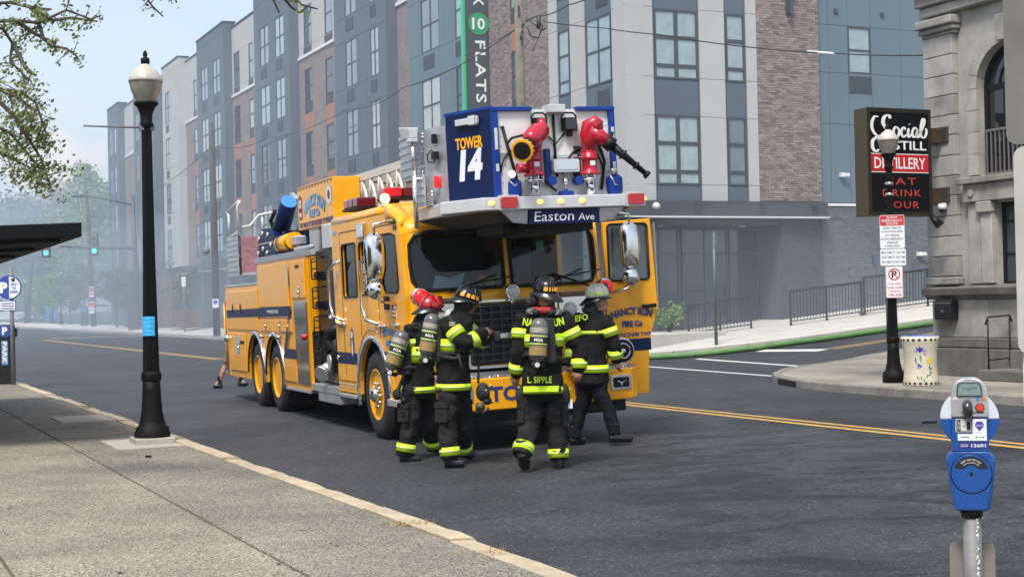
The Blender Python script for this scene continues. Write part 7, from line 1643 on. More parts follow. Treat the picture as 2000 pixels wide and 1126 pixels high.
# 5: passer-by behind the engine
p=Person('passer-by in grey shorts and black shoes walking behind the rear of the fire engine',30.2,(448,757),None,F=(-1,.1,0))
J=dict(head=(452,604),neck=(453,619),chest=(454,632),waist=(454,655),pelvis=(455,668),shL=(455,626,-.18),elL=(461,648,-.2),wrL=(452,668,-.2),shR=(455,626,.18),elR=(462,648,.2),wrR=(452,666,.2),
  hipL=(453,676,-.09),knL=(441,712,-.09),anL=(429,744,-.09),toeL=(416,755,-.09),hipR=(456,676,.09),knR=(458,712,.09),anR=(470,742,.09),toeR=(484,750,.09))
P_=p; U=UZ; jj={k:p.J(*v) for k,v in J.items()}
b=MB(); p.head(b,jj['head'],p.F); p.seg(b,[jj['head']-U*.06,jj['neck'],jj['chest']],[.055,.055,.10]); b.loft([p.ell(jj['chest'],.17,.11),p.ell(jj['waist'],.15,.10),p.ell(jj['pelvis'],.16,.11)])
for s_ in 'LR':
    p.seg(b,[jj['chest'],jj['sh'+s_],jj['el'+s_],jj['wr'+s_]],[.06,.055,.04,.03]); p.hand(b,jj['wr'+s_],jj['wr'+s_]-jj['el'+s_],(0,0,1)); p.seg(b,[jj['pelvis'],jj['hip'+s_],jj['kn'+s_],jj['kn'+s_].lerp(jj['an'+s_],.4),jj['an'+s_]],[.08,.08,.055,.058,.036]); b.tube([jj['an'+s_],jj['toe'+s_]],[.035,.03],8)
p.fuse(b,'body',M_skin,.011,0,2)
b=MB(); b.loft([p.ell(jj['pelvis']-U*.06,.185,.14),p.ell(jj['waist'],.18,.13),p.ell(jj['chest'],.20,.14),p.ell(jj['chest']+U*.13,.17,.11),p.ell(jj['neck'],.07,.07)])
for s_ in 'LR': p.seg(b,[jj['chest']+U*.05,jj['sh'+s_],jj['sh'+s_].lerp(jj['el'+s_],.7)],[.08,.075,.065])
p.fuse(b,'shirt',mat('dark_tshirt',(.03,.032,.04),.8),.013,.012,3)
b=MB(); b.loft([p.ell(jj['pelvis']+U*.05,.18,.135),p.ell(jj['pelvis']-U*.08,.18,.135)])
for s_ in 'LR': p.seg(b,[jj['hip'+s_],jj['hip'+s_].lerp(jj['kn'+s_],.85)],[.10,.085])
p.fuse(b,'shorts',mat('grey_shorts',(.13,.125,.12),.85),.013,.012,3)
b=MB(); 
for s_ in 'LR': boot(b,p,jj['an'+s_],jj['toe'+s_],.045)
p.fuse(b,'shoe',M_boot,.01,0,2)
b=MB(); b.sphere(tuple(jj['head']+UZ*.035-p.F*.012),.108,14,10,(1,.95,1)); p.fuse(b,'hair',mat('brown_hair',(.03,.02,.012),.8),.01,.01,1)
# ---------------------------------------------------------------- trees
def leaf_mat(name,c,c2,trans=.25):
    m=mat(name,c,.7,var=.4,vs=1.6,col2=c2); return m
M_bark=mat('bark',(.09,.075,.06),.95,var=.35,vs=8,bump=.4,bs=25)
M_lf1=leaf_mat('spring_leaf',(.09,.14,.035),(.24,.29,.09)); M_lf2=leaf_mat('young_leaf',(.09,.17,.05),(.22,.32,.11)); M_lf3=leaf_mat('dark_leaf',(.03,.06,.022),(.085,.13,.045)); M_lf4=leaf_mat('blossom',(.24,.20,.17),(.38,.32,.26)); M_lf5=leaf_mat('hazy_wood',(.05,.08,.035),(.12,.15,.07)); M_lfr=leaf_mat('dry_leaf',(.06,.055,.025),(.14,.10,.05))
def leaves(b,c,r,n,size,rnd,sc=(1,1,1)):
    for _ in range(n):
        while True:
            d=Vector((rnd.uniform(-1,1),rnd.uniform(-1,1),rnd.uniform(-1,1)))
            if d.length<=1: break
        p=Vector((c[0]+d.x*r*sc[0],c[1]+d.y*r*sc[1],c[2]+d.z*r*sc[2])); a=Vector((rnd.uniform(-1,1),rnd.uniform(-1,1),rnd.uniform(-1,1))).normalized(); u=a.orthogonal().normalized(); v=a.cross(u); s=size*rnd.uniform(.6,1.3)
        o=len(b.v); b.v+=[tuple(p-u*s),tuple(p+v*s*.55),tuple(p+u*s),tuple(p-v*s*.55)]; b.f.append((o,o+1,o+2,o+3)); b.sm.append(False)
def tree(name,loc,Ht,cw,label,lm,n=2600,size=.09,trunk=None,cb=.3,seed=1,group=None,limbs=9,cat='tree',conic=0.,rtrunk=.09):
    rnd=random.Random(seed); t=empty(name,loc,rnd.uniform(0,6),label,cat,group)
    tr=MB(); tr.tube([(0,0,-.1),(.02,0,Ht*cb*.6),(.03,.02,Ht*cb),(.02,0,Ht*.65),(0,0,Ht*.93)],[rtrunk,rtrunk*.85,rtrunk*.75,rtrunk*.45,rtrunk*.12],8); cr=MB()
    for i in range(limbs):
        h=Ht*(cb+(.95-cb)*(i+.5)/limbs); a=i*2.4+rnd.uniform(-.4,.4); q=(i+.5)/limbs; rr=cw*(.35+.65*math.sin(math.pi*min(1,(q*.9+.12)))) if not conic else cw*(1.05-q*conic)
        rr*=rnd.uniform(.75,1.1); e=Vector((math.cos(a)*rr,math.sin(a)*rr,h+rr*.45)); tr.tube([(0,0,h-.05*Ht),tuple(e*.5+Vector((0,0,h*.48))),tuple(e)],[rtrunk*.35,rtrunk*.22,rtrunk*.08],5)
        for k in range(4):
            f=rnd.uniform(.35,1.08); c=(e.x*f,e.y*f,h+(e.z-h)*f+rnd.uniform(-.05,.05)*Ht); leaves(cr,c,cw*rnd.uniform(.22,.42),n//(limbs*4),size,rnd,(1,1,.8))
    tr.build('trunk',M_bark,t); cr.build('crown',lm,t,norm=False,smooth=False); return t
def gp(px,py,Y,zof=.1):
    q=at(px,py,Y); u,v=q.x*D2.x+q.y*D2.y,q.x*N2.x+q.y*N2.y; return Vector((q.x,q.y,zr(u,v)+zof))
def street_tree(px,py,Y,top,cw,label,seed,lm=M_lf3,**k):
    l=gp(px,py,Y); ht=at(px,top,Y).z-l.z; return tree('street_tree',l,ht,cw,label,lm,seed=seed,group='young trees along the far pavement',**k)
street_tree(228,640,117,523,1.75,'bushy young street tree before the far end of the apartment block',2,n=2400,size=.11)
street_tree(262,640,112,535,1.5,'young street tree half hidden behind the traffic signal pole',3,n=2000,size=.11)
street_tree(137,634,146,540,1.6,'thin young street tree left of the leaning wooden pole',4,n=1500,size=.12)
street_tree(165,634,138,520,2.0,'dark leafy street tree just behind the wooden pole',5,n=1800,size=.12)
street_tree(103,632,168,538,2.2,'pale hazy young tree beside the blue posts',6,M_lf2,n=1800,size=.14)
street_tree(60,630,190,560,2.6,'faint low tree behind the left leaning pole',7,M_lf2,n=1500,size=.16)
l=gp(180,632,185); tree('tall_tree',l,at(190,338,185).z-l.z,5.6,'tall light green tree in spring leaf beyond the far end of the block',M_lf2,n=9000,size=.24,cb=.14,seed=9,limbs=20,conic=.72,rtrunk=.22)
l=gp(300,632,175); 
for (px,top,Y,cw,lm,lab,sd) in ((108,380,300,13,M_lf4,'pale blossoming hazy tree on the skyline',11),(45,412,270,10,M_lf5,'round bluish hazy tree at the far left of the skyline',12),(175,395,330,12,M_lf4,'pinkish bare crowned hazy tree behind the tall green tree',13),(-40,400,290,12,M_lf5,'hazy tree at the left edge above the shelter roof',14),(140,430,240,8,M_lf5,'low hazy tree filling the gap under the skyline trees',15),(85,470,220,7,M_lf5,'low hazy tree behind the parked cars',16)):
    l=gp(px,628,Y,0); l.z=.4; tree('distant_tree',l,at(px,top,Y).z-l.z,cw,lab,lm,n=7000,size=.42 if Y<280 else .5,cb=.22,seed=sd,limbs=16,rtrunk=.3,group='hazy trees beyond the end of the street')
# overhanging branches of a tree rooted left of the view
fg=empty('overhanging_tree',(-10.5,13.0,.13),0,'plane tree with fresh small leaves reaching into the top left corner','tree')
def fp(px,py,Y): return at(px,py,Y)-Vector((-10.5,13.0,.13))
tk=MB(); tk.tube([(0,0,-.1),(.1,0,2),(.3,.1,4.2),(.9,.3,6.2),(1.6,.6,8)],[.30,.25,.2,.14,.09],12); tk.build('trunk',M_bark,fg)
rnd=random.Random(21); br=MB(); lf=MB()
BR=[([(-250,40),(-60,45),(30,40),(75,45),(130,20),(178,38),(198,30)],12.5),([(-200,10),(-40,10),(20,5),(60,15),(100,18)],12.2),([(30,40),(60,60),(85,75),(100,90),(130,95),(152,112)],12.5),([(75,45),(85,75),(110,85)],12.6),
    ([(-200,90),(-40,60),(5,55),(25,85),(20,115),(30,130),(62,160)],12.3),([(25,85),(48,130),(70,148)],12.3),([(60,15),(100,40),(140,35),(190,42)],12.6),([(-220,200),(-60,180),(0,175),(35,190),(68,215),(60,250),(100,285)],13.0),([(0,200),(30,230),(55,270),(80,310),(100,368)],13.0),([(-150,260),(-20,240),(20,260),(55,300),(85,340)],13.1),([(-150,320),(-20,290),(25,310),(70,335)],13.0),([(0,175),(40,180),(70,200),(90,262)],13.0),
    ([(-300,-100),(200,-60),(280,-10),(300,15),(318,32)],11.5),([(200,-60),(330,-25),(345,5)],11.5),([(300,-90),(480,-60),(530,-10),(545,25)],11.0),([(480,-60),(560,-20),(590,10),(620,18)],11.0),([(545,-15),(570,15),(585,25)],11.0)]
for pts,Y in BR:
    P3=[fp(x,y,Y+rnd.uniform(-.25,.25)) for x,y in pts]; n_=len(P3); br.tube(P3,[(.019 if Y>11.8 else .009)*(1-i/n_)+.0035 for i in range(n_)],5)
    for i in range(n_-1):
        a,c=P3[i],P3[i+1]; px0=pts[i][0]
        if pts[i+1][0]<-40 or pts[i+1][1]<-30: continue
        L_=(c-a).length; k=max(2,int(L_/.055))
        dens=.35 if Y<11.8 else 1.0
        for q in range(k):
            if rnd.random()>dens*1.3: continue
            p0=a.lerp(c,(q+rnd.random())/k); d=Vector((rnd.uniform(-1,1),rnd.uniform(-1,1),rnd.uniform(-1,.6))).normalized()*rnd.uniform(.05,.24 if Y>12.8 else .15); br.tube([p0,p0+d*.6,p0+d],[.006,.004,.002],4); leaves(lf,p0+d,.055,rnd.randint(6,15) if Y>11.8 else 5,.019,rnd)
            if Y>12.8: leaves(lf,p0+d*1.4,.13,20,.022,rnd)
br.build('branches',M_bark,fg); tag(lf.build('crown',M_lf1,fg,norm=False,smooth=False),kind='stuff')

# ---------------------------------------------------------------- poles, signals, signs, wires
M_wood=mat('weathered_pole_wood',(.17,.15,.125),.9,var=.3,vs=5,bump=.4,bs=18); M_woodd=mat('dark_pole_wood',(.06,.052,.045),.9,var=.3,vs=4,bump=.3)
M_steel=mat('dark_steel_pole',(.045,.05,.055),.5,metal=.3,var=.15); M_green=mat('lit_green_signal',(.02,.6,.4),.2,emit=(.05,1,.62),es=1.6)
def pole(name,base,top,r0,r1,label,m,cat='utility pole',group=None):
    t=empty(name,base,0,label,cat,group); d=Vector(top)-Vector(base); b=MB(); b.tube([(0,0,-.1),tuple(d*.5),tuple(d)],[r0,(r0+r1)/2,r1],14); b.build('shaft',m,t); return t
bs_=P(36.6,18.6,zr(36.6,18.6)+.12)
q0=at(1026,600,bs_.y); bs_=Vector((q0.x,q0.y,bs_.z)); tp=Vector((bs_.x+.0,bs_.y,13.0))
t=pole('utility_pole',bs_,tp,.155,.12,'weathered grey wooden utility pole rising behind the bucket',M_wood)
def pl(px,py,dy=0): return at(px,py,bs_.y+dy)-bs_
b=MB(); b.box(-.03,.03,-.16,-.12,9.4,9.7); 
for (px,py,r) in ((1022,48,.05),(1030,40,.04),(1020,62,.035),(1034,66,.03)): b.sphere(tuple(pl(px,py,-.16)),r,8,6)
b.cyl(pl(1018,65,-.2),pl(1018,78,-.2),.035); b.cyl(pl(1052,30,-.1),pl(1052,56,-.1),.06); b.tube([pl(1026,42,-.1),pl(1042,34,-.1),pl(1054,30,-.1)],.02,6); b.build('hardware',M_steel,t)
b=MB(); b.tube([pl(1030,55,-.15),pl(1038,72,-.2),pl(1052,74,-.1),pl(1060,52,-.1),pl(1050,36,-.1)],.018,6); b.tube([pl(1034,40,-.15),pl(1044,48,-.2),pl(1056,60,-.15),pl(1066,56,-.1)],.014,6); b.tube([pl(1059,52,-.1),pl(1050,78,-.1),pl(1040,100,-.12)],.008,5); b.build('cable_loop',M_blk,t)
t=pole('utility_pole',gp(424,657,76),at(413,240,76),.19,.15,'dark wooden utility pole standing before the far grey bays',M_woodd)
b=MB(); b.sphere((0,0,0),.2,12,8,(1,1,1)); o=b.build('lamp_globe',M_alu,t); o.location=at(413,490,76)-t.location+Vector((-.2,-.3,0))
pole('utility_pole',gp(184,638,128),at(168,372,128),.24,.16,'leaning grey wooden pole under the traffic signals',M_woodd)
pole('utility_pole',gp(52,631,180),at(70,432,180),.26,.18,'leaning wooden pole far left above the pavement',M_woodd)
# traffic signal mast
base=gp(268,642,108); mast=empty('signal_mast',base,0,'dark steel traffic signal mast with long arm and street light, behind the near lamp post','signal mast'); m0=lambda px,py,dy=0: at(px,py,108+dy)-base
b=MB(); b.tube([(0,0,-.1),m0(264,500),m0(259,381)],[.20,.17,.13],14); b.cyl((0,0,0),(0,0,1.9),.32,n=10); b.build('shaft',M_steel,mast)
b=MB(); b.tube([m0(259,485),m0(180,484),m0(118,481)],[.13,.11,.09],10); b.build('signal_arm',M_steel,mast)
b=MB(); b.tube([m0(258,400),m0(215,390),m0(170,383),m0(160,382)],[.09,.08,.06,.05],8); b.sphere(tuple(m0(151,383)),.30,12,6,(1.6,.8,.4)); b.build('light_arm',M_steel,mast)
def signal(px,py,dy,label):
    c=at(px,py,107.6+dy); s_=empty('traffic_signal',c,R(14),label,'traffic light','traffic signals hanging from the mast arm'); b=MB(); b.box(-.33,.33,-.12,.14,-.78,.78); b.build('backplate',M_blk,s_,bev=.03); b=MB(); b.box(-.20,.20,-.24,-.121,-.70,.70); b.build('housing',mat('signal_amber_housing',(.34,.20,.03),.5),s_,bev=.03)
    for i,z in enumerate((.45,0,-.45)):
        b=MB(); b.lathe([(.165,-.27),(.17,-.245)],(0,0,z),18,'Y'); b.build('lens',M_green if i==2 else mat('unlit_lens',(.09,.03,.02),.3),s_); b=MB(); b.loft([[( .185*math.cos(a),y,z+.185*math.sin(a)) for a in [R(-10+200*k/12) for k in range(13)]] for y in (-.25,-.50)],True,False,False); q=b.build('visor',M_blk,s_); q.modifiers.new('t','SOLIDIFY').thickness=.01
    b=MB(); b.box(-.04,.04,-.03,.03,.7,.95); b.build('hanger',M_steel,s_); return s_
signal(184,478,0,'traffic light on the arm before the wooden pole, green lit'); signal(90,482,0,'traffic light half hidden behind the shelter roof edge, green lit')
b=MB(); c=gp(247,639,115); t=empty('parking_meter',c,0,'small grey parking meter on the far pavement before the block','parking meter'); b.cyl((0,0,0),(0,0,1.0),.04,n=10); b.box(-.13,.13,-.1,.1,1.0,1.4); b.sphere((0,0,1.4),.14,10,8,(1,.8,1)); b.box(-.14,-.02,-.08,.08,0,.3); b.box(.04,.14,-.08,.08,0,.25); b.build('meter_body',M_steel,t)
c=gp(641/641*648 if False else 258,642,108); 
t=empty('signal_cabinet',gp(262,643,106),0,'dark control cabinet at the foot of the signal mast','cabinet'); b=MB(); b.box(-.35,.35,-.3,.3,0,2.0); b.build('cabinet_box',M_steel,t,bev=.03)
def far_lamp(px,py,Y,top,label):
    l=gp(px,py,Y); t=empty('street_lamp',l,0,label,'street lamp','acorn lamps along the far pavement'); h=at(px,top,Y).z-l.z; lamp_post(t,h-.65,1.0)
far_lamp(120,632,150,528,'distant acorn street lamp left of the leaning wooden pole'); far_lamp(50,630,182,544,'most distant acorn street lamp, at the far left')
def far_sign(px,py,Y,top,w_,h_,label,m,mp,cat='sign'):
    l=gp(px,py,Y); H_=at(px,top,Y).z-l.z; t=empty('street_sign',l,0,label,cat); b=MB(); b.cyl((0,0,0),(0,0,H_),.045,n=8); b.build('post',mp,t); b=MB(); b.prism(rrect(w_,h_,.03,2,0,H_-h_/2),-.055,-.05,'Y'); b.build('plate',m,t); return t,H_
far_sign(361,648,90,540,.26,.62,'white edge-on parking sign on a pale post before the brown entrance',M_sgw,M_galv)
t,H_=far_sign(1399,672,38.7,453,.06,.40,'tall green-grey sign post seen edge-on at the far kerb',mat('sign_edge_green',(.20,.28,.24),.5,metal=.4),mat('post_green_steel',(.10,.14,.12),.5,metal=.5))
t=empty('street_sign',at(421,592,74),0,'small blue and white parking sign on the dark utility pole above the engine rear','sign'); b=MB(); b.prism(rrect(.32,.45,.03),-.01,0,'Y'); b.build('plate',M_sgw,t); b=MB(); b.prism(rrect(.20,.20,.05,3,0,.06),-.014,-.011,'Y'); b.build('blue_symbol',mat('sign_blue',(.02,.08,.36),.5),t)
t,H_=far_sign(1735,640,34.0,575,.12,.10,'short dark steel post by the foot of the stepped railing',M_steel,M_steel,'post')
for (px,y0,y1,lab,mm) in ((179,560,580,'red and white notice on the leaning pole under the signals',M_sgr),(180,588,640/640*612,'white notice with red edge, lower on the leaning pole',M_sgw)):
    t=empty('street_sign',at(px,(y0+y1)/2,127.5),0,lab,'sign'); h=(at(px,y0,127.5)-at(px,y1,127.5)).z; b=MB(); b.prism(rrect(.40,h,.04),-.02,0,'Y'); b.build('plate',M_sgw,t); b=MB(); b.prism(rrect(.36,h*.4,.04,2,0,h*.22),-.024,-.021,'Y'); b.build('red_print',M_sgr,t); b=MB(); 
    for i in range(3): b.box(-.14,.14,-.024,-.021,-h*.1-i*h*.1,-h*.1-i*h*.1+.04)
    b.build('print_lines',M_sgk,t)
# wires
def wire(label,pts,r=.012,sag=.0,group='overhead wires'):
    b=MB(); q=[]
    for a,c in zip(pts,pts[1:]):
        for k in range(10): t_=k/10; p0=a.lerp(c,t_); p0=p0-Vector((0,0,sag*4*t_*(1-t_))); q.append(p0)
    q.append(pts[-1]); o0=q[0].copy(); b.tube([p0-o0 for p0 in q],r,5); o=b.build('overhead_wire',mat('wire_black',(.02,.02,.022),.6),loc=o0); tag(o,label,'wire',group)
yb=bs_.y
wire('sagging wire from the wooden pole leftwards across the grey bays',[at(1022,46,yb-.2),at(790,170,yb+12),at(680,212,yb+22),at(520,270,yb+33),at(424,286,75.5)],.017,.25)
wire('wire from the dark utility pole to the left behind the lamp post',[at(413,285,75.5),at(304,370,100),at(262,395,108)],.02,.2)
wire('long wire from the wooden pole to the right across the windows',[at(1060,42,yb-.2),at(1180,55,yb-2),at(1290,68,yb-3),at(1460,92,yb-6),at(1640,105,yb-8),at(1812,108,26)],.014,.02)
wire('upper wire rising from the wooden pole to the top edge',[at(1056,32,yb-.1),at(1110,10,yb-3),at(1180,-20,yb-6)],.017,.05)
wire('thin upper cable beside the wooden pole running left',[at(1020,52,yb-.2),at(960,84,yb+4),at(905,110,yb+8)],.01,.0)
b=MB(); b.tube([at(1578,101,yb-7.2),at(1628,105,yb-8)],.035,6); tag(b.build('cable_sleeve',M_coping),'white sleeve on the long wire over the brick bay','cable sleeve')

# ---------------------------------------------------------------- railings, planter, shrubs at the corner
M_iron=mat('railing_iron',(.020,.023,.026),.5)
def railing(pts,h,label,gap=.115):   # pts in (u,v)
    W=[P(u,v,zr(u,v)+.13) for u,v in pts]; o0=W[0]; t=empty('railing',o0,0,label,'railing','iron railings along the apartment block'); rl_=MB(); ps_=MB()
    for a,c in zip(W,W[1:]):
        for z in (h,h-.04,.12): rl_.tube([a-o0+UZ*z,c-o0+UZ*z],.018,4)
    rl_.build('rail',M_iron,t)
    for a,c in zip(W,W[1:]):
        L_=(c-a).length; n=max(2,int(L_/gap))
        for k in range(n+1):
            p0=a.lerp(c,k/n)-o0; b=MB()
            if k in (0,n) or (n>14 and k==n//2): b.box(p0.x-.03,p0.x+.03,p0.y-.03,p0.y+.03,p0.z-.1,p0.z+h+.01); b.build('post',M_iron,t)
            else: ps_.box(p0.x-.008,p0.x+.008,p0.y-.008,p0.y+.008,p0.z+.12,p0.z+h-.04)
    tag(ps_.build('baluster',M_iron,t),kind='stuff')
railing([(36.4,22.43),(36.4,24.59)],.95,'black iron railing beside the bush at the dark entrance')
railing([(35.5,25.37),(35.5,27.94)],1.02,'black iron railing on the ramp, between the entrance and the steps')
railing([(35.5,28.05),(35.5,33.0)],1.15,'higher iron railing stepping up the slope behind the sign posts')
for (u,v) in ((35.7,28.7),):
    t=empty('ramp_wall',P(35.7,28.1,zr(35.7,28.1)),AZ,'low concrete ramp wall under the stepped railing','wall'); b=MB(); b.box(0,5.0,-.1,.15,-.3,.22); b.build('wall_block',M_conc,t)
t=empty('planter_wall',P(35.3,21.6,.3),AZ,'low pale concrete planter wall at the corner of the block','planter'); b=MB(); b.hexa([(-1.9,-.9,-.3),(1.5,.15,-.3),(1.5,2.2,-.3),(-1.9,2.2,-.3)],[(-1.9,-.9,.50),(1.5,.15,.50),(1.5,2.2,.50),(-1.9,2.2,.50)]); b.build('planter_block',M_conc,t,bev=.02)
def shrub(px,py,Y,top,cw,label,seed,lm=M_lf1,n=900,size=.05,cat='shrub'):
    l=at(px,py,Y); rnd=random.Random(seed); t=empty('shrub',l,0,label,cat); H_=at(px,top,Y).z-l.z; s_=MB(); f=MB()
    for i in range(14):
        a=rnd.uniform(0,6.28); e=Vector((math.cos(a)*cw*rnd.uniform(.3,1),math.sin(a)*cw*rnd.uniform(.3,1),H_*rnd.uniform(.45,1.))); s_.tube([(0,0,-.1),tuple(e*.5+Vector((0,0,.1*H_))),tuple(e)],[.02,.012,.004],5)
        leaves(f,e,cw*.38,n//28,size,rnd); leaves(f,e*.7,cw*.38,n//28,size,rnd)
    s_.build('stem',M_bark,t); f.build('foliage',lm,t,norm=False,smooth=False)
shrub(1308,648,42.2,597,.52,'rounded pale leafed bush in the corner planter by the open door',31,M_lf2)
for i,(px,py,Y,top) in enumerate(((345,612,97,520),(372,612,93,535),(318,612,104,560))):
    l=at(px,py,Y); t=empty('planter_box',l,AZ,('brown planter box with a leafy shrub at the brown entrance','brown planter box with a bushy shrub right of the entrance','planter with a small shrub left of the entrance')[i],'planter'); b=MB(); b.box(-.5,.5,-.9,.9,-.9,.25); b.build('box',mat('corten_box',(.13,.06,.035),.7,var=.2),t,bev=.02); f=MB(); rr=random.Random(40+i); H_=at(px,top,Y).z-l.z
    for k in range(14): leaves(f,(rr.uniform(-.6,.6),rr.uniform(-.8,.8),.3+H_*rr.random()),.45,45,.10,rr)
    f.build('foliage',M_lf3,t,norm=False,smooth=False)
t=empty('fence_panel',gp(320,655,104),0,'low mesh fence before the far ground floor','fence'); b=MB()
for k in range(14): b.cyl((-1.6+k*.28,0,0),(-1.6+k*.28,0,1.4),.025,n=5)
b.tube([(-1.6,0,1.4),(2.04,0,1.4)],.03,5); b.tube([(-1.6,0,.1),(2.04,0,.1)],.03,5); b.build('mesh',M_steel,t)

# ---------------------------------------------------------------- left side: shelter roof, pay station, sign, far cars
sh=empty('bus_shelter',P(17.6,.6,.13),AZ,'black shelter with a tilted cantilever roof entering at the left edge','shelter')
b=MB(); 
def shp(v,u,z): return (v-.6,u-17.6,z-.13)
prof=[(2.62,2.60),(2.62,2.765),(-.6,2.67),(-.6,2.44)]
b.hexa([shp(-.8,17.6,2.46),shp(2.62,17.6,2.60),shp(2.62,28,2.60),shp(-.8,28,2.46)],[shp(-.8,17.6,2.63),shp(2.62,17.6,2.765),shp(2.62,28,2.765),shp(-.8,28,2.63)]); b.build('roof',M_blackm,sh,bev=.008)
b=MB()
for u_ in (17.75,20.2,22.6,25,27.6): b.hexa([shp(-.75,u_,2.38),shp(2.4,u_,2.55),shp(2.4,u_+.09,2.55),shp(-.75,u_+.09,2.38)],[shp(-.75,u_,2.455),shp(2.4,u_,2.588),shp(2.4,u_+.09,2.588),shp(-.75,u_+.09,2.455)])
b.build('roof_beam',M_blackm,sh); b=MB()
for u_ in (18.3,27.2): b.box(-1.35,-1.2,u_-17.6-.07,u_-17.6+.07,0,2.36)
b.build('shelter_post',M_blackm,sh); b=MB(); b.box(-1.45,-1.40,.2,9.8,.3,2.3); b.build('back_panel',M_dglass,sh)
pst=empty('pay_station',(at(8,746,33.6).x,33.6,.13),R(10),'black pay station with blue parking badges at the left edge by the kerb','pay station')
b=MB(); b.box(-.30,.24,-.15,.15,0,1.36); b.box(.24,.30,-.12,.12,1.08,1.28); b.build('cabinet',M_black,pst,bev=.02)
b=MB(); b.prism(arc(.06,1.22,.15,0,360,22),-.158,-.151,'Y'); b.build('badge',mat('badge_blue',(.02,.07,.32),.45),pst); letters('lettering','P',M_sw,pst,(.06,-.1585,1.22),X,Z,.18,.12,bold=.05)
b=MB(); b.prism(rrect(.14,.55,.02,2,.05,.72),-.158,-.151,'Y'); b.build('side_badge',mat('badge_blue2',(.10,.25,.55),.45),pst); letters('lettering','PARK',M_sw,pst,(.05,-.1585,.72),(0,0,-1),(1,0,0),.10,.5,bold=.03)
ps2=empty('parking_sign',(at(24,748,33.2).x,33.2,.13),R(8),'round blue and white pay to park sign on a steel post at the left edge','sign')
b=MB(); b.cyl((.02,0,0),(.02,0,2.65),.045,n=10); b.build('post',M_galv,ps2)
b=MB(); b.prism(arc(-.02,2.20,.275,0,360,32),-.06,-.05,'Y'); b.build('disc',mat('badge_blue',(.02,.07,.32),.45),ps2)
hm=[(-.02+.245*math.cos(R(-90+180*i/20)),2.20+.245*math.sin(R(-90+180*i/20))) for i in range(21)]
b=MB(); b.prism(hm,-.066,-.061,'Y'); b.build('white_half',M_sgw,ps2); letters('lettering','P',M_sw,ps2,(-.14,-.061,2.20),X,Z,.25,.17,bold=.06)
b=MB(); b.prism(arc(.07,2.37,.045,0,360,12),-.0685,-.0665,'Y'); b.build('print_mark',M_sgk,ps2)
for i,q in enumerate(('PAY','TO','PARK')): letters('lettering',q,M_lnv,ps2,(.09,-.0665,2.27-i*.085),X,Z,.058,[.13,.09,.17][i],bold=.03,ext=.001)
b=MB(); b.prism(rrect(.36,.23,.02,2,-.06,1.79),-.056,-.05,'Y'); b.build('lower_frame',M_lnv,ps2); b=MB(); b.prism(rrect(.33,.20,.015,2,-.06,1.79),-.060,-.0565,'Y'); b.build('lower_plate',M_sgw,ps2); b=MB()
for i in range(3): b.box(-.19,.08,-.063,-.0605,1.83-i*.055,1.848-i*.055)
b.build('print_lines',M_lnv,ps2)
def car(px,py,Y,col,label,L_=4.5,yaw=0.):
    l=gp(px,py,Y,0); t=empty('parked_car',l,yaw,label,'car','cars in the far car park'); h=L_/2
    pr=[(-h,.35),(-h+.05,.75),(-h+.6,.88),(-h+1.1,.95),(-h+1.75,1.42),(h-1.5,1.45),(h-.7,1.0),(h-.1,.9),(h,.6),(h,.35)]
    b=MB(); b.prism(pr,-.85,.85,'Y'); b.build('body',mat('car_'+label.split()[0],col,.25,coat=.8),t,bev=.06)
    b=MB(); b.prism([(-h+1.25,.96),(-h+1.8,1.37),(h-1.55,1.39),(h-.95,1.0)],-.86,.86,'Y'); b.build('window',M_dglass,t)
    for x in (-h+.85,h-.85):
        for y in (-.82,.82):
            b=MB(); b.lathe([(.33,y-.09),(.33,y+.09)],(x,0,.33),18,'Y'); w_=b.build('wheel',M_rub,t); b=MB(); b.lathe([(.2,y-.1),(.2,y+.1)],(x,0,.33),14,'Y'); b.build('rim',M_alum,w_)
for k,(px,py,Y,col,lab) in enumerate(((85,626,205,(.05,.06,.08),'dark car parked beyond the blue posts'),(155,626,200,(.5,.5,.5),'pale car parked behind the leaning pole'),(195,625,195,(.6,.6,.6),'white car parked left of the block end'),(62,625,215,(.35,.37,.4),'silver car parked farthest left'))): car(px,py,Y,col,lab,yaw=.25)
for k,(px) in enumerate((94,106,110)):
    t=empty('blue_post',gp(px,631,172),0,('slim blue post left of its pair beside the far car','slim blue post in the middle beside the far tree','slim blue post right of the far tree')[k],'post','blue posts beside the car park'); b=MB(); b.box(-.16,.16,-.1,.1,0,2.1); b.build('post_panel',mat('bright_blue_post',(.03,.20,.62),.5),t,bev=.02)
t=empty('pay_station',gp(165,637,134),0,'small dark pay station with blue top under the leaning pole','pay station'); b=MB(); b.box(-.28,.28,-.2,.2,0,1.75); b.build('cabinet',M_steel,t,bev=.02); b=MB(); b.box(-.25,.25,-.215,-.205,1.3,1.7); b.build('badge',mat('bright_blue_post',(.03,.20,.62),.5),t)
l=gp(10,628,235); t=empty('white_building',l,.2,'low pale building in the haze at the far left','building'); b=MB(); b.box(-6,9,0,8,0,5.5); b.build('wall',M_coping,t); b=MB(); b.box(-6.2,9.2,-.2,8.2,5.5,5.8); b.build('roof',M_steel,t)
for i in range(4): b=MB(); b.box(-5+i*3.2,-3.4+i*3.2,-.03,.0,1.2,3.4); b.build('window',M_dglass,t)

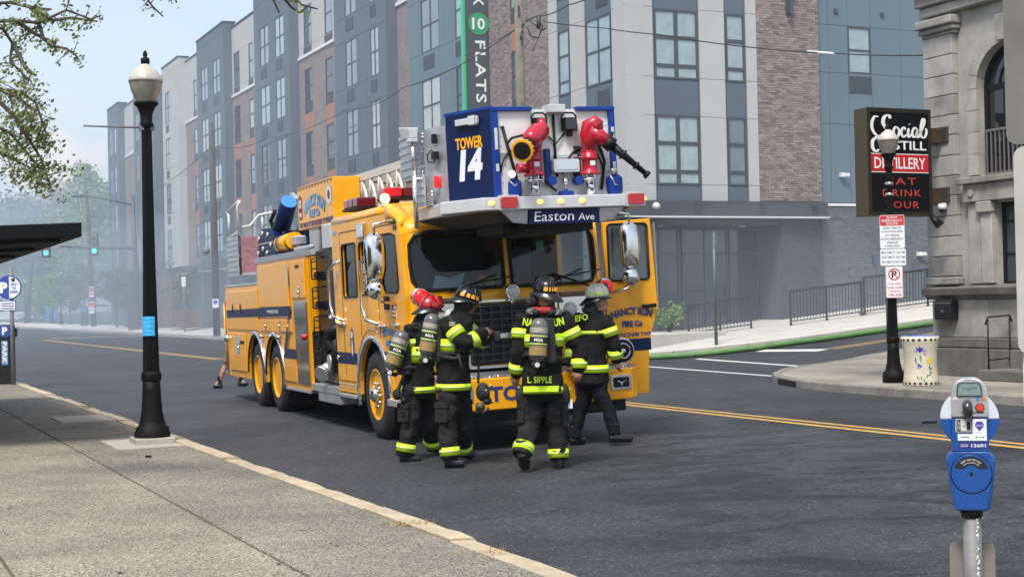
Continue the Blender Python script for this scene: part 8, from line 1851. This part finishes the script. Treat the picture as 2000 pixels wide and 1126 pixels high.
# brick buildings added out of view: reflections for the engine, and less sky light
M_nb=brick_tex_mat('added_brick',(.10,.055,.04),(.15,.085,.065),(.16,.14,.12),1)
for i,(u0,u1,h,lab) in enumerate(((-34,-9,9.5,'plain brick building added behind the camera for reflections, farther along the near side'),(-8.5,9,8.0,'plain brick building added out of view beside the near sidewalk for reflections'),(34,70,8.5,'plain brick building added out of view beyond the shelter for reflections'))):
    t=empty('added_building',P(u0,-12,0),AZ,lab,'building'); b=MB(); b.box(-10,0,0,u1-u0,-.2,h); b.build('wall',M_nb,t); b=MB(); b.box(-10,.25,-.1,u1-u0+.1,h,h+.35); b.build('roof',M_conc2,t)
    k=0; x=1.2
    while x<u1-u0-2.5:
        for z in (.7,4.6):
            b=MB(); b.box(.002,.05,x,x+1.9,z,z+2.2); w_=b.build('window',M_char,t); b=MB(); b.box(.052,.06,x+.1,x+1.8,z+.1,z+2.1); b.build('pane',M_pane3,w_)
        x+=3.2

# ---------------------------------------------------------------- small ground clutter
def tuft(u,v,z,label,seed,n=60,sp=.13,m=M_grass,h=.065):
    rnd=random.Random(seed); b=MB()
    for _ in range(n):
        a=rnd.uniform(0,6.28); r=rnd.uniform(0,sp); x,y=r*1.6*math.cos(a),r*.5*math.sin(a); dx,dy=rnd.uniform(-.06,.06),rnd.uniform(-.05,.05); q=rnd.uniform(.4,1)*h; b.v+=[(x-.003,y,0),(x+.003,y,0),(x+dx,y+dy,q)]; o=len(b.v)-3; b.f.append((o,o+1,o+2)); b.sm.append(False)
    o=b.build('grass_tuft',m,loc=P(u,v,z),norm=False); tag(o,label,'grass','weeds in the kerb joint')
def kerb_uv(px,py,z=.13):
    d=at(px,py,10)-Vector((0,0,EYE)); t=(z-EYE)/d.z; p=d*t; return p.x*D2.x+p.y*D2.y,p.x*N2.x+p.y*N2.y
for i,(px,py,n,lab) in enumerate(((833,1022,55,'dry straw coloured weeds in the kerb joint below the firefighters'),(985,1077,24,'small straw tuft along the kerb nearer the camera'))):
    u,v=kerb_uv(px,py); tuft(u,3.705,.128,lab,50+i,n)
u,v=kerb_uv(175,797); tuft(u,v,.132,'green weed at the kerb left of the lamp post',55,30,.1,M_lf1,.12)
for i,(px,py,w_,lab) in enumerate(((1815,826,.085,'black scrap lying on the asphalt before the double yellow line'),(290,893,.03,'tiny dark scrap on the sidewalk slab'),)):
    u,v=kerb_uv(px,py,.2 if i==0 else .13); b=MB(); b.box(-w_,w_,-.02,.02,0,.02); tag(b.build('road_scrap',M_blk,loc=P(u,v,(zr(u,v) if i==0 else .13)+.004)),lab,'debris')
# litter and grit: many small chips on sidewalk and road, too many to count
rnd=random.Random(77); b=MB()
for _ in range(2200):
    u=rnd.uniform(6,34); v=rnd.uniform(-3,16) if rnd.random()<.5 else 3.95+abs(rnd.gauss(0,.22))
    if 3.6<v<3.95: continue
    z=.132 if v<3.75 else zr(u,v)+.002
    if v>14: continue
    s=rnd.uniform(.003,.009); p0=P(u,v,z); a=rnd.uniform(0,6.28); o=len(b.v)
    b.v+=[tuple(p0+Vector((math.cos(a+k*2.1)*s,math.sin(a+k*2.1)*s,0))) for k in range(3)]+[tuple(p0+Vector((0,0,s*.8)))]; b.f+=[(o,o+1,o+3),(o+1,o+2,o+3),(o+2,o,o+3)]; b.sm+=[False]*3
gm=MB()
for _ in range(110):
    u=rnd.uniform(6,24); v=rnd.uniform(-3,3.6); s=rnd.uniform(.008,.028); p0=P(u,v,.1372); k=rnd.uniform(0,6); o=len(gm.v); gm.v+=[tuple(p0+Vector((math.cos(k+q*.785)*s*rnd.uniform(.7,1.1),math.sin(k+q*.785)*s*rnd.uniform(.7,1.1),0))) for q in range(8)]; gm.f.append(tuple(range(o,o+8))); gm.sm.append(False)
tag(gm.build('gum_spot',mat('gum_black',(.035,.032,.03),.8)),kind='stuff')
tag(b.build('grit',mat('grit_stone',(.13,.125,.115),.9,var=.6,vs=60)),kind='stuff')

# ---------------------------------------------------------------- smoke in the air: one closed box of thin even haze
b=MB(); b.box(-330,330,-25,520,-1.5,46)
hz=bpy.data.meshes.new('haze'); hz.from_pydata(b.v,[],b.f); ho=bpy.data.objects.new('haze',hz); C.objects.link(ho); ho['kind']='stuff'
hm_=bpy.data.materials.new('smoke_haze'); hm_.use_nodes=True; t=hm_.node_tree; t.nodes.clear(); o=N(t,'ShaderNodeOutputMaterial'); v=N(t,'ShaderNodeVolumePrincipled')
v.inputs['Color'].default_value=(.76,.85,.95,1); v.inputs['Density'].default_value=.0004; v.inputs['Anisotropy'].default_value=.45; t.links.new(v.outputs[0],o.inputs['Volume']); hz.materials.append(hm_)

# the fire's smoke itself: a low bank lying along the far street, and a thicker puff hanging in the corner entrance
def smoke(name,b,dens,col):
    me=bpy.data.meshes.new(name); me.from_pydata(b.v,[],b.f); o=bpy.data.objects.new(name,me); C.objects.link(o); o['kind']='stuff'
    bm=bmesh.new(); bm.from_mesh(me); bmesh.ops.recalc_face_normals(bm,faces=bm.faces); bm.to_mesh(me); bm.free()
    m=bpy.data.materials.new(name+'_air'); m.use_nodes=True; t=m.node_tree; t.nodes.clear(); o_=N(t,'ShaderNodeOutputMaterial'); v=N(t,'ShaderNodeVolumePrincipled'); v.inputs['Color'].default_value=(*col,1); v.inputs['Density'].default_value=dens; v.inputs['Anisotropy'].default_value=.3; t.links.new(v.outputs[0],o_.inputs['Volume']); me.materials.append(m)
b=MB(); q=[(31,-25),(31,45),(430,60),(430,-60)]; b.hexa([tuple(P(u,v,-1.2)) for u,v in q],[tuple(P(u,v,(13 if u<100 else 24))) for u,v in q]); smoke('smoke',b,.0042,(.72,.83,.95))
for (u,v,z,r,sc,dn) in ((35.2,23.6,1.9,1,(3.6,4.6,2.6),.02),(62,18.2,2.2,1,(16,3.2,3.4),.018),(96,17.5,3,1,(22,4.5,5),.014)):
    b=MB(); b.sphere((0,0,0),1,20,12,(sc[1],sc[0],sc[2])); M_=Matrix.Translation(P(u,v,z))@Matrix.Rotation(AZ,4,'Z'); b.v=[tuple(M_@Vector(p)) for p in b.v]; smoke('smoke',b,dn,(.70,.80,.92))
import OpenImageIO as oiio,sys
b=oiio.ImageBuf('/workdir/render_main.png'); 
def m(x,y,r=3):
    x=int(x/1.953);y=int(y/1.953)
    s=[0,0,0];n=0
    for i in range(-r,r+1):
        for j in range(-r,r+1):
            p=b.getpixel(x+i,y+j); s=[a+c for a,c in zip(s,p)]; n+=1
    return [int(255*v/n) for v in s]
for nm,x,y in [('lamp post',290,500),('asphalt mid',600,900),('asphalt nr',1300,1000),('asph far',300,720),('sidewalk',200,950),('sky',300,60),('sky low',100,320),('cream',1240,300),('grey',1320,180),('undertruck',650,790),('coat',880,720),('yellow',640,640),('entrance',1420,560),('blue panel',1780,60),('navy',910,370)]: print(nm,m(x,y))
